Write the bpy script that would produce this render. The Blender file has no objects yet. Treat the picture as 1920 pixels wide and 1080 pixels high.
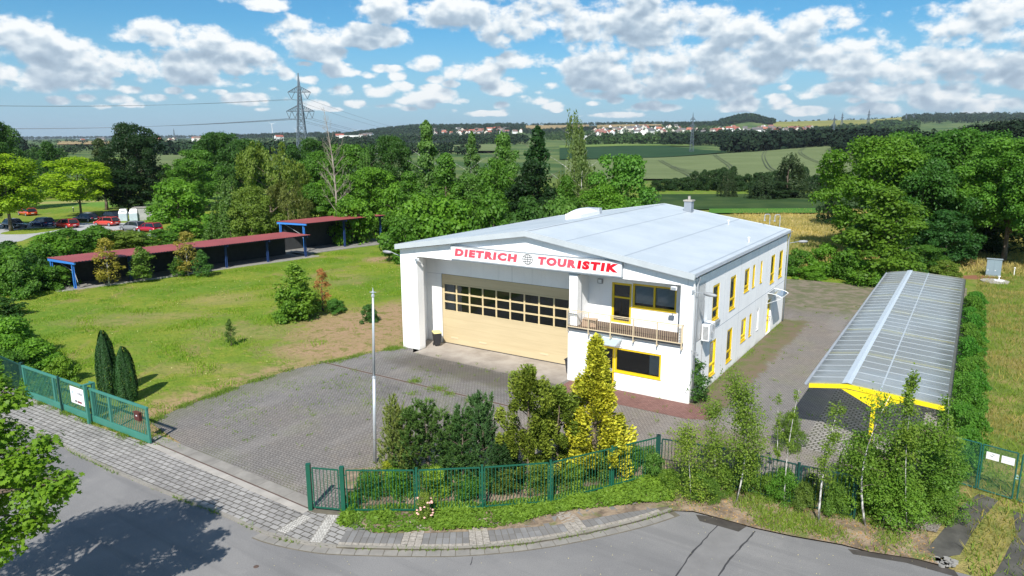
import bpy, bmesh, math, random
import numpy as np
from mathutils import Vector, Matrix, noise as mn
random.seed(7); RNG = np.random.default_rng(7)
SC = bpy.context.scene
COL = SC.collection
R = math.radians

# ------------------------------------------------------------------ camera
CH = 14.0; CF = 1323.3; CP = 0.2035; CR = 0.004
cp_, sp_ = math.cos(CP), math.sin(CP); cr_, sr_ = math.cos(CR), math.sin(CR)
cam_d = bpy.data.cameras.new('camera'); cam = bpy.data.objects.new('camera', cam_d); COL.objects.link(cam)
cam_d.sensor_width = 36.0; cam_d.lens = 36.0 * CF / 1920.0
cam_d.clip_start = 0.5; cam_d.clip_end = 40000
_r = Vector((1, 0, 0)); _u = Vector((0, sp_, cp_)); _f = Vector((0, cp_, -sp_))
_r2 = _r * cr_ - _u * sr_; _u2 = _r * sr_ + _u * cr_
cam.matrix_world = Matrix(((_r2.x, _u2.x, -_f.x, 0), (_r2.y, _u2.y, -_f.y, 0), (_r2.z, _u2.z, -_f.z, CH), (0, 0, 0, 1)))
SC.camera = cam

def ray(px, py):
    X = (px - 960) / CF; Y = (540 - py) / CF
    X, Y = X * cr_ + Y * sr_, -X * sr_ + Y * cr_
    return (X, cp_ + Y * sp_, -sp_ + Y * cp_)
def g(px, py, z=0.0):                       # where the line of sight meets height z
    d = ray(px, py); t = (z - CH) / d[2]
    return (d[0] * t, d[1] * t, z)
def htop(px, py, D):                        # height of the line of sight at distance D
    d = ray(px, py); return CH + d[2] / d[1] * D
def colx(px, D, z=0.0):
    d = ray(px, 540); return (px - 960) / CF * (D * cp_ + (CH - z) * sp_)
def topix(x, y, z):
    zz = z - CH; d = y * cp_ - zz * sp_; u = y * sp_ + zz * cp_
    X, Y = x / d, u / d; X, Y = X * cr_ - Y * sr_, X * sr_ + Y * cr_
    return 960 + CF * X, 540 - CF * Y

# ------------------------------------------------------------------ light
SUN_AZ = R(11.0); SUN_EL = R(44.5)          # shadows run away from the viewer, 11 degrees to the right
sl = bpy.data.lights.new('sun', 'SUN'); sl.energy = 4.6; sl.angle = R(0.53); sl.color = (1.0, 0.955, 0.89)
sun = bpy.data.objects.new('sun', sl); COL.objects.link(sun)
sdir = Vector((math.sin(SUN_AZ) * math.cos(SUN_EL), math.cos(SUN_AZ) * math.cos(SUN_EL), -math.sin(SUN_EL)))
sun.rotation_euler = sdir.to_track_quat('-Z', 'Y').to_euler(); sun.location = (-20, -60, 80)
vs = SC.view_settings; vs.view_transform = 'Standard'; vs.look = 'None'; vs.gamma = 1.0; vs.exposure = 0.56
vs.use_curve_mapping = False
SC.cycles.max_bounces = 6; SC.cycles.diffuse_bounces = 3; SC.cycles.transparent_max_bounces = 12
SC.cycles.glossy_bounces = 3; SC.cycles.transmission_bounces = 4

W = bpy.data.worlds.new('World'); SC.world = W; W.use_nodes = True

class NT:
    """tiny helper round a node tree"""
    def __init__(s, tree): s.t = tree; s.n = tree.nodes; s.l = tree.links
    def node(s, typ, **kw):
        n = s.n.new(typ)
        for k, v in kw.items():
            if k[0] == '_': n.inputs[int(k[1:])].default_value = v
            else: setattr(n, k, v)
        return n
    def put(s, sock, v):
        if isinstance(v, bpy.types.NodeSocket): s.l.new(v, sock)
        elif v is not None:
            try: sock.default_value = v
            except Exception:
                sock.default_value = tuple(v) + (1.0,) if len(v) == 3 else v
    def m(s, op, a, b=None, c=None, clamp=False):
        n = s.n.new('ShaderNodeMath'); n.operation = op; n.use_clamp = clamp
        s.put(n.inputs[0], a)
        if b is not None: s.put(n.inputs[1], b)
        if c is not None: s.put(n.inputs[2], c)
        return n.outputs[0]
    def v(s, op, a, b=None, sc=None):
        n = s.n.new('ShaderNodeVectorMath'); n.operation = op
        s.put(n.inputs[0], a)
        if b is not None: s.put(n.inputs[1], b)
        if sc is not None: s.put(n.inputs[3], sc)
        return n.outputs['Value'] if op in ('LENGTH', 'DOT_PRODUCT', 'DISTANCE') else n.outputs[0]
    def mix(s, f, a, b, blend='MIX'):
        n = s.n.new('ShaderNodeMix'); n.data_type = 'RGBA'; n.blend_type = blend; n.clamp_factor = True
        s.put(n.inputs[0], f)
        for i, q in ((6, a), (7, b)):
            if isinstance(q, bpy.types.NodeSocket): s.l.new(q, n.inputs[i])
            else: n.inputs[i].default_value = tuple(q)[:3] + (1.0,)
        return n.outputs[2]
    def ramp(s, f, stops, interp='LINEAR'):
        n = s.n.new('ShaderNodeValToRGB'); n.color_ramp.interpolation = interp
        el = n.color_ramp.elements
        while len(el) < len(stops): el.new(0.5)
        for e, (p, c) in zip(el, stops):
            e.position = p
            e.color = (c, c, c, 1) if isinstance(c, (int, float)) else tuple(c)[:3] + (1,)
        s.l.new(f, n.inputs[0]); return n.outputs[0]
    def ss(s, x, a, b):                     # smoothstep
        n = s.n.new('ShaderNodeMapRange'); n.interpolation_type = 'SMOOTHSTEP'
        s.put(n.inputs[0], x); n.inputs[1].default_value = a; n.inputs[2].default_value = b
        return n.outputs[0]
    def noise(s, vec, scale, detail=3, rough=0.55, dist=0.0, out=0):
        n = s.n.new('ShaderNodeTexNoise'); s.put(n.inputs['Vector'], vec)
        n.inputs['Scale'].default_value = scale; n.inputs['Detail'].default_value = detail
        n.inputs['Roughness'].default_value = rough; n.inputs['Distortion'].default_value = dist
        return n.outputs[out]
    def sep(s, vec):
        n = s.n.new('ShaderNodeSeparateXYZ'); s.l.new(vec, n.inputs[0]); return n.outputs
    def comb(s, x, y, z=0.0):
        n = s.n.new('ShaderNodeCombineXYZ'); s.put(n.inputs[0], x); s.put(n.inputs[1], y); s.put(n.inputs[2], z); return n.outputs[0]

def build_sky():
    k = NT(W.node_tree); k.n.clear()
    out = k.node('ShaderNodeOutputWorld')
    sky = k.node('ShaderNodeTexSky'); sky.sky_type = 'NISHITA'; sky.sun_disc = False
    sky.sun_elevation = SUN_EL
    sd = -sdir                                # towards the sun
    sky.sun_rotation = math.atan2(sd.x, sd.y)
    sky.altitude = 300; sky.air_density = 1.0; sky.dust_density = 0.6; sky.ozone_density = 1.6
    tint = k.mix(1.0, sky.outputs[0], (0.52, 0.88, 1.06), 'MULTIPLY')
    hsv = k.node('ShaderNodeHueSaturation'); hsv.inputs['Saturation'].default_value = 1.10; k.l.new(tint, hsv.inputs['Color'])
    tc = k.node('ShaderNodeTexCoord'); oz = k.sep(tc.outputs['Generated'])[2]
    hz = k.mix(k.m('MULTIPLY', k.ss(oz, 0.16, -0.01), 0.80), hsv.outputs[0], (3.7, 5.3, 7.2))
    bg = k.node('ShaderNodeBackground'); k.l.new(hz, bg.inputs[0]); bg.inputs[1].default_value = 0.074
    # direction -> azimuth / elevation in degrees
    tc = k.node('ShaderNodeTexCoord')
    o = k.sep(tc.outputs['Generated'])
    az = k.m('MULTIPLY', k.m('ARCTAN2', o[0], o[1]), 57.2958)
    el = k.m('MULTIPLY', k.m('ARCSINE', o[2]), 57.2958)
    P = k.comb(az, el, 0.0)
    sh = k.v('MULTIPLY', P, (1.0, 1.5, 1.0)); up = (0.15, 1.1, 0.0)
    def n2d(Q, scale, det, rough=.6, out=0):
        n = k.n.new('ShaderNodeTexNoise'); n.noise_dimensions = '2D'; k.put(n.inputs['Vector'], Q); n.inputs['Scale'].default_value = scale; n.inputs['Detail'].default_value = det; n.inputs['Roughness'].default_value = rough; return n.outputs[out]
    wrp = k.v('MULTIPLY', n2d(sh, 1.3, 2, out=1), (0.9, 0.9, 0))
    def fld(Q, det):
        vo = k.node('ShaderNodeTexVoronoi'); vo.voronoi_dimensions = '2D'; vo.feature = 'F1'; vo.inputs['Scale'].default_value = 0.85
        k.put(vo.inputs['Vector'], k.v('ADD', Q, wrp))
        return k.m('ADD', k.m('MULTIPLY', k.m('SUBTRACT', n2d(Q, 0.24, det, .60), 0.560), 3.1), k.m('MULTIPLY', k.m('SUBTRACT', 0.45, vo.outputs['Distance']), 0.38))
    n1 = fld(sh, 7); n2 = fld(k.v('ADD', sh, (0.15, 0.75, 0.0)), 3)
    nw = n2d(sh, 0.16, 3, 0.5)
    blobs = [(40,70,85,38,1),(110,100,100,40,1),(50,138,150,26,.95),(240,62,50,18,.9),(320,62,85,26,1),(330,120,120,34,1),(440,115,90,38,1),
      (250,112,90,24,.9),(400,148,140,16,.9),(575,62,72,36,1),(700,66,90,26,1),(600,98,70,12,.9),(720,12,62,30,1),(830,22,80,34,1),(480,4,70,10,.9),
      (795,114,34,19,1),(895,132,62,25,1),(950,162,82,17,1),(635,128,36,17,.9),(536,139,18,10,.9),(1000,28,150,48,1),(1150,48,190,62,1),
      (1260,90,220,60,1),(1350,60,130,52,1),(1420,105,160,58,1),(1530,42,80,32,1),(1600,98,140,48,1),(1700,118,140,40,1),(1790,104,90,26,1),
      (1120,120,110,30,1),(1830,50,110,40,1),(1890,26,70,38,1),(1905,140,50,22,1),(1130,147,96,24,1),(995,110,66,20,.95),(1270,164,66,22,1),
      (1350,172,60,13,.9),(1590,165,110,16,.9),(1710,170,110,20,.95),(820,178,60,11,.9),(460,183,78,10,.9),(705,170,44,9,.8),(1240,200,60,7,.8),
      (1380,195,56,12,.9),(1461,191,24,10,1),(1640,202,70,10,.85),(1000,186,46,8,.85),(1750,190,60,12,.9),(1870,196,60,12,.9),(640,168,34,11,.9),
      (410,172,24,6,.8),(1115,178,60,9,.8),(1160,215,70,5,.7),(1520,205,60,7,.7),(915,212,50,5,.6),(720,198,50,5,.6)]
    BL = []
    for (px, py, rx, ry, w) in blobs:
        d = ray(px, py); L = math.sqrt(sum(q * q for q in d))
        if ry < 26 and rx < 115: w = w + .12; rx *= .95
        if ry < 13: w = w + .08; ry *= 1.25
        BL.append((math.degrees(math.atan2(d[0], d[1])), math.degrees(math.asin(d[2] / L)), math.degrees(rx / CF) * 1.12, math.degrees(ry / CF) * 1.22, w))
    def vma(v, m_, a_):
        n = k.n.new('ShaderNodeVectorMath'); n.operation = 'MULTIPLY_ADD'; k.put(n.inputs[0], v); n.inputs[1].default_value = m_; n.inputs[2].default_value = a_; return n.outputs[0]
    def cover(dx, dy):
        D = None
        for ca, ce, a2, e2, w in BL:
            a3 = a2 * math.sqrt(w); e3 = e2 * math.sqrt(w)
            q = vma(P, (1 / a3, 1 / e3, 0), (-(ca - dx) / a3, -(ce - dy - .1 * e2) / e3, 0)); b = k.v('DOT_PRODUCT', q, q)
            D = b if D is None else k.m('MINIMUM', D, b)
        return k.m('SUBTRACT', 1.0, D)
    # clouds elsewhere in the sky, never in the stretch described above
    gen = k.m('MULTIPLY', k.m('SUBTRACT', nw, 0.54), 5.0)
    away = k.m('MAXIMUM', k.ss(k.m('ABSOLUTE', az), 36.0, 42.0), k.ss(el, 12.0, 17.0))
    gen = k.m('SUBTRACT', k.m('MULTIPLY', gen, away), k.m('MULTIPLY', k.m('SUBTRACT', 1.0, away), 4.0))
    # rows of small far cumulus low over the horizon
    vb = k.node('ShaderNodeTexVoronoi'); vb.voronoi_dimensions = '2D'; vb.inputs['Scale'].default_value = 0.42; vb.inputs['Randomness'].default_value = 0.9
    k.put(vb.inputs['Vector'], k.v('MULTIPLY', P, (1.0, 2.6, 1.0)))
    band = k.m('MULTIPLY', k.ss(el, 1.7, 2.6), k.ss(el, 7.6, 5.6))
    small = k.m('SUBTRACT', k.m('MULTIPLY', k.m('SUBTRACT', 0.54, vb.outputs['Distance']), 2.1), k.m('MULTIPLY', k.m('SUBTRACT', 1.0, band), 3.0))
    D = k.m('MAXIMUM', k.m('MAXIMUM', k.m('MAXIMUM', cover(0, 0), gen), small), -1.4)
    Du = k.m('MAXIMUM', cover(0.2, 1.0), -1.4)
    D = k.m('SUBTRACT', D, k.m('MULTIPLY', k.m('MINIMUM', k.m('MAXIMUM', k.m('SUBTRACT', Du, D), 0.0), 1.5), 0.55))
    dens = k.m('ADD', D, n1); densu = k.m('ADD', Du, n2)
    mask = k.ss(dens, 0.0, 0.62)
    low = k.ss(el, 0.2, 2.6)
    mask = k.m('MULTIPLY', mask, k.m('MULTIPLY_ADD', low, 0.40, 0.58))
    thick = k.ss(densu, -0.25, 1.15)                     # how much cloud lies above
    shade = k.m('SUBTRACT', 1.0, k.m('MULTIPLY', thick, 0.58))
    shade = k.m('ADD', shade, k.m('MULTIPLY', k.m('SUBTRACT', n1, n2), 0.30), clamp=True)
    big = k.ss(k.m('ABSOLUTE', k.m('SUBTRACT', az, 7.0)), 13.0, 5.0); hi = k.ss(el, 8.5, 12.0)
    shade = k.m('SUBTRACT', shade, k.m('MULTIPLY', k.m('MULTIPLY', big, hi), 0.28), clamp=True)
    cc = k.ramp(shade, [(0.0, (0.23, 0.31, 0.42)), (0.40, (0.44, 0.55, 0.66)), (0.70, (0.74, 0.82, 0.88)), (0.95, (0.98, 1.0, 1.0))])
    cb = k.node('ShaderNodeBackground'); k.l.new(cc, cb.inputs[0]); cb.inputs[1].default_value = 0.72
    mx = k.node('ShaderNodeMixShader'); k.l.new(mask, mx.inputs[0]); k.l.new(bg.outputs[0], mx.inputs[1]); k.l.new(cb.outputs[0], mx.inputs[2])
    k.l.new(mx.outputs[0], out.inputs[0])
    W.cycles.sampling_method = 'MANUAL'; W.cycles.sample_map_resolution = 512
build_sky()

# ------------------------------------------------------------------ building blocks
def tag(o, label=None, cat=None, group=None, kind=None):
    if label: o['label'] = label
    if cat: o['category'] = cat
    if group: o['group'] = group
    if kind: o['kind'] = kind
    return o
def empty(name, loc=(0, 0, 0), rz=0.0, label=None, cat=None, group=None):
    o = bpy.data.objects.new(name, None); COL.objects.link(o); o.location = loc; o.rotation_euler = (0, 0, rz)
    o.empty_display_size = 0.3
    return tag(o, label, cat, group)
def copy_tree(o, parent=None):
    c = o.copy(); COL.objects.link(c)
    if parent: c.parent = parent
    for ch in list(o.children): copy_tree(ch, c)
    return c

class MB:
    def __init__(s): s.v = []; s.f = []; s.mi = []
    def add(s, vs_, fs, mi=0):
        b = len(s.v); s.v.extend([tuple(p) for p in vs_]); s.f.extend([tuple(b + i for i in f) for f in fs]); s.mi.extend([mi] * len(fs))
        return s
    def box(s, x0, x1, y0, y1, z0, z1, mi=0, mp=None):
        P = [(x, y, z) for z in (z0, z1) for y in (y0, y1) for x in (x0, x1)]
        if mp: P = [mp(*p) for p in P]
        return s.add(P, [(0, 2, 3, 1), (4, 5, 7, 6), (0, 1, 5, 4), (2, 6, 7, 3), (0, 4, 6, 2), (1, 3, 7, 5)], mi)
    def beam(s, a, b, w, h=None, mi=0, up=(0, 0, 1)):     # bar of rectangular section from a to b
        h = h or w; a = Vector(a); b = Vector(b); d = (b - a).normalized(); up = Vector(up)
        if abs(d.dot(up)) > 0.98: up = Vector((0, 1, 0))
        r = d.cross(up).normalized(); u = r.cross(d).normalized()
        P = [q + r * (sx * w / 2) + u * (sy * h / 2) for q in (a, b) for sx, sy in ((-1, -1), (1, -1), (1, 1), (-1, 1))]
        return s.add(P, [(0, 1, 2, 3), (7, 6, 5, 4), (0, 4, 5, 1), (1, 5, 6, 2), (2, 6, 7, 3), (3, 7, 4, 0)], mi)
    def tube(s, pts, rad, n=8, mi=0, caps=True):
        pts = [Vector(p) for p in pts]; m = len(pts)
        if not hasattr(rad, '__len__'): rad = [rad] * m
        P = []; ref = None
        for i, p in enumerate(pts):
            d = (pts[min(i + 1, m - 1)] - pts[max(i - 1, 0)])
            d = d.normalized() if d.length > 1e-9 else Vector((0, 0, 1))
            if ref is None:
                ref = Vector((1, 0, 0)) if abs(d.x) < 0.8 else Vector((0, 1, 0))
            r = (ref - d * ref.dot(d)).normalized(); u = d.cross(r); ref = r
            for k in range(n):
                a = 2 * math.pi * k / n
                P.append(p + r * (math.cos(a) * rad[i]) + u * (math.sin(a) * rad[i]))
        F = [(i * n + k, i * n + (k + 1) % n, (i + 1) * n + (k + 1) % n, (i + 1) * n + k) for i in range(m - 1) for k in range(n)]
        if caps: F += [tuple(range(n - 1, -1, -1)), tuple((m - 1) * n + k for k in range(n))]
        return s.add(P, F, mi)
    def lathe(s, prof, c=(0, 0, 0), n=16, mi=0):          # prof [(r, z)]
        P = [(c[0] + r * math.cos(2 * math.pi * k / n), c[1] + r * math.sin(2 * math.pi * k / n), c[2] + z) for r, z in prof for k in range(n)]
        m = len(prof)
        F = [(i * n + k, i * n + (k + 1) % n, (i + 1) * n + (k + 1) % n, (i + 1) * n + k) for i in range(m - 1) for k in range(n)]
        F += [tuple(range(n - 1, -1, -1)), tuple((m - 1) * n + k for k in range(n))]
        return s.add(P, F, mi)
    def prism(s, poly, z0, z1, mi=0, mp=None):            # poly [(x, y)]
        n = len(poly); P = [(x, y, z0) for x, y in poly] + [(x, y, z1) for x, y in poly]
        if mp: P = [mp(*p) for p in P]
        F = [tuple(range(n - 1, -1, -1)), tuple(range(n, 2 * n))] + [(i, (i + 1) % n, n + (i + 1) % n, n + i) for i in range(n)]
        return s.add(P, F, mi)
    def build(s, name, mats, parent=None, smooth=False, bevel=0.0):
        me = bpy.data.meshes.new(name); me.from_pydata(s.v, [], s.f); me.update()
        if not isinstance(mats, (list, tuple)): mats = [mats]
        for m in mats: me.materials.append(m)
        if len(mats) > 1: me.polygons.foreach_set('material_index', s.mi)
        bm = bmesh.new(); bm.from_mesh(me); bmesh.ops.recalc_face_normals(bm, faces=bm.faces)
        bm.to_mesh(me); bm.free()
        if smooth: me.polygons.foreach_set('use_smooth', [True] * len(me.polygons))
        o = bpy.data.objects.new(name, me); COL.objects.link(o)
        if parent is not None: o.parent = parent
        if bevel > 0:
            md = o.modifiers.new('bevel', 'BEVEL'); md.width = bevel; md.segments = 2; md.limit_method = 'ANGLE'
        return o

def catmull(pts, n=8):
    out = []; P = [pts[0]] + list(pts) + [pts[-1]]
    for i in range(1, len(P) - 2):
        p0, p1, p2, p3 = [np.array(q, float) for q in P[i - 1:i + 3]]
        for k in range(n):
            t = k / n
            out.append(0.5 * ((2 * p1) + (-p0 + p2) * t + (2 * p0 - 5 * p1 + 4 * p2 - p3) * t * t + (-p0 + 3 * p1 - 3 * p2 + p3) * t ** 3))
    out.append(np.array(pts[-1], float)); return out
def resample(pts, step):
    pts = [np.array(p, float) for p in pts]; L = [0]
    for a, b in zip(pts, pts[1:]): L.append(L[-1] + np.linalg.norm(b - a))
    n = max(1, int(round(L[-1] / step))); out = []
    for k in range(n + 1):
        t = L[-1] * k / n; i = min(max(np.searchsorted(L, t) - 1, 0), len(pts) - 2)
        w = (t - L[i]) / max(L[i + 1] - L[i], 1e-9); out.append(pts[i] * (1 - w) + pts[i + 1] * w)
    return out
def inpoly(x, y, poly):
    x = np.asarray(x); y = np.asarray(y); c = np.zeros(x.shape, bool); n = len(poly)
    for i in range(n):
        x0, y0 = poly[i][:2]; x1, y1 = poly[(i + 1) % n][:2]
        if y0 == y1: continue
        m = ((y0 > y) != (y1 > y)) & (x < (x1 - x0) * (y - y0) / (y1 - y0) + x0)
        c ^= m
    return c

# ------------------------------------------------------------------ materials
def mat(name):
    m = bpy.data.materials.new(name); m.use_nodes = True; k = NT(m.node_tree)
    b = k.n['Principled BSDF']; return m, k, b
def simple(name, col, rough=0.6, metal=0.0, var=0.12, scale=3.0, bump=0.0, spec=0.5, coat=0.0):
    m, k, b = mat(name)
    tc = k.node('ShaderNodeTexCoord').outputs['Object']
    n = k.noise(tc, scale, 4, 0.6)
    c = k.mix(k.m('MULTIPLY_ADD', n, 1.6, -0.3, clamp=True), [q * (1 - var) for q in col], [min(1, q * (1 + var)) for q in col])
    k.l.new(c, b.inputs['Base Color']); b.inputs['Roughness'].default_value = rough; b.inputs['Metallic'].default_value = metal
    b.inputs['Specular IOR Level'].default_value = spec; b.inputs['Coat Weight'].default_value = coat
    if bump:
        bp = k.node('ShaderNodeBump'); bp.inputs['Strength'].default_value = bump; bp.inputs['Distance'].default_value = 0.02
        k.l.new(k.noise(tc, scale * 8, 3, 0.6), bp.inputs['Height']); k.l.new(bp.outputs[0], b.inputs['Normal'])
    return m
M = {}
def bumpit(k, b, h, strength=0.5, dist=0.02):
    bp = k.node('ShaderNodeBump'); bp.inputs['Strength'].default_value = strength; bp.inputs['Distance'].default_value = dist
    k.l.new(h, bp.inputs['Height']); k.l.new(bp.outputs[0], b.inputs['Normal'])

def foliage_mat(name, rough=0.5, trans=0.44):
    m, k, b = mat(name)
    oi = k.node('ShaderNodeObjectInfo')
    at = k.node('ShaderNodeAttribute', attribute_name='tint')
    tc = k.node('ShaderNodeTexCoord').outputs['Object']
    n = k.noise(tc, 2.4, 2, 0.5)
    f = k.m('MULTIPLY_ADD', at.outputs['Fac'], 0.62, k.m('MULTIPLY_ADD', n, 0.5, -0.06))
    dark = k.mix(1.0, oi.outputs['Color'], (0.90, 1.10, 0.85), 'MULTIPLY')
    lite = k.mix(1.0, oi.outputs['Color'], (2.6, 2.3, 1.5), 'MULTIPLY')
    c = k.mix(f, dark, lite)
    k.l.new(c, b.inputs['Base Color']); b.inputs['Roughness'].default_value = rough; b.inputs['Specular IOR Level'].default_value = 0.25
    tr = k.node('ShaderNodeBsdfTranslucent'); k.l.new(k.mix(1.0, c, (1.15, 1.25, 0.55), 'MULTIPLY'), tr.inputs[0])
    mx = k.node('ShaderNodeMixShader'); mx.inputs[0].default_value = trans
    k.l.new(b.outputs[0], mx.inputs[1]); k.l.new(tr.outputs[0], mx.inputs[2]); k.l.new(mx.outputs[0], k.n['Material Output'].inputs[0])
    return m
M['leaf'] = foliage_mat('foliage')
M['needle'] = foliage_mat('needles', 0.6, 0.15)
def bark_mat(name, c1, c2, scale=6):
    m, k, b = mat(name); tc = k.node('ShaderNodeTexCoord').outputs['Object']
    n = k.noise(k.v('MULTIPLY', tc, (1, 1, 0.35)), scale, 4, 0.65)
    k.l.new(k.mix(k.ss(n, 0.42, 0.62), c1, c2), b.inputs['Base Color']); b.inputs['Roughness'].default_value = 0.9
    bumpit(k, b, n, 0.6, 0.03); return m
M['bark'] = bark_mat('bark', (0.10, 0.075, 0.055), (0.20, 0.16, 0.12))
M['birch'] = bark_mat('birch_bark', (0.16, 0.15, 0.14), (0.66, 0.64, 0.60), 9)
M['deadwood'] = bark_mat('dead_bark', (0.24, 0.20, 0.16), (0.36, 0.31, 0.26), 5)
# ------------------------------------------------------------------ terrain
TC = [-900, -200, 0, 300, 600, 800, 1000, 1200, 1400, 1600, 1750, 1920, 2700]
TD = [120, 160, 200, 260, 400, 560, 700, 960, 1200, 1600, 2200, 2800, 3500, 6000, 9000, 14000]
_fl = lambda D: 267 + 14.0 / D * CF * 1.0
def _row(*v): return list(v)
TT = [None, None, None, None,
      _row(308, 308, 307, 306, 310, 314, 318, 322, 320, 316, 312, 306, 300),     # 400
      _row(296, 296, 295, 294, 296, 298, 298, 300, 298, 293, 288, 280, 276),     # 560
      _row(290, 290, 288, 286, 288, 290, 292, 296, 288, 277, 270, 262, 260),     # 700
      _row(281, 281, 280, 279, 281, 281, 280, 276, 276, 272, 262, 250, 250),     # 960
      _row(276, 276, 275, 274, 276, 276, 273, 269, 268, 264, 256, 246, 246),     # 1200
      _row(270, 270, 269, 269, 268, 266, 264, 260, 257, 255, 250, 242, 242),     # 1600
      _row(265, 265, 265, 265, 262, 258, 256, 247, 246, 243, 242, 238, 238),     # 2200
      _row(263, 263, 263, 263, 258, 247, 246, 240, 239, 235, 232, 230, 230),     # 2800
      _row(261, 261, 261, 261, 256, 238, 236, 235, 234, 230, 221, 221, 221),     # 3500
      _row(259, 259, 258, 257, 256, 250, 250, 248, 244, 240, 240, 236, 236),     # 6000
      _row(257, 257, 257, 256, 254, 254, 254, 252, 250, 248, 246, 244, 244),     # 9000
      _row(262, 262, 262, 262, 260, 260, 260, 260, 258, 256, 254, 252, 252)]     # 14000
for i in range(4): TT[i] = [_fl(TD[i])] * len(TC)
TT = np.array(TT); LTD = np.log(TD)
def th(x, y):
    """ground height; flat round the yard, falling and rising beyond it"""
    x = np.asarray(x, float); y = np.asarray(y, float); D = np.clip(y, 120, 13999)
    px = 960 + CF * x / np.maximum(y * cp_ + CH * sp_, 20)
    px = np.clip(px, TC[0], TC[-1] - 1e-6)
    j = np.clip(np.searchsorted(TC, px, side='right') - 1, 0, len(TC) - 2)
    tc = np.array(TC, float); u = (px - tc[j]) / (tc[j + 1] - tc[j]); u = u * u * (3 - 2 * u)
    ld = np.log(D); i = np.clip(np.searchsorted(LTD, ld, side='right') - 1, 0, len(TD) - 2)
    w = (ld - LTD[i]) / (LTD[i + 1] - LTD[i])
    py = (TT[i, j] * (1 - u) + TT[i, j + 1] * u) * (1 - w) + (TT[i + 1, j] * (1 - u) + TT[i + 1, j + 1] * u) * w
    Y = (540 - py) / CF; z = CH + (-sp_ + Y * cp_) / (cp_ + Y * sp_) * D
    z = z + 30 * np.exp(-((px - 1398) / 40) ** 2) * np.exp(-((ld - math.log(3050)) / .13) ** 2)
    return np.where(y <= 121, 0.0, z * np.clip((y - 120) / 60, 0, 1))
def zt(x, y): return float(th(x, y))

BO = (9.587, 36.344); BYAW = -0.5798
BU = (math.cos(BYAW), math.sin(BYAW)); BV = (-math.sin(BYAW), math.cos(BYAW))
def bl(s, t, z=0.0): return (BO[0] + BU[0] * s + BV[0] * t, BO[1] + BU[1] * s + BV[1] * t, z)
def gl(px, py, z=0.0):
    p = g(px, py, z); dx, dy = p[0] - BO[0], p[1] - BO[1]
    return (dx * BU[0] + dy * BU[1], dx * BV[0] + dy * BV[1])

ROADK = [(-60, 790), (0, 792), (53, 803), (138.5, 847.7), (269, 907), (400, 957), (474, 990), (517, 1006), (590, 1021), (651, 1026), (786, 1029),
         (885, 1027), (998, 1016), (1100, 998), (1200, 975), (1262, 955)]
BEDPX = [(540, 945), (640, 880), (760, 872), (900, 870), (1050, 866), (1150, 850), (1232, 845), (1300, 880), (1700, 925), (1740, 1000), (1790, 1066), (1631, 1030), (1485, 1000), (1350, 968), (1262, 955), (1100, 995), (886, 1022), (700, 1024), (560, 1010)]
KERB = [g(*p)[:2] for p in ROADK]
KERB = [(-60, 57), (-42, 44.5)] + KERB[2:]
EDGER = [g(*p)[:2] for p in [(1300, 957), (1350, 970), (1415, 988), (1485, 1003), (1578, 1019), (1631, 1033), (1721, 1047), (1790, 1068), (1860, 1085)]]
ROADPOLY = [tuple(q) for q in KERB] + [tuple(q) for q in EDGER] + [(14, 14), (14, -25), (-70, -25)]

def blob(k, pos, cx, cy, rx, ry, rot=0.0, nz=None, amp=0.6):
    q = k.v('SUBTRACT', pos, (cx, cy, 0))
    if rot:
        c, s = math.cos(rot), math.sin(rot)
        q = k.comb(k.v('DOT_PRODUCT', q, (c, s, 0)), k.v('DOT_PRODUCT', q, (-s, c, 0)))
    q = k.v('MULTIPLY', q, (1 / rx, 1 / ry, 0)); r = k.v('LENGTH', q)
    if nz is not None: r = k.m('ADD', r, k.m('MULTIPLY', k.m('SUBTRACT', nz, 0.5), amp * 2))
    return k.ss(r, 1.15, 0.55)

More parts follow.
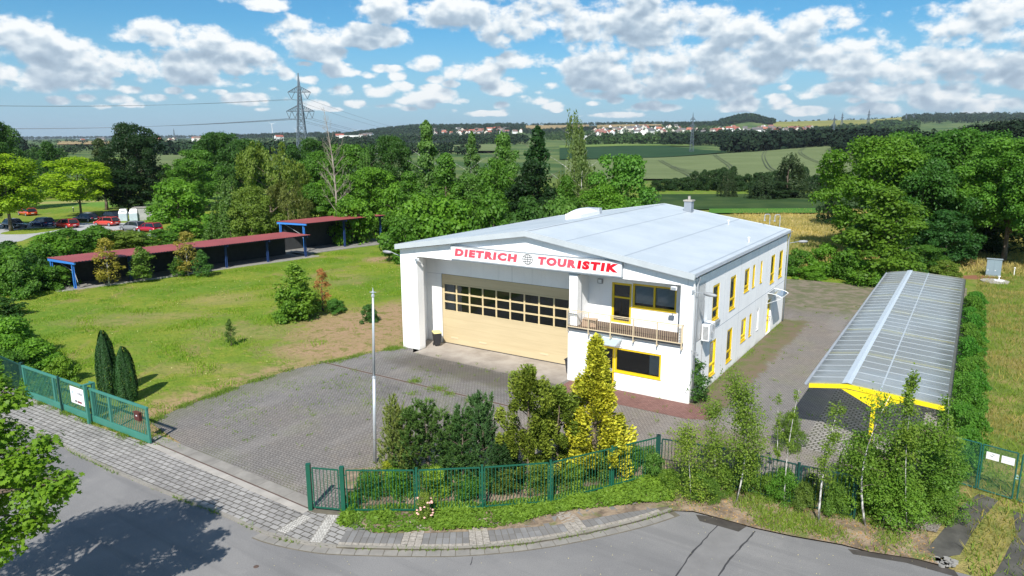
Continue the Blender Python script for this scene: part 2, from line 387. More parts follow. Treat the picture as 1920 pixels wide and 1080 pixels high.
def grass_mat():
    m, k, b = mat('meadow_grass'); P = k.node('ShaderNodeTexCoord').outputs['Object']
    n1 = k.noise(P, 0.10, 4, 0.6, 0.4); n2 = k.noise(P, 0.45, 5, 0.65, 0.2); n3 = k.noise(P, 5.0, 3, 0.7)
    nf = k.noise(P, 0.012, 3, 0.5)
    nm = k.noise(P, 1.25, 5, 0.7, 0.6); nq = k.noise(k.v('MULTIPLY', P, (1.0, 0.6, 1)), 0.28, 5, 0.7, 0.8)
    lawn = k.mix(k.ss(n1, 0.38, 0.64), (0.108, 0.182, 0.020), (0.180, 0.215, 0.028))
    lawn = k.mix(k.ss(nm, 0.53, 0.71), lawn, (0.235, 0.225, 0.045))
    lawn = k.mix(k.m('MULTIPLY', k.ss(nq, 0.53, 0.67), 0.75), lawn, (0.225, 0.180, 0.075))
    lawn = k.mix(k.ss(nm, 0.46, 0.32), lawn, (0.075, 0.150, 0.018))
    dry = k.mix(k.ss(nm, 0.34, 0.54), (0.165, 0.160, 0.045), (0.30, 0.205, 0.120))
    masks = [(690, 612, 7.0, 7.5), (640, 655, 6.0, 3.0), (735, 590, 3.0, 6), (600, 690, 4, 1.6), (410, 745, 6, 1.1),  (720, 487, 3, 2.6)]
    mk = None
    edge0 = bl(-22.9, -12)
    w0 = k.v('SUBTRACT', P, (BO[0], BO[1], 0)); sE = k.m('ADD', k.v('DOT_PRODUCT', w0, (BU[0], BU[1], 0)), k.m('MULTIPLY', k.m('SUBTRACT', nm, 0.5), 5.0)); tE = k.v('DOT_PRODUCT', w0, (BV[0], BV[1], 0))
    edgem = k.m('MULTIPLY', k.m('MULTIPLY', k.ss(sE, -26.2, -23.6), k.ss(tE, 6, -1)), 0.8)
    for px, py, rx, ry in masks:
        c = g(px, py); q = blob(k, P, c[0], c[1], rx, ry, 0.7 if rx > ry * 2 else 0, nm, 1.1)
        mk = q if mk is None else k.m('MAXIMUM', mk, q)
    for px, py, rx, ry in ((470, 622, 5, 2.6), (300, 592, 6, 1.5), (200, 604, 5, 1.6), (640, 522, 3, 4), (380, 690, 4, 1.5), (420, 560, 4, 3)):
        c0 = g(px, py); mk = k.m('MAXIMUM', mk, k.m('MULTIPLY', blob(k, P, c0[0], c0[1], rx, ry, 0, nm, 1.6), 0.4))
    c = k.mix(k.m('MAXIMUM', mk, edgem), lawn, dry)
    # rough meadow right of the carport hedge
    w = k.v('SUBTRACT', P, (BO[0], BO[1], 0)); s_ = k.v('DOT_PRODUCT', w, (BU[0], BU[1], 0)); t_ = k.v('DOT_PRODUCT', w, (BV[0], BV[1], 0))
    right = k.m('MULTIPLY', k.ss(s_, 11.5, 13.5), k.ss(t_, 75, 60))
    rough = k.mix(k.ss(n2, 0.36, 0.64), (0.105, 0.150, 0.028), (0.235, 0.195, 0.070))
    trk = k.ss(k.m('ABSOLUTE', k.m('SUBTRACT', s_, k.m('MULTIPLY_ADD', n1, 4, 16.5))), 0.8, 0.2)
    rough = k.mix(k.m('MULTIPLY', trk, 0.6), rough, (0.30, 0.24, 0.14))
    c = k.mix(right, c, rough)
    # dry grass beyond the yard
    dg = k.mix(k.ss(k.noise(P, 0.25, 4, 0.6), 0.38, 0.62), (0.18, 0.17, 0.05), (0.42, 0.33, 0.14))
    d1 = g(1500, 425); c = k.mix(blob(k, P, d1[0] + 8, d1[1] + 4, 40, 26, 0, n1, 0.3), c, dg)
    # leaf litter under the big trees on the right
    l1 = g(1740, 500); c = k.mix(blob(k, P, l1[0], l1[1] + 4, 16, 7, 0, n2, 0.4), c, (0.16, 0.115, 0.06))
    l2 = g(1840, 520); c = k.mix(blob(k, P, l2[0], l2[1], 3.2, 1.6, 0, n2, 0.5), c, (0.21, 0.10, 0.06))
    # car park lawn
    l3 = g(150, 385); c = k.mix(blob(k, P, l3[0] + 8, l3[1] + 12, 26, 22, 0.4, n1, 0.4), c, (0.10, 0.20, 0.03))
    l4 = g(90, 385); c = k.mix(blob(k, P, l4[0], l4[1] + 6, 14, 5, 0.4, n1, 0.4), c, (0.25, 0.24, 0.08))
    # farther land
    yy = k.sep(P)[1]
    far = k.mix(k.ss(nf, 0.42, 0.58), (0.045, 0.085, 0.028), (0.10, 0.135, 0.045))
    c = k.mix(k.ss(yy, 150, 320), c, far)
    c = k.mix(k.ss(yy, 3500, 6000), c, (0.035, 0.060, 0.035))
    c = k.mix(0.55, c, k.mix(n3, (0.35, 0.35, 0.35), (1.0, 1.0, 1.0)), 'OVERLAY')
    k.l.new(c, b.inputs['Base Color']); b.inputs['Roughness'].default_value = 0.95; b.inputs['Specular IOR Level'].default_value = 0.1
    bumpit(k, b, k.noise(P, 3.5, 4, 0.75), 1.0, 0.16); return m
M['grass'] = grass_mat()

def grid_mesh(name, X, Y, Z, m, parent=None, kind='structure'):
    ny, nx = X.shape; V = np.stack([X, Y, Z], -1).reshape(-1, 3)
    I = np.arange(ny * nx).reshape(ny, nx)
    F = np.stack([I[:-1, :-1], I[:-1, 1:], I[1:, 1:], I[1:, :-1]], -1).reshape(-1, 4)
    me = bpy.data.meshes.new(name); me.vertices.add(len(V)); me.vertices.foreach_set('co', V.ravel())
    me.loops.add(F.size); me.loops.foreach_set('vertex_index', F.ravel()); me.polygons.add(len(F))
    me.polygons.foreach_set('loop_start', np.arange(0, F.size, 4)); me.polygons.foreach_set('loop_total', np.full(len(F), 4))
    me.polygons.foreach_set('use_smooth', [True] * len(F))
    me.update(); me.validate(); me.materials.append(m)
    o = bpy.data.objects.new(name, me); COL.objects.link(o)
    if kind: o['kind'] = kind
    if parent: o.parent = parent
    return o

def terrain():
    # near part: a fine rectangular grid; far part: a widening fan; joined into one sheet
    xs = np.unique(np.concatenate([np.arange(-170, -60, 2.5), np.arange(-60, 45, 0.42), np.arange(45, 170.1, 2.5)]))
    ys = np.unique(np.concatenate([np.arange(-30, 12, 3), np.arange(12, 62, 0.42), np.arange(62, 122.1, 1.5)]))
    X, Y = np.meshgrid(xs, ys); Z = np.zeros_like(X)
    inr = inpoly(X, Y, ROADPOLY)
    for a_ in range(8): inr |= inpoly(X + .5 * math.cos(a_ * .785), Y + .5 * math.sin(a_ * .785), ROADPOLY)
    inr |= inpoly(X, Y, pave_poly) | inpoly(X, Y, [g(*p)[:2] for p in BEDPX])
    Z += 0.05 * np.sin(X * .31 + 1) * np.sin(Y * .23) * (Y > 40) * (X < -10)
    paved = inpoly(X, Y, YARD_OUT)
    Z = np.where(paved, -0.05, Z - 0.012); Z = np.where(inr, -0.16, Z)
    o1 = grid_mesh('t1', X, Y, Z, M['grass'])
    us = np.arange(-1.22, 1.221, 0.0085); Ds = [120.0]
    while Ds[-1] < 13500: Ds.append(Ds[-1] * 1.022)
    U_, D_ = np.meshgrid(us, Ds); X2 = U_ * D_; Z2 = th(X2, D_)
    rng = np.random.default_rng(3)
    Z2 = Z2 + np.where(D_ > 300, (np.sin(X2 / D_ * 37) + np.sin(X2 / D_ * 91 + 2)) * D_ * 0.0005, 0) - 0.012
    o2 = grid_mesh('t2', X2, D_, Z2, M['grass'])
    bm = bmesh.new(); bm.from_mesh(o1.data); bm.from_mesh(o2.data)
    me = bpy.data.meshes.new('terrain'); bm.to_mesh(me); bm.free(); me.materials.append(M['grass'])
    for o in (o1, o2): d = o.data; bpy.data.objects.remove(o); bpy.data.meshes.remove(d)
    o = bpy.data.objects.new('ground', me); COL.objects.link(o); o['kind'] = 'structure'

# ---- paved yard, in the frame of the building
YPX = [(281, 792), (340, 764), (400, 742), (450, 724), (500, 707), (560, 690), (630, 676), (690, 663), (752, 652)]
YL = [gl(*p) for p in YPX]
FENCE_G = [(583, 955), (645, 961), (783, 961), (905, 955), (1032, 945), (1146, 915), (1232, 892)]
FEN1 = [g(*p)[:2] for p in FENCE_G]
FEN2 = [g(1232, 892)[:2], g(1380, 918)[:2], g(1492, 948)[:2], g(1600, 972)[:2], g(1700, 960)[:2], g(1795, 925)[:2]]
YARD_L = [tuple(q) for q in YL] + [(-20.6, 0.3), (-20.6, 21.84), (-14, 24), (-6.5, 38.0), (-2.8, 40.5), (1.5, 40.6), (5.0, 41.6), (12.1, 44.5), (12.4, 11.0), (12.6, -4), (12.0, -7.6)]
YARD_L += [gl(1600, 965), gl(1492, 940), gl(1380, 908), gl(1232, 880)] + [gl(px, py - 6) for px, py in reversed(FENCE_G[:-1])] + [gl(575, 955), gl(430, 895)]
YARD_OUT = [bl(s, t)[:2] for s, t in YARD_L]
def sheet(name, poly, z, m, loc=None, rz=0.0, kind='structure', sub=0):
    bm = bmesh.new(); vs_ = [bm.verts.new((x, y, 0)) for x, y in poly]
    f = bm.faces.new(vs_); bmesh.ops.triangulate(bm, faces=[f])
    bmesh.ops.recalc_face_normals(bm, faces=bm.faces)
    me = bpy.data.meshes.new(name); bm.to_mesh(me); bm.free()
    if me.polygons[0].normal.z < 0: me.flip_normals()
    me.materials.append(m); o = bpy.data.objects.new(name, me); COL.objects.link(o)
    o.location = (loc[0] if loc else 0, loc[1] if loc else 0, z); o.rotation_euler = (0, 0, rz)
    if kind: o['kind'] = kind
    return o

def brick(k, vec, bw, rh, mortar, c1, c2, cm, off=0.5, bias=0.0, smooth=0.1):
    n = k.node('ShaderNodeTexBrick'); k.put(n.inputs['Vector'], vec); n.offset = off
    n.inputs['Color1'].default_value = tuple(c1) + (1,); n.inputs['Color2'].default_value = tuple(c2) + (1,); n.inputs['Mortar'].default_value = tuple(cm) + (1,)
    n.inputs['Scale'].default_value = 1.0; n.inputs['Mortar Size'].default_value = mortar; n.inputs['Mortar Smooth'].default_value = smooth
    n.inputs['Bias'].default_value = bias; n.inputs['Brick Width'].default_value = bw; n.inputs['Row Height'].default_value = rh
    return n
def yard_mat():
    m, k, b = mat('grey_interlocking_pavers'); P = k.node('ShaderNodeTexCoord').outputs['Object']
    o = k.sep(P)
    zig = k.m('MULTIPLY', k.m('PINGPONG', o[0], 0.10), 0.42)            # interlocking outline
    V2 = k.comb(o[0], k.m('ADD', o[1], zig), 0.0)
    bt = brick(k, V2, 0.205, 0.150, 0.016, (0.190, 0.181, 0.172), (0.232, 0.220, 0.207), (0.096, 0.089, 0.078))
    n1 = k.noise(P, 0.16, 4, 0.6, 0.3); n2 = k.noise(P, 0.9, 4, 0.65); n3 = k.noise(P, 7, 2, 0.6)
    c = bt.outputs['Color']
    warm = k.mix(k.ss(k.noise(P, 0.07, 3, 0.5), 0.40, 0.62), (0.97, 0.97, 0.98), (1.08, 1.0, 0.93))
    c = k.mix(1.0, c, warm, 'MULTIPLY')
    c = k.mix(k.m('MULTIPLY', k.ss(n1, 0.44, 0.32), 0.55), c, k.mix(1.0, c, (0.52, 0.52, 0.54), 'MULTIPLY'))       # damp dark stains
    c = k.mix(k.m('MULTIPLY', k.ss(n2, 0.50, 0.75), 0.5), c, k.mix(1.0, c, (1.35, 1.30, 1.2), 'MULTIPLY'))
    def st(x0, x1, y0, y1, soft=0.4, amp=1.0):
        w = k.m('MULTIPLY', k.m('SUBTRACT', n2, 0.5), amp * 2.4)
        a = k.m('ADD', o[0], w); d = k.m('ADD', o[1], w)
        q = k.m('MULTIPLY', k.ss(a, x0 - soft, x0 + soft), k.ss(a, x1 + soft, x1 - soft))
        return k.m('MULTIPLY', q, k.m('MULTIPLY', k.ss(d, y0 - soft, y0 + soft), k.ss(d, y1 + soft, y1 - soft)))
    wt = k.noise(k.v('MULTIPLY', P, (1.0, 0.12, 1)), 0.55, 3, 0.5); c = k.mix(k.m('MULTIPLY', k.ss(wt, 0.52, 0.66), 0.22), c, (0.30, 0.28, 0.26))
    sp = k.noise(P, 2.6, 3, 0.7); c = k.mix(k.m('MULTIPLY', k.ss(sp, 0.66, 0.74), 0.55), c, (0.07, 0.066, 0.058)); c = k.mix(k.m('MULTIPLY', k.ss(sp, 0.34, 0.26), 0.35), c, (0.36, 0.34, 0.31))
    # oily, mossy band in front of the hall door
    c = k.mix(k.m('MULTIPLY', st(-19, -6, -3.4, -0.9, 0.7), 0.62), c, (0.075, 0.066, 0.052))
    # soil and moss beside the long wall and at the far end
    soil = k.mix(k.ss(n2, 0.40, 0.66), (0.155, 0.120, 0.080), (0.105, 0.125, 0.038))
    c = k.mix(st(-1, 1.9, -0.6, 22.5, 0.35, 1.0), c, soil)
    c = k.mix(k.m('MULTIPLY', st(-9, 14, 26.5, 60, 2.5, 1.6), 0.85), c, k.mix(k.ss(n2, 0.38, 0.6), (0.23, 0.185, 0.135), (0.12, 0.13, 0.055)))
    c = k.mix(k.m('MULTIPLY', st(1.2, 4.5, -9, -2.5, 1.0, 1.2), 0.75), c, (0.17, 0.135, 0.09))
    # moss creeping in from the lawn
    edge = st(-24.4, -21.6, -18, -7, 1.0, 1.2); c = k.mix(k.m('MULTIPLY', edge, 0.35), c, (0.14, 0.15, 0.07))
    joint = k.m('MULTIPLY', k.m('SUBTRACT', 1.0, bt.outputs['Fac']), 1.0)
    mossj = k.m('MULTIPLY', bt.outputs['Fac'], k.ss(k.noise(P, 0.35, 3, 0.6), 0.50, 0.62))
    c = k.mix(k.m('MULTIPLY', mossj, 0.55), c, (0.115, 0.135, 0.04))
    k.l.new(c, b.inputs['Base Color']); b.inputs['Roughness'].default_value = 0.85; b.inputs['Specular IOR Level'].default_value = 0.25
    bumpit(k, b, k.m('ADD', k.m('MULTIPLY', joint, 1.0), k.m('MULTIPLY', n3, 0.5)), 0.7, 0.012); return m
M['yard'] = yard_mat()
sheet('yard_paving', YARD_L, 0.006, M['yard'], BO, BYAW)

def paver_mat(name, bw, rh, mo, c1, c2, cm, nsc=0.5, stain=0.4):
    m, k, b = mat(name); P = k.node('ShaderNodeTexCoord').outputs['Object']
    bt = brick(k, P, bw, rh, mo, c1, c2, cm); n2 = k.noise(P, nsc, 4, 0.65); n3 = k.noise(P, 9, 3, 0.6)
    c = k.mix(k.m('MULTIPLY', k.ss(n2, 0.52, 0.30), stain), bt.outputs['Color'], k.mix(1.0, bt.outputs['Color'], (0.5, 0.5, 0.5), 'MULTIPLY'))
    c = k.mix(0.35, c, k.mix(n3, (0.3, 0.3, 0.3), (0.8, 0.8, 0.8)), 'OVERLAY')
    k.l.new(c, b.inputs['Base Color']); b.inputs['Roughness'].default_value = 0.85; b.inputs['Specular IOR Level'].default_value = 0.25
    bumpit(k, b, k.m('SUBTRACT', 1.0, bt.outputs['Fac']), 0.6, 0.012); return m
M['red_paver'] = paver_mat('red_brick_pavers', 0.2, 0.1, 0.012, (0.19, 0.090, 0.076), (0.25, 0.125, 0.105), (0.10, 0.07, 0.06))
def grid_paver():
    m, k, b = mat('open_joint_pavers'); P = k.node('ShaderNodeTexCoord').outputs['Object']
    bt = brick(k, P, 0.32, 0.22, 0.040, (0.25, 0.235, 0.215), (0.32, 0.30, 0.275), (0.07, 0.068, 0.05)); n2 = k.noise(P, 0.8, 4, 0.65)
    c = k.mix(k.m('MULTIPLY', k.ss(n2, 0.55, 0.35), 0.5), bt.outputs['Color'], (0.13, 0.13, 0.09)); k.l.new(c, b.inputs['Base Color']); b.inputs['Roughness'].default_value = 0.9; bumpit(k, b, k.m('SUBTRACT', 1.0, bt.outputs['Fac']), 0.6, 0.02); return m
sheet('carport_floor', [(6.3, -2.6), (11.9, -2.9), (12.3, 33.5), (6.4, 33.3)], 0.011, grid_paver(), BO, BYAW)
sheet('red_brick_strip', [(-7.3, -2.1), (0.6, -2.1), (1.7, -1.6), (1.5, -0.4), (0.0, 0.1), (-7.3, 0.1)], 0.012, M['red_paver'], BO, BYAW)
m, k, b = mat('concrete_apron'); P = k.node('ShaderNodeTexCoord').outputs['Object']
c = k.mix(k.ss(k.noise(P, 0.5, 5, 0.65), 0.35, 0.66), (0.27, 0.235, 0.20), (0.385, 0.345, 0.30))
o_ = k.sep(P); c = k.mix(k.m('MULTIPLY', k.ss(k.m('ADD', o_[1], k.noise(P, 1.2, 3, 0.6)), 0.6, -0.6), 0.6), c, (0.15, 0.13, 0.11))
k.l.new(c, b.inputs['Base Color']); b.inputs['Roughness'].default_value = 0.9
sheet('concrete_apron', [(-19.05, -0.75), (-7.52, -1.1), (-7.52, 2.6), (-20.3, 2.6), (-20.3, 0.75), (-19.05, 0.7)], 0.0125, m, BO, BYAW)
M['concrete'] = simple('concrete', (0.36, 0.335, 0.30), 0.9, var=0.22, scale=1.2, bump=0.3)
M['concrete_dark'] = simple('weathered_concrete', (0.24, 0.225, 0.20), 0.9, var=0.3, scale=1.5, bump=0.3)
M['iron'] = simple('rusty_iron', (0.10, 0.065, 0.05), 0.8, var=0.3, scale=4)
d = empty('drain_channel', (BO[0], BO[1], 0), BYAW, 'long rusty drain channel crossing the paved yard in front of the hall', 'drain')
mb = MB(); mb.box(-22.9, -4.0, -5.62, -5.44, -0.05, 0.016); mb.build('grating', M['iron'], d)
mb = MB(); mb.box(-22.9, -4.0, -5.66, -5.62, -0.05, 0.0125); mb.box(-22.9, -4.0, -5.44, -5.40, -0.05, 0.0125); mb.build('edging', M['concrete_dark'], d)

# ---- road
def asphalt():
    m, k, b = mat('asphalt'); P = k.node('ShaderNodeTexCoord').outputs['Object']
    n1 = k.noise(P, 0.18, 5, 0.6, 0.4); n3 = k.noise(P, 28, 3, 0.75); n2 = k.noise(P, 1.3, 4, 0.6)
    c = k.mix(k.ss(n1, 0.36, 0.64), (0.175, 0.172, 0.170), (0.215, 0.210, 0.204))
    c = k.mix(k.m('MULTIPLY', k.ss(n2, 0.55, 0.80), 0.4), c, (0.28, 0.27, 0.255))
    c = k.mix(0.8, c, k.mix(n3, (0.15, 0.15, 0.15), (0.88, 0.88, 0.88)), 'OVERLAY')
    tm = k.noise(k.v('MULTIPLY', k.comb(k.v('DOT_PRODUCT', P, (0.83, -0.55, 0)), k.v('DOT_PRODUCT', P, (0.55, 0.83, 0))), (0.08, 1.4, 1)), 1.0, 3, 0.6); c = k.mix(k.m('MULTIPLY', k.ss(tm, 0.50, 0.70), 0.35), c, (0.125, 0.124, 0.124))
    vo = k.node('ShaderNodeTexVoronoi'); vo.feature = 'DISTANCE_TO_EDGE'; vo.inputs['Scale'].default_value = 0.16
    k.put(vo.inputs['Vector'], k.v('ADD', P, k.v('MULTIPLY', k.noise(P, 0.8, 4, 0.6, out=1), (2.6, 2.6, 0))))
    cr = k.ss(vo.outputs[0], 0.0035, 0.001)
    k.l.new(c, b.inputs['Base Color']); b.inputs['Roughness'].default_value = 0.88; b.inputs['Specular IOR Level'].default_value = 0.3
    bumpit(k, b, n3, 0.5, 0.01); return m
M['asphalt'] = asphalt()
sheet('road', ROADPOLY, -0.070, M['asphalt'])
M['tar'] = simple('tar', (0.045, 0.045, 0.048), 0.7, var=0.3)
# tarred seams of a repaired trench
def seam(name, pts, w, m=None, z=-0.064, z2=None):
    P = catmull([g(*p)[:2] for p in pts], 6); V_ = []; F = []
    for i, p in enumerate(P):
        d_ = (P[min(i + 1, len(P) - 1)] - P[max(i - 1, 0)]); d_ = d_ / (np.linalg.norm(d_) + 1e-9); nrm = np.array([-d_[1], d_[0]])
        ww = w * (0.6 + 0.8 * random.random()) / 2; j = (random.random() - .5) * w * .8
        V_ += [(*(p + nrm * (ww + j)), z), (*(p - nrm * (ww - j)), z)]
    F = [(2 * i, 2 * i + 1, 2 * i + 3, 2 * i + 2) for i in range(len(P) - 1)]
    mb = MB(); mb.add(V_, F); o = mb.build(name, m or M['tar']); o['kind'] = 'structure'; return o
seam('road_seam', [(1356, 972), (1325, 1004), (1290, 1044), (1262, 1088)], 0.055)
seam('road_seam', [(1416, 993), (1390, 1022), (1365, 1050), (1338, 1090)], 0.055)
seam('road_crack', [(886, 1041), (884, 1050), (882, 1056)], 0.03)
mb = MB(); V_ = [(*g(*p)[:2], -0.066) for p in [(1357, 973), (1416, 994), (1390, 1023), (1365, 1051), (1338, 1091), (1262, 1089), (1290, 1045), (1325, 1005)]]
mb.add(V_, [tuple(range(8))]); o = mb.build('road_patch', simple('asphalt_patch', (0.19, 0.185, 0.18), 0.9, var=0.15, scale=1.5, bump=0.2)); o['kind'] = 'structure'
for pts in ([(1305, 962), (1350, 968), (1400, 984), (1385, 994), (1350, 984), (1312, 974)], [(1590, 1026), (1700, 1040), (1790, 1066), (1800, 1080), (1700, 1052), (1600, 1036)]):
    mb = MB(); mb.add([(*g(*p)[:2], -0.062) for p in pts], [tuple(range(len(pts)))]); o = mb.build('wet_patch', simple('damp_soil', (0.06, 0.052, 0.045), 0.7, var=0.4, scale=2)); o['kind'] = 'structure'
c_ = g(480, 1059); mb = MB(); mb.lathe([(0.09, 0), (0.09, 0.008), (0.0, 0.009)], (0, 0, 0), 20)
o = mb.build('valve_cover', M['iron']); o.location = (c_[0], c_[1], -0.070); tag(o, 'small round iron valve cover set in the asphalt road', 'cover')

# ---- pavement slabs
def offset(pts, d_):
    out = []
    for i, p in enumerate(pts):
        t = pts[min(i + 1, len(pts) - 1)] - pts[max(i - 1, 0)]; t = t / (np.linalg.norm(t) + 1e-9)
        out.append(p + np.array([-t[1], t[0]]) * d_)
    return out
KC = resample(catmull(KERB, 10), 0.25)
KLEN = np.concatenate([[0], np.cumsum([np.linalg.norm(b_ - a_) for a_, b_ in zip(KC, KC[1:])])])
def kidx(px, py):
    q = np.array(g(px, py)[:2]); return int(np.argmin([np.linalg.norm(q - p) for p in KC]))
iA = kidx(478, 1000); iB = kidx(636, 1024)
# straight part: running bond sheet
fl = [g(*p)[:2] for p in [(668, 966), (630, 966), (590, 962), (560, 953), (430, 893), (284, 834), (173, 797), (80, 748), (30, 733)]]
pave_poly = [tuple(p) for p in KC[:iB + 1]] + [tuple(fl[0])] + [tuple(p) for p in fl[1:]] + [(-30.5, 40.5), (-45, 50.0), (-62, 61)]
ang = math.atan2(KERB[6][1] - KERB[3][1], KERB[6][0] - KERB[3][0])
def loc_poly(poly, o, a):
    c, s = math.cos(a), math.sin(a); return [((x - o[0]) * c + (y - o[1]) * s, -(x - o[0]) * s + (y - o[1]) * c) for x, y in poly]
PO = (-15.0, 27.0)
M['slab'] = paver_mat('grey_pavement_slabs', 0.40, 0.26, 0.022, (0.245, 0.236, 0.225), (0.335, 0.322, 0.305), (0.085, 0.077, 0.062), 0.35, 0.55)
sheet('pavement', loc_poly(pave_poly, PO, ang), 0.004, M['slab'], PO, ang)
mb = MB(); mb.prism([tuple(p) for p in KC[:iB + 1]] + [tuple(q) for q in reversed(offset(KC[:iB + 1], 0.5))], -0.2, 0.0); o = mb.build('pavement_base', M['concrete_dark']); o['kind'] = 'structure'
# curved part: slabs laid square to the kerb, two bands of cobbles
def kerb_parts():
    stones = MB(); gut = MB(); slabs = MB(); cob = MB(); base = MB()
    N = offset(KC, 1.0); nr = [b_ - a_ for a_, b_ in zip(KC, N)]
    def quad(mb, i0, i1, d0, d1, z, h, gap=0.012, mi=0, jig=0.004):
        a = KLEN[i0]; 
        p0, p1 = KC[i0], KC[i1]; n0, n1 = nr[i0], nr[i1]; t = (p1 - p0) / (np.linalg.norm(p1 - p0) + 1e-9)
        q = [p0 + n0 * (d0 + gap) + t * gap, p1 + n1 * (d0 + gap) - t * gap, p1 + n1 * (d1 - gap) - t * gap, p0 + n0 * (d1 - gap) + t * gap]
        zz = [z + random.uniform(-jig, jig) for _ in q]; b_ = [(p[0], p[1], z - h) for p in q]; tp = [(p[0], p[1], w) for p, w in zip(q, zz)]
        mb.add(b_ + tp, [(4, 5, 6, 7), (0, 1, 5, 4), (1, 2, 6, 5), (2, 3, 7, 6), (3, 0, 4, 7)], mi)
    n = len(KC)
    for i in range(0, n - 4, 4): quad(stones, i, i + 4, 0.0, 0.13, 0.022 if i >= iA else 0.012, 0.2)
    for i in range(iA, n - 2, 2): quad(gut, i, min(i + 2, n - 1), -0.36, 0.0, -0.052, 0.1, mi=random.choice((0, 0, 1)))
    cobs = [kidx(*p) for p in ((756, 1030), (888, 1028), (1085, 1002))]
    i = iB
    while i < n - 3:
        w = (i % 2) + 1
        if any(abs(i - c) <= 1 for c in cobs):
            for a_ in range(2):
                for d_ in np.arange(0.14, 1.9, 0.105):
                    quad(cob, i, i + 1, d_, d_ + 0.105, 0.008, 0.03, 0.008, jig=0.008)
            i += 1; continue
        for kk, d_ in enumerate((0.30, 0.68, 1.06, 1.44, 1.82)):
            quad(slabs, i, i + 1, d_, d_ + 0.38, 0.006, 0.06, 0.010, mi=random.choice((0, 0, 1)))
        for dd in np.arange(0.14, 0.29, 0.08): quad(cob, i, i + 1, dd, dd + 0.08, 0.006, 0.03, 0.008)
        i += 1
    P0 = KC[iA:]; base.prism([tuple(p) for p in offset(KC, 0.01)[iA:]] + [tuple(p) for p in reversed(offset(KC, 3.2)[iA:])], -0.2, -0.012)
    base.prism([tuple(p) for p in offset(KC, -0.40)[iA:]] + [tuple(p) for p in reversed(offset(KC, 0.02)[iA:])], -0.22, -0.066)
    for mb_, nm, mt in ((stones, 'kerb', [simple('kerb_stone', (.25, .232, .20), .9, var=.25, scale=1.5, bump=.3)]), (gut, 'gutter', [simple('gutter_stone', (.235, .222, .20), .9, var=.25, scale=2), M['concrete_dark']]),
                        (slabs, 'curved_pavement', [simple('dark_slab', (0.175, 0.168, 0.160), 0.85, var=0.25, scale=1.0, bump=0.2), simple('mid_slab', (0.21, 0.205, 0.20), 0.85, var=0.25, scale=1.0, bump=0.2)]),
                        (cob, 'cobble_strip', [simple('pale_cobble', (0.33, 0.30, 0.26), 0.8, var=0.45, scale=9)]), (base, 'pavement_bed', [simple('joint_soil', (0.13, 0.115, 0.085), 0.95, var=0.35, scale=3)])):
        o = mb_.build(nm, mt); o['kind'] = 'structure'
kerb_parts()
sheet('pavement_bed', [g(*p)[:2] for p in [(560, 950), (640, 905), (900, 900), (1150, 875), (1240, 870), (1300, 900), (1262, 957), (1200, 976), (1100, 1000), (998, 1017), (886, 1028), (786, 1030), (651, 1027), (560, 1014)]], -0.0095, simple('joint_soil', (0.13, 0.115, 0.085), 0.95, var=0.35, scale=3))
# cobble bands in the straight part
for a_, b_ in (((576, 968), (524, 1000)), ((624, 966), (590, 1018))):
    p = np.array(g(*a_)[:2]); q = np.array(g(*b_)[:2]); d_ = q - p; L = np.linalg.norm(d_); t = d_ / L; n_ = np.array([-t[1], t[0]]); mb = MB()
    for i in range(int(L / 0.1)):
        for j in range(4):
            c = p + t * (i * .1 + .05) + n_ * ((j - 1.5) * .1 + (i % 2) * .03); e = 0.040 + random.uniform(-.006, .006)
            mb.add([(*(c + t * sx * e + n_ * sy * e), 0.010 + random.uniform(0, .01)) for sx, sy in ((-1, -1), (1, -1), (1, 1), (-1, 1))], [(0, 1, 2, 3)])
    o = mb.build('cobble_strip', simple('white_cobble', (0.50, 0.48, 0.44), 0.8, var=0.35, scale=9)); o['kind'] = 'structure'
    mb = MB(); mb.add([(*(p + n_ * s * .24 + t * (-.02)), 0.0075) for s in (-1, 1)] + [(*(q + n_ * s * .24), 0.0075) for s in (1, -1)], [(0, 1, 2, 3)])
    o = mb.build('cobble_bed', M['concrete_dark']); o['kind'] = 'structure'
# threshold under the sliding gate
th0 = np.array(g(284, 826)[:2]); th1 = np.array(g(577, 951)[:2])
for d0, d1, z, mt, nm in ((-0.42, -0.10, 0.016, M['concrete'], 'threshold'), (-0.10, -0.02, 0.012, M['iron'], 'gate_rail'), (-0.02, 0.55, 0.018, M['concrete_dark'], 'threshold')):
    t = (th1 - th0) / np.linalg.norm(th1 - th0); n_ = np.array([-t[1], t[0]]) ; mb = MB()
    p = th0 - t * 0.3; q = th1 + t * 0.25; L = np.linalg.norm(q - p); ns = 7
    if nm == 'gate_rail': p = p - t * 8
    for i in range(ns):
        a_ = p + (q - p) * i / ns + t * .008; b_ = p + (q - p) * (i + 1) / ns - t * .008
        if nm == 'gate_rail': a_ -= t * .01; b_ += t * .01
        mb.prism([tuple(a_ + n_ * d0), tuple(b_ + n_ * d0), tuple(b_ + n_ * d1), tuple(a_ + n_ * d1)], -0.1, z + random.uniform(0, .006))
    o = mb.build(nm, mt); o['kind'] = 'structure'

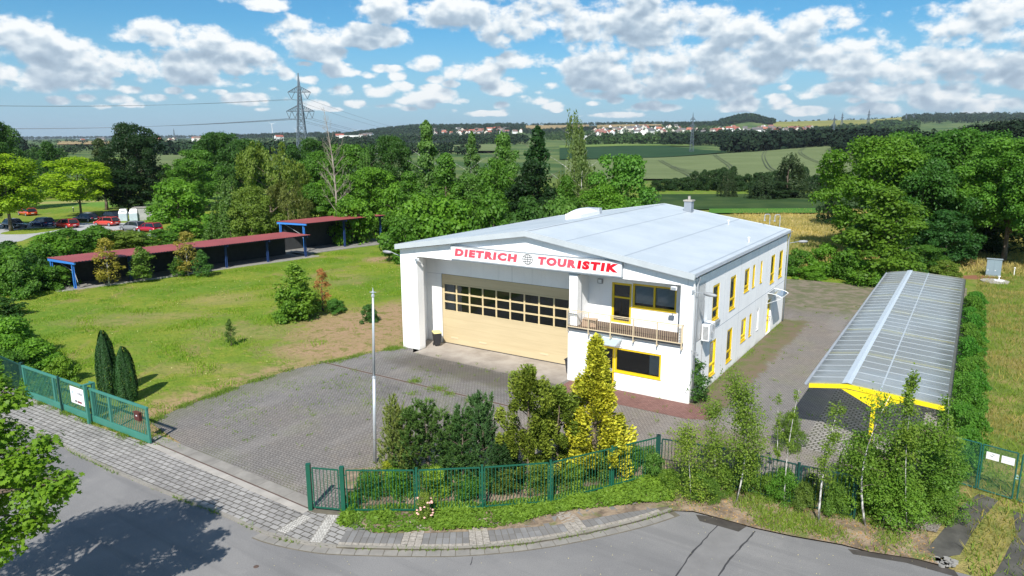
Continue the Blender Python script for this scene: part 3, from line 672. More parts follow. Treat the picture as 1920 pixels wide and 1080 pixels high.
# ---- verge, side drive, sheds' floor, car park
def litter_mat():
    m, k, b = mat('soil_and_litter'); P = k.node('ShaderNodeTexCoord').outputs['Object']
    n1 = k.noise(P, 1.1, 5, 0.7, 0.4); n2 = k.noise(P, 6, 3, 0.7)
    c = k.mix(k.ss(n1, 0.36, 0.64), (0.13, 0.095, 0.065), (0.30, 0.225, 0.155)); c = k.mix(k.ss(k.noise(P, 0.7, 3, 0.6), 0.54, 0.66), c, (0.13, 0.15, 0.04))
    c = k.mix(0.6, c, k.mix(n2, (0.2, 0.2, 0.2), (0.85, 0.85, 0.85)), 'OVERLAY')
    k.l.new(c, b.inputs['Base Color']); b.inputs['Roughness'].default_value = 0.95; bumpit(k, b, n2, 1.0, 0.05); return m
M['litter'] = litter_mat()
BEDPX_ = 0
vp = [(1262, 957), (1300, 958), (1350, 971), (1415, 989), (1485, 1004), (1578, 1020), (1631, 1034), (1721, 1048), (1760, 1058), (1740, 1000), (1700, 930), (1600, 930), (1492, 905), (1380, 880), (1290, 885), (1225, 925)]
sheet('verge', [g(*p)[:2] for p in vp], -0.003, M['litter'])
M['old_asphalt'] = simple('broken_asphalt', (0.075, 0.072, 0.062), 0.95, var=0.6, scale=1.3, bump=0.5)
sheet('side_drive', [g(*p)[:2] for p in [(1836, 925), (1872, 938), (1848, 965), (1822, 1000), (1800, 1040), (1760, 1046), (1738, 1030), (1775, 985), (1806, 945)]], -0.002, M['old_asphalt'])
sheet('side_drive', [g(*p)[:2] for p in [(1900, 958), (1990, 985), (1990, 1100), (1850, 1100), (1880, 1050), (1905, 1000)]], -0.002, M['old_asphalt'])
M['gravel'] = simple('grey_gravel', (0.20, 0.195, 0.18), 0.95, var=0.35, scale=2.0, bump=0.5)
M['light_asphalt'] = simple('pale_asphalt', (0.36, 0.36, 0.36), 0.9, var=0.12, scale=0.4)
sheet('car_park', [g(*p)[:2] for p in [(-260, 470), (-260, 405), (0, 397), (75, 393), (150, 398), (235, 412), (300, 428), (310, 445), (255, 442), (160, 436), (70, 440), (40, 452), (15, 464), (-60, 490)]], 0.01, M['light_asphalt'])
terrain()
# field patches laid on the land beyond
def field(name, rows, m, px0, px1, nd=10, lift=0.35):
    """rows: function px -> (near distance, far distance)"""
    pxs = np.arange(px0, px1 + 1, 8.0); X = []; Y = []; Z = []
    for t in np.linspace(0, 1, nd):
        a = []; b_ = []
        for px in pxs:
            d0, d1 = rows(px); D = math.exp(math.log(d0) * (1 - t) + math.log(d1) * t); a.append(colx(px, D)); b_.append(D)
        X.append(a); Y.append(b_)
    X = np.array(X); Y = np.array(Y); Z = th(X, Y) + lift + Y * 0.0012
    return grid_mesh(name, X, Y, Z, m)
def crop(name, c1, c2, sc=0.02, streak=None):
    m, k, b = mat(name); P = k.node('ShaderNodeTexCoord').outputs['Object']
    n = k.noise(P, sc, 4, 0.6, 0.3); n2 = k.noise(P, sc * 14, 3, 0.6); n3 = k.noise(k.v('MULTIPLY', P, (0.25, 2.2, 1)), sc * 3, 2, 0.5)
    c = k.mix(k.ss(n, 0.35, 0.65), c1, c2); c = k.mix(k.m('MULTIPLY', k.ss(n3, .5, .7), .5), c, [q * 0.8 for q in c1]); c = k.mix(0.3, c, k.mix(n2, (0.3, 0.3, 0.3), (0.8, 0.8, 0.8)), 'OVERLAY')
    k.l.new(c, b.inputs['Base Color']); b.inputs['Roughness'].default_value = 1.0; b.inputs['Specular IOR Level'].default_value = 0.05; return m
lerp = lambda x, *pts: float(np.interp(x, [p[0] for p in pts], [p[1] for p in pts]))
F_grey = crop('ripening_barley', (0.125, 0.160, 0.068), (0.150, 0.185, 0.082))
F_dark = crop('cloud_shaded_crop', (0.022, 0.055, 0.024), (0.030, 0.066, 0.028)); F_lite = crop('light_crop', (0.13, 0.20, 0.05), (0.16, 0.22, 0.06))  # dark field: cloud shadow put into the crop colour
F_tan = crop('ripe_wheat', (0.27, 0.205, 0.105), (0.32, 0.24, 0.12), 0.004); F_olive = crop('olive_meadow', (0.19, 0.20, 0.055), (0.25, 0.24, 0.07), 0.004)
F_near = crop('rough_green', (0.028, 0.058, 0.020), (0.052, 0.085, 0.028), 0.08); F_bright = crop('bright_clover', (0.055, 0.15, 0.022), (0.075, 0.18, 0.03), 0.05)
F_mist = crop('pale_meadow', (0.11, 0.15, 0.06), (0.15, 0.18, 0.08), 0.01)
field('field', lambda p: (255, lerp(p, (1060, 520), (1200, 560), (1350, 650), (1500, 740), (1700, 760))), F_grey, 1060, 1720)
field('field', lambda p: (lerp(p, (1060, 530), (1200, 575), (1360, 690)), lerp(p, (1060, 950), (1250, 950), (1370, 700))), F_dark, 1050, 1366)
field('field', lambda p: (960, lerp(p, (1050, 1100), (1150, 1080), (1300, 990))), F_lite, 1050, 1300, 5)
field('field', lambda p: (146, 186), F_near, 1200, 1640, 5, 0.05)
field('field', lambda p: (138, 147), F_bright, 1330, 1600, 3, 0.10)
field('field', lambda p: (330, 560), F_lite, 20, 250, 6); field('field', lambda p: (330, 620), F_mist, 250, 400, 6)
field('field', lambda p: (430, 620), F_grey, -200, 30, 6)
field('field', lambda p: (1500, 2500), F_tan, 110, 330, 6, 1.5); field('field', lambda p: (1150, 1500), F_mist, 300, 560, 6, 1.0)
field('field', lambda p: (820, 1250), F_grey, 610, 960, 6, 1.0)
field('field', lambda p: (1500, 1800), F_mist, 600, 700, 4, 1.0)
field('field', lambda p: (2700, lerp(p, (985, 3350), (1115, 3350))), F_tan, 985, 1112, 6, 3)
field('field', lambda p: (lerp(p, (1112, 2500), (1250, 2900)), 3250), F_tan, 1120, 1246, 6, 3)
field('field', lambda p: (lerp(p, (1448, 2100), (1700, 2300)), 3450), F_olive, 1448, 1704, 6, 3)
field('field', lambda p: (2400, 2800), F_tan, 860, 930, 6, 2)
# tractor tracks in the barley
M['track'] = simple('bare_track', (0.06, 0.075, 0.04), 1.0)
for pts in ([(1300, 262), (1285, 330), (1262, 420), (1238, 520)], [(1375, 300), (1370, 420), (1345, 560), (1340, 630)], [(1455, 330), (1440, 420), (1432, 560), (1436, 690)],
            [(1545, 420), (1512, 520), (1500, 620), (1510, 725)], [(1600, 560), (1592, 640), (1600, 735)], [(1380, 262), (1330, 300), (1290, 370), (1262, 430)]):
    for off in (-1, 1):
        P = catmull([np.array([colx(p, D) + off * 1.1, D]) for p, D in pts], 8); V_ = []
        for i, p in enumerate(P):
            t = P[min(i + 1, len(P) - 1)] - P[max(i - 1, 0)]; t /= np.linalg.norm(t); n_ = np.array([-t[1], t[0]]) * 0.24
            for q in (p + n_, p - n_): V_.append((q[0], q[1], zt(q[0], q[1]) + 0.75 + q[1] * .0013))
        mb = MB(); mb.add(V_, [(2 * i, 2 * i + 1, 2 * i + 3, 2 * i + 2) for i in range(len(P) - 1)]); o = mb.build('tractor_track', M['track']); o['kind'] = 'structure'
# ------------------------------------------------------------------ the hall
def plaster():
    m, k, b = mat('white_render'); P = k.node('ShaderNodeTexCoord').outputs['Object']
    n = k.noise(P, 0.6, 5, 0.6); n2 = k.noise(k.v('MULTIPLY', P, (2.2, 2.2, 0.22)), 1.2, 4, 0.6); z = k.sep(P)[2]
    c = k.mix(k.ss(n, 0.3, 0.7), (0.86, 0.86, 0.85), (0.92, 0.92, 0.91))
    c = k.mix(k.m('MULTIPLY', k.ss(n2, 0.52, 0.75), 0.30), c, (0.66, 0.67, 0.66))
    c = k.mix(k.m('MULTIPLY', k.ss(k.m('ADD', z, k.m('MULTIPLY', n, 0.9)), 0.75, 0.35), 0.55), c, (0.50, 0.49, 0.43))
    k.l.new(c, b.inputs['Base Color']); b.inputs['Roughness'].default_value = 0.85; b.inputs['Specular IOR Level'].default_value = 0.2
    bumpit(k, b, k.noise(P, 40, 2, 0.6), 0.15, 0.01); return m
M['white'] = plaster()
M['yellow'] = simple('yellow_frame', (0.72, 0.50, 0.012), 0.4, var=0.08, scale=2)
M['yellow2'] = simple('bright_yellow_steel', (0.83, 0.66, 0.015), 0.45, var=0.06, scale=1.5)
M['cream'] = simple('cream_painted_steel', (0.64, 0.52, 0.34), 0.5, var=0.08)
M['zinc'] = simple('zinc_sheet', (0.42, 0.45, 0.48), 0.45, 0.35, var=0.15, scale=2)
M['grey_plastic'] = simple('grey_plastic', (0.30, 0.31, 0.32), 0.5, var=0.1)
M['dark'] = simple('dark_interior', (0.018, 0.018, 0.020), 0.9, var=0.2)  # near-black sheets stand in for the unlit rooms behind the glass
M['white_paint'] = simple('white_enamel', (0.78, 0.79, 0.79), 0.4, var=0.05)
M['curtain'] = simple('white_curtain', (0.62, 0.64, 0.64), 0.9, var=0.1)
m, k, b = mat('window_glass'); gl_ = k.node('ShaderNodeBsdfGlossy'); gl_.inputs['Roughness'].default_value = 0.02; gl_.inputs[0].default_value = (0.9, 0.95, 1, 1)
tr = k.node('ShaderNodeBsdfTransparent'); tr.inputs[0].default_value = (0.84, 0.88, 0.88, 1); lw = k.node('ShaderNodeFresnel'); lw.inputs[0].default_value = 1.6
mx = k.node('ShaderNodeMixShader'); k.l.new(k.m('MULTIPLY', lw.outputs[0], 1.3, clamp=True), mx.inputs[0]); k.l.new(tr.outputs[0], mx.inputs[1]); k.l.new(gl_.outputs[0], mx.inputs[2]); k.l.new(mx.outputs[0], k.n['Material Output'].inputs[0])
M['glass'] = m
def blind_mat():
    m, k, b = mat('slatted_blind'); P = k.node('ShaderNodeTexCoord').outputs['Object']; z = k.sep(P)[2]
    f = k.m('PINGPONG', z, 0.035); c = k.mix(k.ss(f, 0.006, 0.016), (0.07, 0.07, 0.075), (0.50, 0.51, 0.52)); k.l.new(c, b.inputs['Base Color']); return m
M['blind'] = blind_mat()
def roof_mat():
    m, k, b = mat('roof_membrane'); P = k.node('ShaderNodeTexCoord').outputs['Object']; n = k.noise(P, 0.35, 5, 0.65); o = k.sep(P)
    c = k.mix(k.ss(n, 0.3, 0.7), (0.45, 0.505, 0.54), (0.53, 0.58, 0.61))
    fx = k.m('PINGPONG', k.m('ADD', o[0], 0.25), 1.83); ln = k.ss(fx, 0.075, 0.03); c = k.mix(k.m('MULTIPLY', ln, 0.75), c, (0.26, 0.30, 0.34))
    fy = k.m('PINGPONG', o[1], 0.75); c = k.mix(k.m('MULTIPLY', k.ss(fy, 0.03, 0.01), 0.12), c, (0.3, 0.33, 0.36))
    st = k.noise(k.v('MULTIPLY', P, (1.0, 0.25, 1)), 2.0, 4, 0.7); c = k.mix(k.m('MULTIPLY', k.ss(st, 0.55, 0.75), 0.35), c, (0.44, 0.47, 0.48))
    k.l.new(c, b.inputs['Base Color']); b.inputs['Roughness'].default_value = 0.42; b.inputs['Specular IOR Level'].default_value = 0.5
    bumpit(k, b, k.noise(P, 0.8, 3, 0.6), 0.15, 0.05); return m
M['roof'] = roof_mat()
M['fascia'] = simple('fascia_sheet', (0.50, 0.54, 0.56), 0.5, 0.1, var=0.10, scale=1.2)
M['red_letter'] = simple('red_lettering', (0.62, 0.005, 0.020), 0.45, var=0.05)
M['faded_letter'] = simple('faded_red_lettering', (0.66, 0.085, 0.12), 0.5, var=0.25, scale=2.2)
M['black'] = simple('black_plastic', (0.025, 0.026, 0.030), 0.5, var=0.2)
def door_mat():
    m, k, b = mat('beige_door_panel'); P = k.node('ShaderNodeTexCoord').outputs['Object']; o = k.sep(P)
    n = k.noise(k.v('MULTIPLY', P, (0.3, 1, 3.0)), 1.5, 4, 0.6); c = k.mix(k.ss(n, 0.3, 0.7), (0.53, 0.425, 0.255), (0.58, 0.47, 0.285))
    f = k.m('PINGPONG', o[2], 0.315); c = k.mix(k.m('MULTIPLY', k.ss(f, 0.016, 0.006), 0.30), c, (0.35, 0.26, 0.12))
    k.l.new(c, b.inputs['Base Color']); b.inputs['Roughness'].default_value = 0.5; return m
M['gdoor'] = door_mat()
M['planks'] = simple('brown_balcony_boards', (0.10, 0.065, 0.048), 0.8, var=0.35, scale=3)

BW, BLn, EZ, RZ = 20.57, 21.84, 7.25, 8.84
hall = empty('commercial_hall', (BO[0], BO[1], 0), BYAW, 'large white two storey hall with pale gable roof, beige roller door and a balcony', 'building')

def fmap(off): return lambda u, z, d: (u, off + d, z)        # wall facing the street; d runs inwards
def smap(off=0.0): return lambda u, z, d: (off - d, u, z)    # long wall on the right
def holed(mb, mp, u0, u1, z0, z1, holes, th_, mi=0):
    us = sorted({u0, u1} | {h[0] for h in holes} | {h[1] for h in holes}); zs = sorted({z0, z1} | {h[2] for h in holes} | {h[3] for h in holes})
    def solid(a, b_): return not any(h[0] <= a <= h[1] and h[2] <= b_ <= h[3] for h in holes)
    for i in range(len(us) - 1):
        for j in range(len(zs) - 1):
            a, b_, c, d_ = us[i], us[i + 1], zs[j], zs[j + 1]
            if not solid((a + b_) / 2, (c + d_) / 2): continue
            for dd in (0, th_): mb.add([mp(a, c, dd), mp(b_, c, dd), mp(b_, d_, dd), mp(a, d_, dd)], [(0, 1, 2, 3)], mi)
    for (a, b_, c, d_) in holes:
        for p, q in (((a, c), (b_, c)), ((b_, c), (b_, d_)), ((b_, d_), (a, d_)), ((a, d_), (a, c))):
            mb.add([mp(*p, 0), mp(*q, 0), mp(*q, th_), mp(*p, th_)], [(0, 1, 2, 3)], mi)
    for p, q in (((u0, z0), (u1, z0)), ((u1, z0), (u1, z1)), ((u1, z1), (u0, z1)), ((u0, z1), (u0, z0))):
        mb.add([mp(*p, 0), mp(*q, 0), mp(*q, th_), mp(*p, th_)], [(0, 1, 2, 3)], mi)
def bx(mb, mp, u0, u1, z0, z1, d0, d1, mi=0):
    P = [mp(u, z, d_) for d_ in (d0, d1) for z in (z0, z1) for u in (u0, u1)]
    mb.add(P, [(0, 1, 3, 2), (4, 6, 7, 5), (0, 4, 5, 1), (2, 3, 7, 6), (0, 2, 6, 4), (1, 5, 7, 3)], mi)
def window(mp, u0, u1, z0, z1, fm, trans=(), mull=(), back='dark', fw=0.085, rec=0.07, name='window', sill=True, handle=None, parent=None, label=None):
    """frame with panes; trans = heights of transoms, mull = positions of mullions"""
    f = MB(); d0, d1 = rec, rec + 0.09
    bx(f, mp, u0, u1, z1 - fw, z1, d0, d1); bx(f, mp, u0, u1, z0, z0 + fw, d0, d1)
    bx(f, mp, u0, u0 + fw, z0 + fw, z1 - fw, d0, d1); bx(f, mp, u1 - fw, u1, z0 + fw, z1 - fw, d0, d1)
    for t in trans: bx(f, mp, u0 + fw, u1 - fw, t - 0.05, t + 0.05, d0 + .004, d1 - .004)
    for q in mull: bx(f, mp, q - 0.06, q + 0.06, z0 + fw, z1 - fw, d0 + .002, d1 - .002)
    o = f.build(name, fm, parent or hall)
    if label: o['label'] = label
    p = MB(); p.add([mp(u0 + fw, z0 + fw, d1 - .03), mp(u1 - fw, z0 + fw, d1 - .03), mp(u1 - fw, z1 - fw, d1 - .03), mp(u0 + fw, z1 - fw, d1 - .03)], [(0, 1, 2, 3)]); p.build('pane', M['glass'], o)
    p = MB()
    if back == 'blind': bx(p, mp, u0 + .05, u1 - .05, z0 + .25, z1 - .03, d1 + .05, d1 + .06); p.build('blind', M['blind'], o); p = MB()
    bx(p, mp, u0, u1, z0, z1, d1 + .16, d1 + .18); p.build('room_backing', M['dark'], o)
    if sill:
        p = MB(); bx(p, mp, u0 - .04, u1 + .04, z0 - .035, z0 + .001, -.04, d0 - .002); p.build('sill', fm, o)
    return o

# window list of the long side wall: (u0, u1, z0, z1, transom)
SW = [(3.30, 4.55, 3.90, 6.00, 4.55), (6.68, 7.88, 3.86, 5.95, 4.50), (9.82, 10.95, 4.42, 5.93, 4.75), (11.76, 12.36, 4.42, 5.94, None), (13.75, 14.27, 4.40, 5.92, None),
      (16.73, 17.92, 3.83, 5.90, 4.48), (19.26, 20.40, 3.84, 5.90, 4.48),
      (3.24, 4.42, 0.56, 2.70, 1.22), (6.62, 7.74, 0.52, 2.64, 1.18), (9.72, 10.86, 1.08, 2.62, 1.42), (11.64, 12.24, 1.05, 2.60, None), (13.60, 14.12, 1.05, 2.60, None)]
SDOOR = (16.52, 17.70, 0.03, 2.64)
WTOP = EZ - 0.35
mb = MB(); sm_ = smap(0.0)
holed(mb, sm_, 0.30, BLn - 0.30, 0, WTOP, [w[:4] for w in SW] + [SDOOR], 0.30)
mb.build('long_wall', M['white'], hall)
# panel joints of the long wall
mb = MB()
for u in (2.55, 5.55, 8.85, 12.98, 15.55, 18.55): bx(mb, sm_, u, u + .018, 0.1, WTOP - .05, -.004, .02)
for a_, b_ in ((0.35, BLn - .35),): bx(mb, sm_, a_, b_, 3.30, 3.335, -.005, .02)
mb.build('panel_joint', simple('side_joint_grey', (0.42, 0.45, 0.47), 0.9, var=0.1), hall)  # joint strips in a plain grey of their own
for i, (u0, u1, z0, z1, t) in enumerate(SW):
    white_one = i == 11
    window(sm_, u0, u1, z0, z1, M['white_paint'] if white_one else M['yellow'], (t,) if t else (), fw=.115, rec=.012, back='blind' if i in (0, 1, 2, 5, 6, 8) else 'dark')
# side door with glass canopy
dd = window(sm_, SDOOR[0], SDOOR[1], SDOOR[2], SDOOR[3], M['yellow'], (1.0, 2.15), fw=0.10, rec=0.12, name='door', sill=False)
mb = MB(); mb.tube([sm_(17.5, 0.85, .02), sm_(17.5, 0.85, -.0), sm_(17.5, 1.3, -.0), sm_(17.5, 1.3, .12)], .018, 6); mb.build('handle', M['zinc'], dd)
cn = MB(); V_ = []
for i in range(9):
    a_ = i / 8 * 1.25; x = 0.02 + 1.05 * math.sin(a_) ; z = 2.98 + 0.34 * math.cos(a_) - .1
    V_ += [(x, 16.3, z), (x, 18.3, z)]
cn.add(V_, [(2 * i, 2 * i + 1, 2 * i + 3, 2 * i + 2) for i in range(8)])
o = cn.build('canopy', M['glass'], hall)
mb = MB()
for t in (16.3, 18.3): mb.tube([V_[i] if t == 16.3 else V_[i + 1] for i in range(0, 18, 2)], .022, 6); mb.tube([(0.0, t, 2.45), (0.95, t, 2.9)], .018, 6)
mb.tube([V_[16], V_[17]], .02, 6); mb.build('bracket', M['white_paint'], o)

# rear and left walls
mb = MB(); mb.box(-BW + .3, -.3, BLn - .3, BLn, 0, WTOP); mb.build('rear_wall_or_shade', M['white'], hall)
mb = MB(); mb.box(-BW, -BW + .3, 0.65, BLn, 0, WTOP); mb.build('left_wall', M['white'], hall)
mb = MB(); mb.add([(-BW + .02, BLn - .2, WTOP), (-.02, BLn - .2, WTOP), (-BW / 2, BLn - .2, RZ - .34)], [(0, 1, 2)]); mb.add([(-BW + .02, BLn - .02, WTOP), (-.02, BLn - .02, WTOP), (-BW / 2, BLn - .02, RZ - .34)], [(0, 1, 2)]); mb.build('rear_gable', M['white'], hall)

# front: pillars, beam with gable, office block, recessed walls
XL = -BW; PR = -19.10; DL = -18.93; OX = -7.50; RD = 2.35; BD = 1.90; BEAM = 6.53
mb = MB(); mb.box(XL, PR, 0, .65, 0, BEAM); mb.build('pillar', M['white'], hall)
mb = MB(); mb.box(-7.46, -6.93, .02, .52, 3.42, BEAM - .09); o = mb.build('pillar', M['white'], hall)
mb = MB(); mb.box(-7.50, -6.89, -.02, .56, BEAM - .09, BEAM - .004); mb.build('capital', M['zinc'], o)
mb = MB(); mb.box(-.72, 0, .004, .65, 3.30, BEAM); mb.box(-.30, 0, .65, 1.9, 3.30, BEAM); mb.box(-.296, -.004, 1.9, 2.3, 3.3, WTOP); mb.build('pillar', M['white'], hall)
# beam + gable triangle
def gable(y, inset=0.0):
    return [(XL + inset, y, BEAM), (-inset, y, BEAM), (-inset, y, WTOP), (-BW / 2, y, RZ - .34), (XL + inset, y, WTOP)]
mb = MB(); A_ = gable(0); B_ = gable(.35); n = 5
mb.add(A_ + B_, [(0, 1, 2, 3, 4), (9, 8, 7, 6, 5)] + [(i, (i + 1) % n, n + (i + 1) % n, n + i) for i in range(n)]); mb.build('gable_wall', M['white'], hall)
jg = simple('joint_grey', (0.46, 0.48, 0.50), 0.9, var=0.1)
for off_, q in ((0, (-19.33, -19.308, BEAM + .01, WTOP)), (0, (-.36, -.338, BEAM + .01, WTOP)), (RD, (-13.0, -12.98, 5.05, 6.5)), (RD, (-20.2, DL - .02, 4.98, 5.0))):
    mb = MB(); bx(mb, fmap(off_), *q, -.005, .02); mb.build('panel_joint', jg, hall)
# recess of the hall door
mb = MB(); mb.box(XL + .30, OX + .3, RD, RD + .3, 5.02, 6.9); mb.box(XL + .30, DL, RD, RD + .3, 0, 5.02); mb.build('recess_wall', M['white'], hall)
mb = MB(); mb.box(XL + .3, -.3, .35, BD + .6, BEAM + .05, BEAM + .15); mb.build('recess_ceiling', M['white'], hall)
mb = MB(); mb.box(OX + .004, -7.16, .52, RD + .3, 3.30, BEAM + .05); mb.build('recess_wall', M['white'], hall)
# office block below the balcony
fr = fmap(0.0); OWN = (-4.46, -1.66, 1.08, 2.52); ODR = (-5.58, -4.46, 0.03, 2.52)
mb = MB(); holed(mb, fr, OX, 0, 0, 3.30, [OWN, ODR], 0.30)
mb.box(OX, OX + .3, .302, RD + .3, 0, 3.3); mb.box(-.298, 0, .302, .6, 0, 3.3); mb.build('office_wall', M['white'], hall)
w_ = window(fr, *OWN, M['yellow'], fw=.11, rec=.03, back='dark'); 
mb = MB(); V_ = []
for i in range(25): V_ += [(-2.42 + i * .026, .22 + .03 * (i % 2), 1.2), (-2.42 + i * .026, .22 + .03 * (i % 2), 2.42)]
mb.add(V_, [(2 * i, 2 * i + 1, 2 * i + 3, 2 * i + 2) for i in range(24)]); mb.build('curtain', M['curtain'], w_)
w_ = window(fr, *ODR, M['yellow'], fw=.13, rec=.03, back='dark', name='door', sill=False)
mb = MB(); bx(mb, fr, ODR[0] + .13, ODR[1] - .13, 1.02, 1.2, .05, .1); mb.build('letter_slot_rail', M['grey_plastic'], w_)
mb = MB(); mb.add([(-5.75, -.02, 3.02), (-4.0, -.02, 3.02), (-4.0, -.95, 2.88), (-5.75, -.95, 2.88)], [(0, 1, 2, 3)])
m_, k_, b_ = mat('frosted_glass'); b_.inputs['Base Color'].default_value = (.55, .66, .68, 1); b_.inputs['Roughness'].default_value = .15; b_.inputs['Alpha'].default_value = .75; M['frost'] = m_
o = mb.build('canopy', M['frost'], hall)
mb = MB()
for x in (-5.72, -4.03): mb = MB(); mb.tube([(x, 0, 2.62), (x, -.9, 2.86)], .018, 6); mb.tube([(x, 0, 3.05), (x, -.55, 2.95), (x, -.9, 2.86)], .012, 6); mb.build('bracket', M['zinc'], o)
# balcony: floor, rear wall, door and window
mb = MB(); mb.box(OX, 0, .30, BD + .3, 3.302, 3.36); mb.box(OX - .05, -.45, -.16, .30, 3.22, 3.36); fl_ = mb.build('balcony_floor', simple('bitumen_edge', (0.17, 0.165, 0.16), .85, var=.3), hall)
mb = MB()
for i in range(14): mb.box(OX + .1, -.76, -.10 + i * .143, -.10 + i * .143 + .125, 3.362, 3.39)
mb.build('floor_boards', M['planks'], fl_)
bk = fmap(BD); BDR = (-5.62, -4.35, 3.45, 5.88); BWN = (-4.30, -1.62, 4.52, 5.94)
mb = MB(); holed(mb, bk, -7.16, -.3, 3.36, BEAM + .05, [BDR, BWN], .3); mb.build('balcony_wall', M['white'], hall)
window(bk, *BDR, M['yellow'], (5.0,), fw=.13, rec=.04, back='dark', name='door', sill=False)
window(bk, *BWN, M['yellow'], (), (-2.96,), fw=.12, rec=.04, back='blind')
# railing
rl = MB(); y0 = -.28; xs0, xs1 = -7.42, -.46; zt_, zb_ = 4.42, 3.42
for z in (zt_, zb_): rl.beam((xs0, y0, z), (xs1, y0, z), .045)
rl.beam((xs0, y0, zt_ - .09), (xs1, y0, zt_ - .09), .025)
for x in (xs0, xs1):
    for z in (zt_, zb_): rl.beam((x, y0, z), (x, .30, z), .04)
    for j in range(1, 5): rl.beam((x, y0 + j * .11, zb_), (x, y0 + j * .11, zt_), .018)
rail = rl.build('railing', M['cream'], hall)
for i in range(6):
    rp = MB(); x = xs0 + (xs1 - xs0) * i / 5; rp.beam((x, y0, 3.05), (x, y0, zt_ + .02), .05); rp.beam((x, y0 + .02, 3.12), (x, 0, 3.12), .045); rp.build('post', M['cream'], rail)
rb_ = MB(); nb = 58
for i in range(nb):
    x = xs0 + (xs1 - xs0) * (i + .5) / nb; rb_.beam((x, y0, zb_), (x, y0, zt_ - .09), .012)
rb_.build('railing_bars', M['cream'], rail)
for x in (-7.35, -.55):
    mb = MB(); 
    mb.box(x - .02, x + .02, -.24, -.2, 3.52, 4.25)
    for i in range(5): mb.box(x - .06, x + .06, -.245, -.195, 3.55 + i * .15, 3.60 + i * .15)
    mb.build('rail_ornament', M['grey_plastic'], rail)
# lamps
def wall_lamp(x, y, z, nm='wall_lamp'):
    mb = MB(); mb.box(x - .16, x + .16, y - .20, y - .06, z - .11, z + .09); o = mb.build(nm, M['white_paint'], hall, bevel=.02)
    m2 = MB(); m2.tube([(x, y + .05, z + .06), (x, y - .1, z + .02)], .03, 6); m2.box(x - .13, x + .13, y - .207, y - .2, z - .09, z + .06); m2.build('lamp_front', M['zinc'], o)
wall_lamp(-1.05, -.02, 6.36); wall_lamp(-18.95, -.02, 6.36)
mb = MB(); mb.box(-6.52, -6.18, BD - .14, BD - .02, 5.72, 6.02); o = mb.build('wall_lamp', M['grey_plastic'], hall, bevel=.03)
mb = MB(); mb.box(-6.46, -6.24, BD - .15, BD - .142, 5.77, 5.97); mb.build('lamp_front', M['white_paint'], o)
def arm_lamp(p0, p1, dirv):
    d_ = Vector(dirv).normalized(); mb = MB(); mb.tube([p0, p1], .022, 6); mb.box(p0[0] - .05, p0[0] + .05, p0[1] - .05, p0[1] + .05, p0[2] - .1, p0[2] + .1)
    o = mb.build('lamp_arm', M['zinc'], hall); a = Vector(p1); mb = MB()
    prof = [(.0, .05, .03), (.1, .09, .07), (.35, .12, .09), (.6, .10, .07), (.72, .04, .03)]; V_ = []; r = d_.cross(Vector((0, 0, 1))).normalized()
    for s_, w_, h_ in prof:
        c = a + d_ * s_; V_ += [c - r * w_ - Vector((0, 0, h_)), c + r * w_ - Vector((0, 0, h_)), c + r * w_ * .8 + Vector((0, 0, h_)), c - r * w_ * .8 + Vector((0, 0, h_))]
    F = [(4 * i + j, 4 * i + (j + 1) % 4, 4 * i + 4 + (j + 1) % 4, 4 * i + 4 + j) for i in range(4) for j in range(4)] + [(0, 1, 2, 3), (16, 17, 18, 19)]
    mb.add(V_, F); mb.build('lamp_head', M['grey_plastic'], o, smooth=True)
arm_lamp((-.05, -.03, 6.25), (.55, -.10, 6.25), (1, -.1, -.05)); arm_lamp((XL - .02, .2, 6.35), (XL - .9, .15, 6.6), (-1, -.2, .05)); arm_lamp((.02, BLn + .05, 6.2), (.6, BLn + .7, 6.3), (1, .5, .05))

# garage door
gd = MB(); GZ = 4.99; mpd = fmap(RD + .05); g0, g1 = DL + .02, OX + .28
cols = [(-18.72 + i * 1.115, -18.72 + i * 1.115 + 1.035) for i in range(10)]; rows_ = [(2.44, 3.01), (3.09, 3.66), (3.74, 4.31)]
holed(gd, mpd, g0, g1, .06, GZ, [(a_, b_, c_, d_) for a_, b_ in cols for c_, d_ in rows_], .05)
gdo = gd.build('roller_door', M['gdoor'], hall)
fr_ = MB()
for a_, b_ in cols:
    for c_, d_ in rows_:
        for q in ((a_ - .02, b_ + .02, c_ - .02, c_ + .008), (a_ - .02, b_ + .02, d_ - .008, d_ + .02), (a_ - .02, a_ + .008, c_ + .008, d_ - .008), (b_ - .008, b_ + .02, c_ + .008, d_ - .008)): bx(fr_, mpd, *q, -.018, .03)
fr_.build('window_frames', simple('cream_rubber', (.70, .57, .33), .5), gdo)
p = MB()
for a_, b_ in cols:
    for c_, d_ in rows_:
        p.add([mpd(a_, c_, .03), mpd(b_, c_, .03), mpd(b_, d_, .03), mpd(a_, d_, .03)], [(0, 1, 2, 3)])
p.build('panes', M['glass'], gdo)
p = MB(); bx(p, mpd, g0, g1, .06, GZ, .55, .6); p.build('hall_backing', M['dark'], gdo)
p = MB(); bx(p, mpd, g0, g0 + .85, 2.4, 4.3, .30, .31); p.build('inside_screen', simple('grey_film', (.22, .23, .25), .8), gdo)
p = MB(); bx(p, mpd, g0, g1, .0, .06, -.02, .06); bx(p, mpd, g0 - .035, g0, 0, GZ + .02, -.01, .05); bx(p, mpd, g0, g1, GZ, GZ + .03, -.01, .05); p.build('rubber_seal', M['black'], gdo)
for u in (-18.2, -15.75, -10.85):
    p = MB(); bx(p, mpd, u, u + .62, .43, .53, -.03, .0); p.build('grip', M['cream'], gdo)

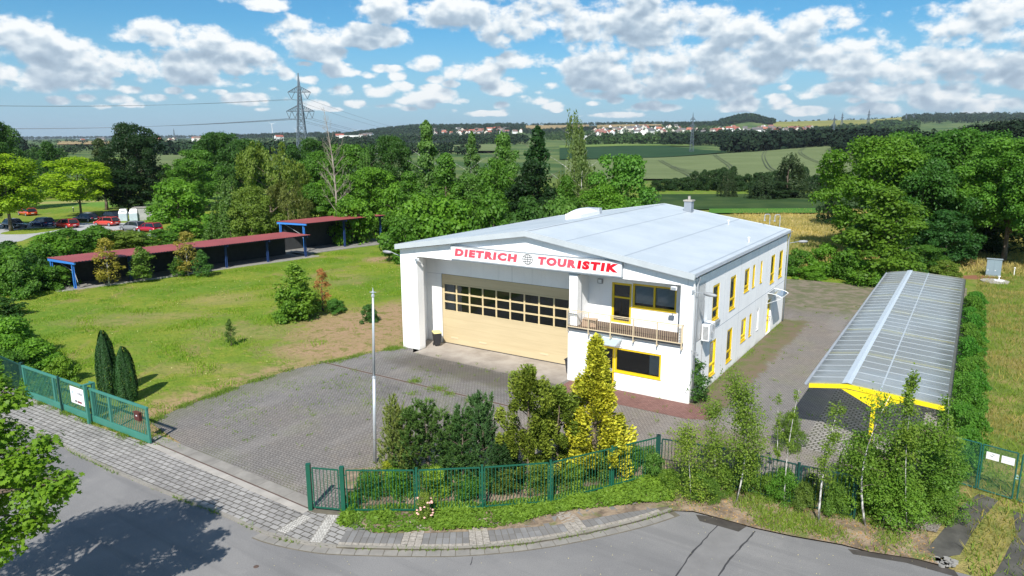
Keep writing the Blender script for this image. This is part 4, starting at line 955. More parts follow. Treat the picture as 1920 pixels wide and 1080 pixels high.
# sign
mb = MB(); mb.box(-16.0, -4.08, -.20, -.02, 6.70, 7.50); sg = mb.build('sign_board', simple('sign_white', (.86, .86, .85), .45, var=.04), hall)
mb = MB(); mb.box(-16.03, -4.05, -.23, -.021, 6.64, 6.70); mb.box(-16.03, -4.05, -.23, -.0, 7.50, 7.54); mb.box(-4.08, -4.05, -.23, -.021, 6.7, 7.5); mb.box(-16.03, -16.0, -.23, -.021, 6.7, 7.5); mb.build('sign_frame', M['zinc'], sg)
def text(s, name, x0, x1, z0, h, y, m, parent, shear=.0, bold=.02, rot=(math.pi / 2, 0, 0), ext=.012, spacing=1.0):
    cu = bpy.data.curves.new(name, 'FONT'); cu.body = s; cu.size = 1.0; cu.offset = bold; cu.extrude = ext / h; cu.shear = shear; cu.space_character = spacing; cu.resolution_u = 3
    to = bpy.data.objects.new(name, cu); COL.objects.link(to); bpy.context.view_layer.update()
    dg = bpy.context.evaluated_depsgraph_get(); me = bpy.data.meshes.new_from_object(to.evaluated_get(dg)); bpy.data.objects.remove(to)
    v_ = np.empty(len(me.vertices) * 3); me.vertices.foreach_get('co', v_); v_ = v_.reshape(-1, 3)
    lo, hi = v_.min(0), v_.max(0); s_ = np.array([(x1 - x0) / (hi[0] - lo[0]), h / (hi[1] - lo[1]), 1]); v_ = (v_ - lo) * s_
    v_ = np.stack([v_[:, 0] + x0, y - (v_[:, 2] - (hi[2] - lo[2])) * ext * 2 / max(hi[2] - lo[2], 1e-6) * -1 * -1, v_[:, 1] + z0], -1)
    me.vertices.foreach_set('co', v_.ravel()); me.update(); me.materials.clear(); me.materials.append(m)
    o = bpy.data.objects.new(name, me); COL.objects.link(o); o.parent = parent; return o
text('DIETRICH', 'lettering', -15.72, -10.93, 6.88, .50, -.215, M['faded_letter'], sg, .12, .072, spacing=1.26)
text('TOUR', 'lettering', -9.47, -6.93, 6.88, .50, -.215, M['faded_letter'], sg, .12, .072, spacing=1.22)
text('ISTIK', 'lettering', -6.86, -4.30, 6.88, .50, -.215, M['red_letter'], sg, .12, .072, spacing=1.26)
mb = MB(); cx_, cz_, r_ = -10.2, 7.13, .30
def ring(rx, rz, dz=0):
    mb.tube([(cx_ + rx * math.cos(a_), -.212, cz_ + dz + rz * math.sin(a_)) for a_ in np.linspace(0, 2 * math.pi, 33)], 0.016, 4, caps=False)
ring(r_ * 1.15, r_); ring(r_ * .62, r_)
mb.tube([(cx_, -.212, cz_ - r_), (cx_, -.212, cz_ + r_)], 0.016, 4)
for q in (-.16, 0, .16): w_ = r_ * 1.15 * math.sqrt(1 - (q / r_) ** 2); mb.tube([(cx_ - w_ + 2 * w_ * i / 8, -.212, cz_ + q + (.05 if q > 0 else -.05 if q < 0 else 0) * -math.cos((i / 8 - .5) * math.pi)) for i in range(9)], 0.016, 4)
mb.build('globe_emblem', M['black'], sg)

# roof, fascia, gutter, chimney, skylight, vents
of, os_ = .38, .10; t_ = .05
def rp_(x, y): return EZ + (RZ - EZ) * (1 - abs(x + BW / 2) / (BW / 2 + os_))
x0_, x1_, y0_, y1_ = -BW - os_, os_, -of, BLn + .12
mb = MB(); xm = -BW / 2; zc_ = RZ
for dz in (0, -.06): mb.add([(x0_, y0_, EZ + dz), (xm, y0_, zc_ + dz), (xm, y1_, zc_ + dz), (x0_, y1_, EZ + dz)], [(0, 1, 2, 3)]); mb.add([(xm, y0_, zc_ + dz), (x1_, y0_, EZ + dz), (x1_, y1_, EZ + dz), (xm, y1_, zc_ + dz)], [(0, 1, 2, 3)])
rf = mb.build('roof', M['roof'], hall)
mb = MB()
for (ya, yb) in ((y0_ - .03, y0_ + .02), (y1_ - .02, y1_ + .03)):
    for (xa, xb, za, zb2) in ((x0_ - .02, xm, EZ, zc_), (xm, x1_ + .02, zc_, EZ)):
        for sgn in (1,):
            P = [(xa, ya, za - .31), (xb, ya, zb2 - .31), (xb, ya, zb2 + .03), (xa, ya, za + .03), (xa, yb, za - .31), (xb, yb, zb2 - .31), (xb, yb, zb2 + .03), (xa, yb, za + .03)]
            mb.add(P, [(0, 1, 2, 3), (7, 6, 5, 4), (0, 4, 5, 1), (2, 6, 7, 3), (1, 5, 6, 2), (0, 3, 7, 4)])
mb.box(x0_ - .03, x0_ + .02, y0_ + .02, y1_ - .02, EZ - .31, EZ + .03); mb.build('fascia', M['fascia'], rf)
# soffit in front
mb = MB(); mb.add([(x0_, y0_ + .02, EZ - .28), (xm, y0_ + .02, zc_ - .28), (xm, -.002, zc_ - .28), (x0_, -.002, EZ - .28)], [(0, 1, 2, 3)]); mb.add([(xm, y0_ + .02, zc_ - .28), (x1_, y0_ + .02, EZ - .28), (x1_, -.002, EZ - .28), (xm, -.002, zc_ - .28)], [(0, 1, 2, 3)]); mb.build('soffit', M['white'], rf)
mb = MB(); mb.box(x1_ - .06, x1_ + .03, y0_ + .02, y1_ - .02, EZ - .22, EZ - .01); mb.build('eaves_board', M['fascia'], rf)
mb = MB(); V_ = []
for i in range(7):
    a_ = math.pi * i / 6; V_ += [(x1_ + .10 - .075 * math.cos(a_), y0_ + .1, EZ - .08 - .085 * math.sin(a_)), (x1_ + .10 - .075 * math.cos(a_), y1_ - .1, EZ - .08 - .085 * math.sin(a_))]
mb.add(V_, [(2 * i, 2 * i + 1, 2 * i + 3, 2 * i + 2) for i in range(6)]); mb.tube([(x1_ + .18, y0_ + .1, EZ - .08), (x1_ + .18, y1_ - .1, EZ - .08)], .014, 6); mb.build('gutter', M['zinc'], hall)
for yy_, top in ((.30, EZ - .15), (BLn - .25, EZ - .15)):
    mb = MB(); mb.tube([(x1_ + .10, yy_ - .2, top), (x1_ + .08, yy_, top - .22), (.09, yy_, top - .5), (.09, yy_, .05)], .055, 10); mb.build('downpipe', M['zinc'], hall, smooth=True)
# ridge cap
mb = MB(); mb.add([(xm - .12, y0_, zc_ + .008), (xm, y0_, zc_ + .03), (xm + .12, y0_, zc_ + .008), (xm - .12, y1_, zc_ + .008), (xm, y1_, zc_ + .03), (xm + .12, y1_, zc_ + .008)], [(0, 1, 4, 3), (1, 2, 5, 4)]); mb.build('ridge_cap', M['roof'], rf)
cxx, cyy = -7.55, 20.3
mb = MB(); zb_ = rp_(cxx, cyy) - .1; mb.box(cxx - .30, cxx + .30, cyy - .30, cyy + .30, zb_, zb_ + .95); ch_ = mb.build('chimney', simple('slate_cladding', (.27, .30, .34), .6, .2, var=.15), rf)
mb = MB(); mb.box(cxx - .37, cxx + .37, cyy - .37, cyy + .37, zb_ + .95, zb_ + 1.06); mb.lathe([(.11, 1.06), (.11, 1.35), (.13, 1.36), (.0, 1.37)], (cxx, cyy, zb_), 12); mb.build('chimney_cap', M['concrete'], ch_)
# domed skylight on the far slope
sx, sy, sw, sh_ = -13.35, 12.9, .60, 1.55; zb_ = rp_(sx, sy)
mb = MB(); mb.box(sx - sw - .05, sx + sw + .05, sy - sh_ - .05, sy + sh_ + .05, zb_ - .3, zb_ + .30); sk = mb.build('skylight', M['white_paint'], rf)
mb = MB(); V_ = []; nu, nv = 10, 14
for i in range(nv + 1):
    for j in range(nu + 1):
        a_, c_ = j / nu * 2 - 1, i / nv * 2 - 1; V_.append((sx + a_ * sw, sy + c_ * sh_, zb_ + .31 + .36 * (1 - a_ * a_) ** .6 * (1 - c_ ** 2) ** .5))
mb.add(V_, [(i * (nu + 1) + j, i * (nu + 1) + j + 1, (i + 1) * (nu + 1) + j + 1, (i + 1) * (nu + 1) + j) for i in range(nv) for j in range(nu)]); mb.build('skylight_dome', simple('opal_acrylic', (.80, .82, .83), .25), sk, smooth=True)
mb = MB(); mb.box(sx - sw - .02, sx + sw + .02, sy + sh_ + .06, sy + sh_ + .5, zb_ - .3, zb_ + .55); mb.build('smoke_vent', M['zinc'], sk)
for vx, vy in ((-3.67, 18.2), (-.62, 12.6), (-16.0, 16.0)):
    mb = MB(); z_ = rp_(vx, vy); mb.tube([(vx, vy, z_ - .05), (vx, vy, z_ + .28)], .05, 8); mb.lathe([(.09, .26), (.09, .30), (.0, .36)], (vx, vy, z_), 10); mb.build('roof_vent', M['white_paint'], rf)
# air conditioner: built as a cabinet with louvre and fan
ax0, ax1, at0, at1, az0, az1 = .06, .50, 1.38, 2.42, 3.26, 4.20
mb = MB(); mb.box(ax0, ax1, at0, at1, az0, az1); ac = mb.build('air_conditioner', M['white_paint'], hall, bevel=.03)
mb = MB(); 
for i in range(12): mb.box(ax0 + .08, ax1 - .06, at0 - .008, at0 - .001, az0 + .10 + i * .063, az0 + .13 + i * .063)
mb.build('louvre', M['black'], ac)
mb = MB(); V_ = []
cy2, cz2 = (at0 + at1) / 2 + .05, (az0 + az1) / 2
for rr in (.10, .18, .26, .34): mb.tube([(ax1 + .012, cy2 + rr * math.cos(a_), cz2 + rr * math.sin(a_)) for a_ in np.linspace(0, 2 * math.pi, 25)], .008, 4, caps=False)
mb.build('fan_grille', M['grey_plastic'], ac); mb = MB(); mb.box(.0, ax1 - .05, at0 + .1, at0 + .14, az0 - .05, az0 - .004); mb.box(.0, ax1 - .05, at1 - .14, at1 - .1, az0 - .05, az0 - .004); mb.build('bracket', M['zinc'], ac)
mb = MB(); mb.box(.0, .10, 3.25, 4.65, 3.62, 3.80); mb.build('cable_tray', M['zinc'], hall)
mb = MB(); mb.tube([(.03, 1.7, 3.2), (.03, 1.72, 1.9)], .02, 6); mb.box(.0, .07, 1.55, 1.72, 1.75, 2.0); mb.build('cable_box', M['grey_plastic'], hall)
mb = MB(); mb.tube([(.0, -.05, 3.05), (.35, -.12, 3.02), (.35, -.12, 2.92)], .018, 6); mb.box(.28, .42, -.18, -.06, 2.84, 2.93); mb.build('water_spout', M['grey_plastic'], hall)
# carton left on the balcony
bxn = empty('cardboard_box', bl(-6.35, .55, 3.39), BYAW + .25, 'worn cardboard box left on the balcony boards beside the white pillar', 'box')
mb = MB(); mb.box(-.42, .42, -.28, .28, 0, .42); cb_ = mb.build('carton', simple('cardboard', (.42, .29, .20), .9, var=.15, scale=2), bxn, bevel=.01)
mb = MB(); mb.box(-.42, .42, -.03, .03, .421, .424); mb.build('tape', simple('tape', (.55, .45, .30), .4), bxn)
# bins
def bin_(s, t, rz, lidm, label):
    o = empty('wheelie_bin', bl(s, t, .013), BYAW + rz, label, 'bin', 'wheelie bins beside the hall door'); mb = MB()
    P = []; 
    for z, w_, d_ in ((.10, .20, .22), (.96, .27, .32)): P += [(-w_, -d_, z), (w_, -d_, z), (w_, d_, z), (-w_, d_, z)]
    mb.add(P, [(3, 2, 1, 0), (4, 5, 6, 7), (0, 1, 5, 4), (1, 2, 6, 5), (2, 3, 7, 6), (3, 0, 4, 7)]); mb.build('body', M['black'] if lidm is not M['black'] else simple('dark_grey_plastic', (.045, .047, .055), .5), o, bevel=.02)
    mb = MB(); mb.add([(-.30, -.36, .965), (.30, -.36, .965), (.30, .34, .985), (-.30, .34, .985), (-.27, -.33, 1.02), (.27, -.33, 1.02), (.27, .30, 1.06), (-.27, .30, 1.06)], [(0, 1, 2, 3), (4, 5, 6, 7), (0, 1, 5, 4), (1, 2, 6, 5), (2, 3, 7, 6), (3, 0, 4, 7)]); mb.tube([(-.24, .37, .98), (.24, .37, .98)], .018, 6); mb.build('lid', lidm, o)
    for x in (-.21, .21):
        w_ = MB(); w_.tube([(x - .03, .2, .1), (x + .03, .2, .1)], .10, 14); w_.build('wheel', M['black'], o)
    return o
yl = simple('faded_yellow_lid', (.62, .57, .25), .5, var=.1)
bb = bin_(-18.72, 1.45, .95, yl, 'black wheelie bin with faded yellow lid and yellow sticker, left of the roller door')
mb = MB(); mb.add([(.245, -.16, .45), (.245, .12, .45), (.262, .12, .80), (.262, -.16, .80)], [(0, 1, 2, 3)]); mb.build('sticker', simple('yellow_sticker', (.70, .66, .02), .5), bb)
bin_(-7.80, 1.0, -.1, M['black'], 'dark grey wheelie bin with closed dark lid, right of the roller door')
# ------------------------------------------------------------------ carport
M['poly'] = None
def carport_roof_mat():
    m, k, b = mat('translucent_roof_sheet'); P = k.node('ShaderNodeTexCoord').outputs['Object']; o = k.sep(P)
    n = k.noise(k.v('MULTIPLY', P, (0.5, 1.4, 1)), 1.0, 5, 0.7); n2 = k.noise(P, 0.16, 3, 0.5)
    c = k.mix(k.ss(n, 0.32, 0.68), (0.46, 0.54, 0.60), (0.60, 0.67, 0.72)); c = k.mix(k.ss(n2, 0.42, 0.60), c, (0.46, 0.50, 0.52))
    ed = k.ss(k.m('ADD', o[0], k.m('MULTIPLY', n, 0.8)), 0.95, 0.30); c = k.mix(k.m('MULTIPLY', ed, 0.6), c, (0.10, 0.11, 0.12))
    ed2 = k.ss(k.m('ADD', o[0], k.m('MULTIPLY', n, 2.2)), 5.7, 6.7); c = k.mix(k.m('MULTIPLY', ed2, 0.65), c, (0.09, 0.085, 0.08))
    w = k.m('PINGPONG', o[1], 0.038); 
    k.l.new(c, b.inputs['Base Color']); b.inputs['Roughness'].default_value = 0.38; b.inputs['Metallic'].default_value = 0.1; b.inputs['Specular IOR Level'].default_value = 0.6
    tr = k.node('ShaderNodeBsdfTranslucent'); tr.inputs[0].default_value = (.85, .90, .92, 1); mx = k.node('ShaderNodeMixShader'); mx.inputs[0].default_value = .55; k.l.new(b.outputs[0], mx.inputs[1]); k.l.new(tr.outputs[0], mx.inputs[2]); k.l.new(mx.outputs[0], k.n['Material Output'].inputs[0])
    return m
M['croof'] = carport_roof_mat()
CPo = bl(6.17, -1.41, 0); CPL, CPW, RS = 34.4, 5.62, 1.70; ZE, ZR = 2.80, 3.08
cport = empty('carport', (CPo[0], CPo[1], 0), BYAW, 'long open carport with bright yellow steel frame and grey ribbed roof', 'carport')
def cz(x): return ZE + (ZR - ZE) * (x / RS if x < RS else (CPW - x) / (CPW - RS))
mb = MB()
for dz in (0,): mb.add([(0, 0, ZE + dz), (RS, 0, ZR + dz), (CPW, 0, ZE + dz), (0, CPL, ZE + dz), (RS, CPL, ZR + dz), (CPW, CPL, ZE + dz)], [(0, 1, 4, 3), (1, 2, 5, 4)])
cr = mb.build('roof', M['croof'], cport)
rib = simple('aluminium_rib', (.47, .52, .55), .5, .1)
for i in range(1, 32):
    t = CPL * i / 32; mb = MB()
    for (xa, xb) in ((.02, RS), (RS, CPW - .02)): mb.beam((xa, t, cz(xa) + .006), (xb, t, cz(xb) + .006), .035, .012)
    mb.build('roof_rib', rib, cr)
mb = MB(); mb.add([(RS - .24, -.02, cz(RS - .24) + .03), (RS, -.02, ZR + .05), (RS + .16, -.02, cz(RS + .16) + .03), (RS - .24, CPL + .02, cz(RS - .24) + .03), (RS, CPL + .02, ZR + .05), (RS + .16, CPL + .02, cz(RS + .16) + .03)], [(0, 1, 4, 3), (1, 2, 5, 4)]); mb.build('ridge_cap', simple('pale_ridge_cap', (.50, .57, .62), .5, .1, var=.06), cr)
mb = MB(); mb.beam((3.05, 0, cz(3.05) + .008), (3.05, CPL, cz(3.05) + .008), .07, .006); mb.build('purlin_line', simple('purlin', (.40, .45, .48), .5), cr)
for nm, xg, mt in (('gutter', -.07, M['zinc']), ('gutter', CPW + .07, simple('mossy_gutter', (.09, .10, .085), .8, var=.4))):
    mb = MB(); V_ = []
    for i in range(7):
        a_ = math.pi * i / 6; V_ += [(xg - .07 * math.cos(a_), -.05, ZE - .01 - .07 * math.sin(a_)), (xg - .07 * math.cos(a_), CPL + .05, ZE - .01 - .07 * math.sin(a_))]
    mb.add(V_, [(2 * i, 2 * i + 1, 2 * i + 3, 2 * i + 2) for i in range(6)]); mb.build(nm, mt, cport)
PX = 2.85
for i in range(7):
    t = .06 + (CPL - .12) * i / 6; f = MB()
    f.beam((PX, t, 0), (PX, t, cz(PX) - .26), .17, .17, up=(0, 1, 0)); fo = f.build('post', M['yellow2'], cport)
    h_ = .20
    for (xa, xb) in ((.06, RS), (RS, CPW - .04)):
        f = MB(); za, zb2 = cz(xa) - .035, cz(xb) - .035
        f.add([(xa, t - .05, za - h_), (xb, t - .05, zb2 - h_), (xb, t - .05, zb2), (xa, t - .05, za), (xa, t + .05, za - h_), (xb, t + .05, zb2 - h_), (xb, t + .05, zb2), (xa, t + .05, za)], [(0, 1, 2, 3), (7, 6, 5, 4), (0, 4, 5, 1), (3, 2, 6, 7), (1, 5, 6, 2), (0, 3, 7, 4)]); f.build('beam', M['yellow2'], cport)
    for xb, dx in ((PX - .09, -1.35), (PX + .09, 1.15)):
        f = MB(); zt2 = cz(xb + dx) - .24; zt1 = cz(xb) - .24
        f.add([(xb, t - .015, zt1), (xb + dx, t - .015, zt2), (xb, t - .015, zt1 - .62), (xb, t + .015, zt1), (xb + dx, t + .015, zt2), (xb, t + .015, zt1 - .62)], [(0, 1, 2), (5, 4, 3), (0, 3, 4, 1), (1, 4, 5, 2), (0, 2, 5, 3)]); f.build('gusset', M['yellow2'], cport)
    f = MB(); f.box(PX - .45, PX + .45, t - .25 + .3, t + .25 + .3, -.05, .10); f.build('footing', M['concrete'], cport)

# ------------------------------------------------------------------ red roofed sheds
M['red_roof'] = simple('red_trapezoid_sheet', (.24, .058, .055), .5, var=.22, scale=.35)
M['blue'] = simple('blue_painted_steel', (.045, .21, .60), .45, var=.1)
M['blue_dark'] = simple('dark_blue_steel', (.02, .05, .16), .5, var=.1)
def shed(A0, A1, A2, A3, z, ncols, label, end_light=True, lift=.02):
    """A0..A3: rear near end, front near end, front far end, rear far end"""
    A0, A1, A2, A3 = [np.array(q, float) for q in (A0, A1, A2, A3)]
    c0 = A1; L = np.linalg.norm(A2 - A1); ux = (A2 - A1) / L; rz = math.atan2(ux[1], ux[0]); uy = np.array([-ux[1], ux[0]]); dep = float((A0 - A1) @ uy); sk = float((A0 - A1) @ ux)
    o = empty('shed', (c0[0], c0[1], 0), rz, label, 'shed', None)
    mb = MB(); n = int(L / .30); V_ = []
    for i in range(n * 2 + 1):
        x = L * i / (2 * n); zz = z + (.04 if i % 2 else 0); V_ += [(x, -.25, zz - .05), (x + sk, dep, zz + lift)]
    mb.add(V_, [(2 * i, 2 * i + 1, 2 * i + 3, 2 * i + 2) for i in range(2 * n)])
    V2 = [(x_, y_, z_ - .03) for x_, y_, z_ in V_]; mb.add(V2, [(2 * i, 2 * i + 1, 2 * i + 3, 2 * i + 2) for i in range(2 * n)]); mb.build('roof', M['red_roof'], o)
    for i in range(ncols):
        x = .10 + (L - .6) * i / (ncols - 1); mt = M['blue'] if i == 0 else M['blue_dark']
        for y, s_ in ((.55, 0), (dep - .5, sk * .9)):
            if i and y > 1: continue
            mb = MB(); h_ = z - .25
            mb.box(x + s_ - .10, x + s_ + .10, y - .02, y + .02, 0, h_); mb.box(x + s_ - .10, x + s_ - .075, y - .10, y + .10, 0, h_); mb.box(x + s_ + .075, x + s_ + .10, y - .10, y + .10, 0, h_); mb.build('post', mt, o)
        mb = MB(); mb.beam((x, -.15, z - .20), (x + sk, dep - .05, z - .20 + lift * .8), .16, .24); mb.build('beam', mt, o)
    mb = MB(); mb.tube([(.5, .6, .1), (.5, (dep) * .35, z * .55), (.5 + sk * .8, dep - .6, z - .35)], .04, 6); mb.build('brace', M['grey_plastic'], o)
    for y in (.0, dep * .5, dep - .1):
        mb = MB(); mb.beam((.1 + sk * y / dep, y, z - .10 + lift * y / dep), (L - .1 + sk * y / dep, y, z - .10 + lift * y / dep), .07, .12); mb.build('purlin', M['blue_dark'], o)
    mb = MB(); mb.box(sk * .9 + .3, L + sk * .9 - .3, dep - .35, dep - .28, 0.02, z - .1); mb.build('rear_wall_or_shade', simple('under_roof_shade', (.035, .038, .040), .9, var=.3), o)  # dark sheet added at the back, standing in for shade under the roof
    return o, ux, uy
sA, ux, uy = shed((-46.6, 69.9), (-42.6, 67.6), (-25.15, 87.7), (-29.6, 89.9), 2.85, 6, 'long low open shed with dark red roof and bright blue posts at its end')
sB, _, _ = shed((-31.0, 92.8), (-26.7, 91.0), (-18.15, 101.2), (-22.4, 104.0), 3.9, 3, 'shorter but taller red roofed open shed behind the long low one')
mb = MB()
for A_, B_, d0, d1 in (((-43.9, 67.6), (-24.8, 88.6), -.4, 4.6), ((-27.6, 90.4), (-17.0, 102.2), -1.2, 4.4)):
    a_ = np.array(A_); b_ = np.array(B_); t = (b_ - a_) / np.linalg.norm(b_ - a_); n_ = np.array([-t[1], t[0]])
    mb.prism([tuple(a_ - t * .6 + n_ * d0), tuple(b_ + n_ * d0), tuple(b_ + n_ * d1), tuple(a_ - t * .6 + n_ * d1)], -.1, .03)
o = mb.build('shed_floor', M['gravel']); o['kind'] = 'structure'
mb = MB()
for A_, B_ in (((-43.6, 67.0), (-24.4, 88.2)), ((-26.9, 90.0), (-16.6, 101.6)), ((-26.9, 90.0), (-29.2, 92.2)), ((-47.2, 69.6), (-44.2, 67.4))):
    mb.beam((*A_, .03), (*B_, .03), .18, .14)
o = mb.build('shed_kerb', M['concrete']); o['kind'] = 'structure'

# ------------------------------------------------------------------ fences and gates
M['teal'] = simple('teal_gate_paint', (.045, .195, .148), .45, var=.12, scale=1.5)
M['green'] = simple('green_fence_paint', (.008, .088, .052), .42, var=.12)
M['dgreen'] = simple('dark_green_paint', (.008, .050, .040), .45, var=.15)
def bar_fence(name, pts, h, label, post_w=.085, group=None, m=None, big=(0,), bar=.022, step=.135, hs=None):
    m = m or M['green']; o = empty(name, (pts[0][0], pts[0][1], 0), 0, label, 'fence', group); b0 = np.array(pts[0])
    P = [np.array(p) - b0 for p in pts]; n = len(P)
    for i, p in enumerate(P):
        w = post_w * (1.9 if i in big else 1.0); mb = MB(); hh = h + (.10 if i in big else .05); mb.box(p[0] - w / 2, p[0] + w / 2, p[1] - w / 2, p[1] + w / 2, -.1, hh)
        mb.box(p[0] - w / 2 - .008, p[0] + w / 2 + .008, p[1] - w / 2 - .008, p[1] + w / 2 + .008, hh, hh + .015); mb.build('post', m, o)
    for i in range(n - 1):
        a, b_ = P[i], P[i + 1]; t = (b_ - a) / np.linalg.norm(b_ - a); a = a + t * (.10 if i not in big else .16); b_ = b_ - t * (.10 if i + 1 not in big else .16); L = np.linalg.norm(b_ - a)
        mb = MB(); 
        for z in (.12, h - .04): mb.beam((*a, z), (*b_, z), .045, .05)
        for q in (a, b_): mb.beam((*q, .12), (*q, h - .04), .045)
        nb_ = max(2, int(L / step))
        for j in range(1, nb_): q = a + t * L * j / nb_; mb.beam((*q, .14), (*q, h - .06), bar)
        pn = mb.build('fence_panel', m, o)
        for q, s_ in ((a, -1), (b_, 1)):
            for z in (.35, h - .25):
                k2 = MB(); k2.beam((*(q), z), (*(q + t * s_ * .09), z), .03); k2.build('bracket', m, pn)
    return o
bar_fence('bar_fence', [tuple(q) for q in FEN1], 1.80, 'green vertical bar fence along the curved pavement below the conifers', big=(0, 1))
o = bar_fence('bar_fence', [tuple(q) for q in FEN2[:4]], 1.75, 'dark green bar fence half hidden by young birches beside the road verge', big=(0,), m=M['dgreen'])
# sliding gate
G0 = np.array([-17.19, 31.38]); G1 = np.array([-27.54, 37.97]); gt = (G1 - G0) / np.linalg.norm(G1 - G0); GL = 12.27
gate = empty('sliding_gate', (G0[0], G0[1], 0), math.atan2(gt[1], gt[0]), 'long teal green sliding gate standing open beside the driveway entrance', 'gate'); H_ = 1.86
mb = MB(); mb.box(0, GL, -.05, .05, .06, .40); mb.build('bottom_beam', M['teal'], gate, bevel=.01)
mb = MB(); mb.box(-.02, GL, -.06, .06, H_ - .11, H_); mb.build('top_rail', M['teal'], gate, bevel=.01)
us_ = [0.07, 3.35, 5.0, 8.85, GL - .07]
for u in us_: mb = MB(); mb.box(u - .07, u + .07, -.045, .045, .40, H_ - .11); mb.build('upright', M['teal'], gate)
nb = 0
for a_, b_ in zip(us_, us_[1:]):
    n = int((b_ - a_ - .14) / .155)
    for j in range(1, n): 
        u = a_ + .07 + (b_ - a_ - .14) * j / n; mb = MB(); mb.box(u - .014, u + .014, -.014, .014, .40, H_ - .11); mb.build('bar', M['teal'], gate); nb += 1
gp = empty('gate_post', (G0[0] + gt[0] * 5.15 + gt[1] * 0, G0[1] + gt[1] * 5.15, 0), math.atan2(gt[1], gt[0]), 'teal portal post that guides the sliding gate between its two halves', 'post')
for y in (.20, -.20): mb = MB(); mb.box(-.08, .08, y - .07, y + .07, -.05, 2.06); mb.build('post', M['teal'], gp, bevel=.008)
mb = MB(); mb.box(-.10, .45, -.28, -.22, 1.98, 2.06); mb.box(-.09, .09, -.27, .27, 2.062, 2.10); mb.box(.30, .42, -.28, .28, 1.90, 1.98); mb.build('crosspiece', M['teal'], gp)
gp2 = empty('gate_post', (G0[0] + gt[0] * 8.0, G0[1] + gt[1] * 8.0, 0), math.atan2(gt[1], gt[0]), 'thin dark green post in front of the closed half of the sliding gate', 'post')
mb = MB(); mb.box(-.04, .04, .10, .18, -.05, 1.95); mb.build('post', M['dgreen'], gp2); mb = MB(); mb.lathe([(.06, 1.951), (.05, 2.02), (.0, 2.04)], (0, .14, 0), 8); mb.build('post_cap', M['dgreen'], gp2)
# notice board on the gate
nbd = empty('notice_board', (G0[0] + gt[0] * 6.98, G0[1] + gt[1] * 6.98, 0), math.atan2(gt[1], gt[0]) + math.pi, 'white printed notice board screwed to the teal sliding gate', 'sign')
mb = MB(); mb.box(0, 1.34, -.075, -.06, .76, 1.66); bo = mb.build('board', simple('notice_white', (.82, .83, .83), .4, var=.03), nbd)
tb = simple('blue_print', (.10, .32, .50), .5); tk = simple('grey_print', (.16, .16, .18), .5)
def textbit(s, x0, x1, z0, h, mt, par, y=-.077, bold=.012): return text(s, 'lettering', x0, x1, z0, h, y, mt, par, 0, bold, ext=.002)
textbit('HIER', .72, 1.20, 1.29, .13, tk, bo, bold=.03)
fp_ = simple('faint_grey_print', (.50, .50, .52), .6)
for xa, xb, zz in ((.30, .78, 1.52), (.84, 1.20, 1.51), (.12, .42, 1.17), (.48, .80, 1.165), (.86, 1.22, 1.16), (.24, .55, 1.06), (.62, 1.10, 1.055)):
    mb = MB(); mb.box(xa, xb, -.0785, -.0755, zz, zz + .035); mb.build('print_line', fp_, bo)
mb = MB(); mb.add([(.14, -.0775, 1.30), (.24, -.0775, 1.30), (.24, -.0775, 1.44), (.18, -.0775, 1.44)], [(0, 1, 2, 3)]); mb.build('emblem', tb, bo)
mb = MB(); mb.box(.40, .56, -.0785, -.0755, .84, .96); mb.build('emblem', M['black'], bo); mb = MB(); mb.box(.62, 1.06, -.0785, -.0755, .84, .95); mb.build('emblem', simple('maroon_print', (.20, .06, .07), .5), bo)
lb = empty('letter_box', (G0[0] + gt[0] * .62, G0[1] + gt[1] * .62, 0), math.atan2(gt[1], gt[0]) + math.pi, 'small dark brown letter box hung on the free end of the sliding gate', 'letter box')
mb = MB(); mb.box(-.24, .20, -.20, -.052, 1.13, 1.52); mb.build('body', simple('brown_lacquer', (.085, .022, .018), .4), lb, bevel=.01)
mb = MB(); mb.box(-.26, .22, -.23, -.05, 1.525, 1.55); mb.build('lid', simple('brown_lid', (.11, .03, .02), .4), lb); mb = MB(); mb.box(-.06, .05, -.204, -.201, 1.36, 1.41); mb.build('name_plate', M['white_paint'], lb)
# dark green fence going on beyond the gate
bar_fence('bar_fence', [(-27.7, 38.1), (-30.6, 40.2), (-33.6, 42.5), (-37.5, 45.5), (-41.5, 48.6)], 1.85, 'dark green bar fence overgrown by the hedge at the far left', m=M['dgreen'])
# mesh gate on the right
mg0 = np.array([19.00, 26.58]); md = (np.array([19.80, 25.72]) - mg0); lw_ = np.linalg.norm(md); md = md / lw_; rzg = math.atan2(md[1], md[0])
mgate = empty('mesh_gate', (mg0[0], mg0[1], 0), rzg, 'green wire mesh double gate tied shut, with two white notices', 'gate')
GH = 2.0
def mesh_leaf(u0, u1, h, name='gate_leaf', wire=True):
    mb = MB()
    for z in (.08, h): mb.tube([(u0, 0, z), (u1, 0, z)], .028, 8)
    for u in (u0, u1): mb.tube([(u, 0, .08), (u, 0, h)], .030, 8)
    lf = mb.build(name, simple('green_tube', (.012, .095, .075), .45), mgate)
    w = MB(); s_ = .085; H2 = h - .08; L = u1 - u0
    n = int((L + H2) / s_)
    for i in range(n):
        for sg_ in (1, -1):
            a = -H2 + i * s_; xa, xb = max(a, 0), min(a + H2, L)
            if xb - xa < .03: continue
            za, zb2 = xa - a, xb - a
            if sg_ < 0: za, zb2 = H2 - za, H2 - zb2
            w.beam((u0 + xa, 0, .08 + za), (u0 + xb, 0, .08 + zb2), .005)
    w.build('wire_mesh', simple('green_wire', (.03, .14, .10), .5), lf); return lf
L1 = mesh_leaf(.0, 1.17, GH); L2 = mesh_leaf(1.33, 3.4, GH); L0 = mesh_leaf(-1.6, -.08, GH)
mb = MB(); 
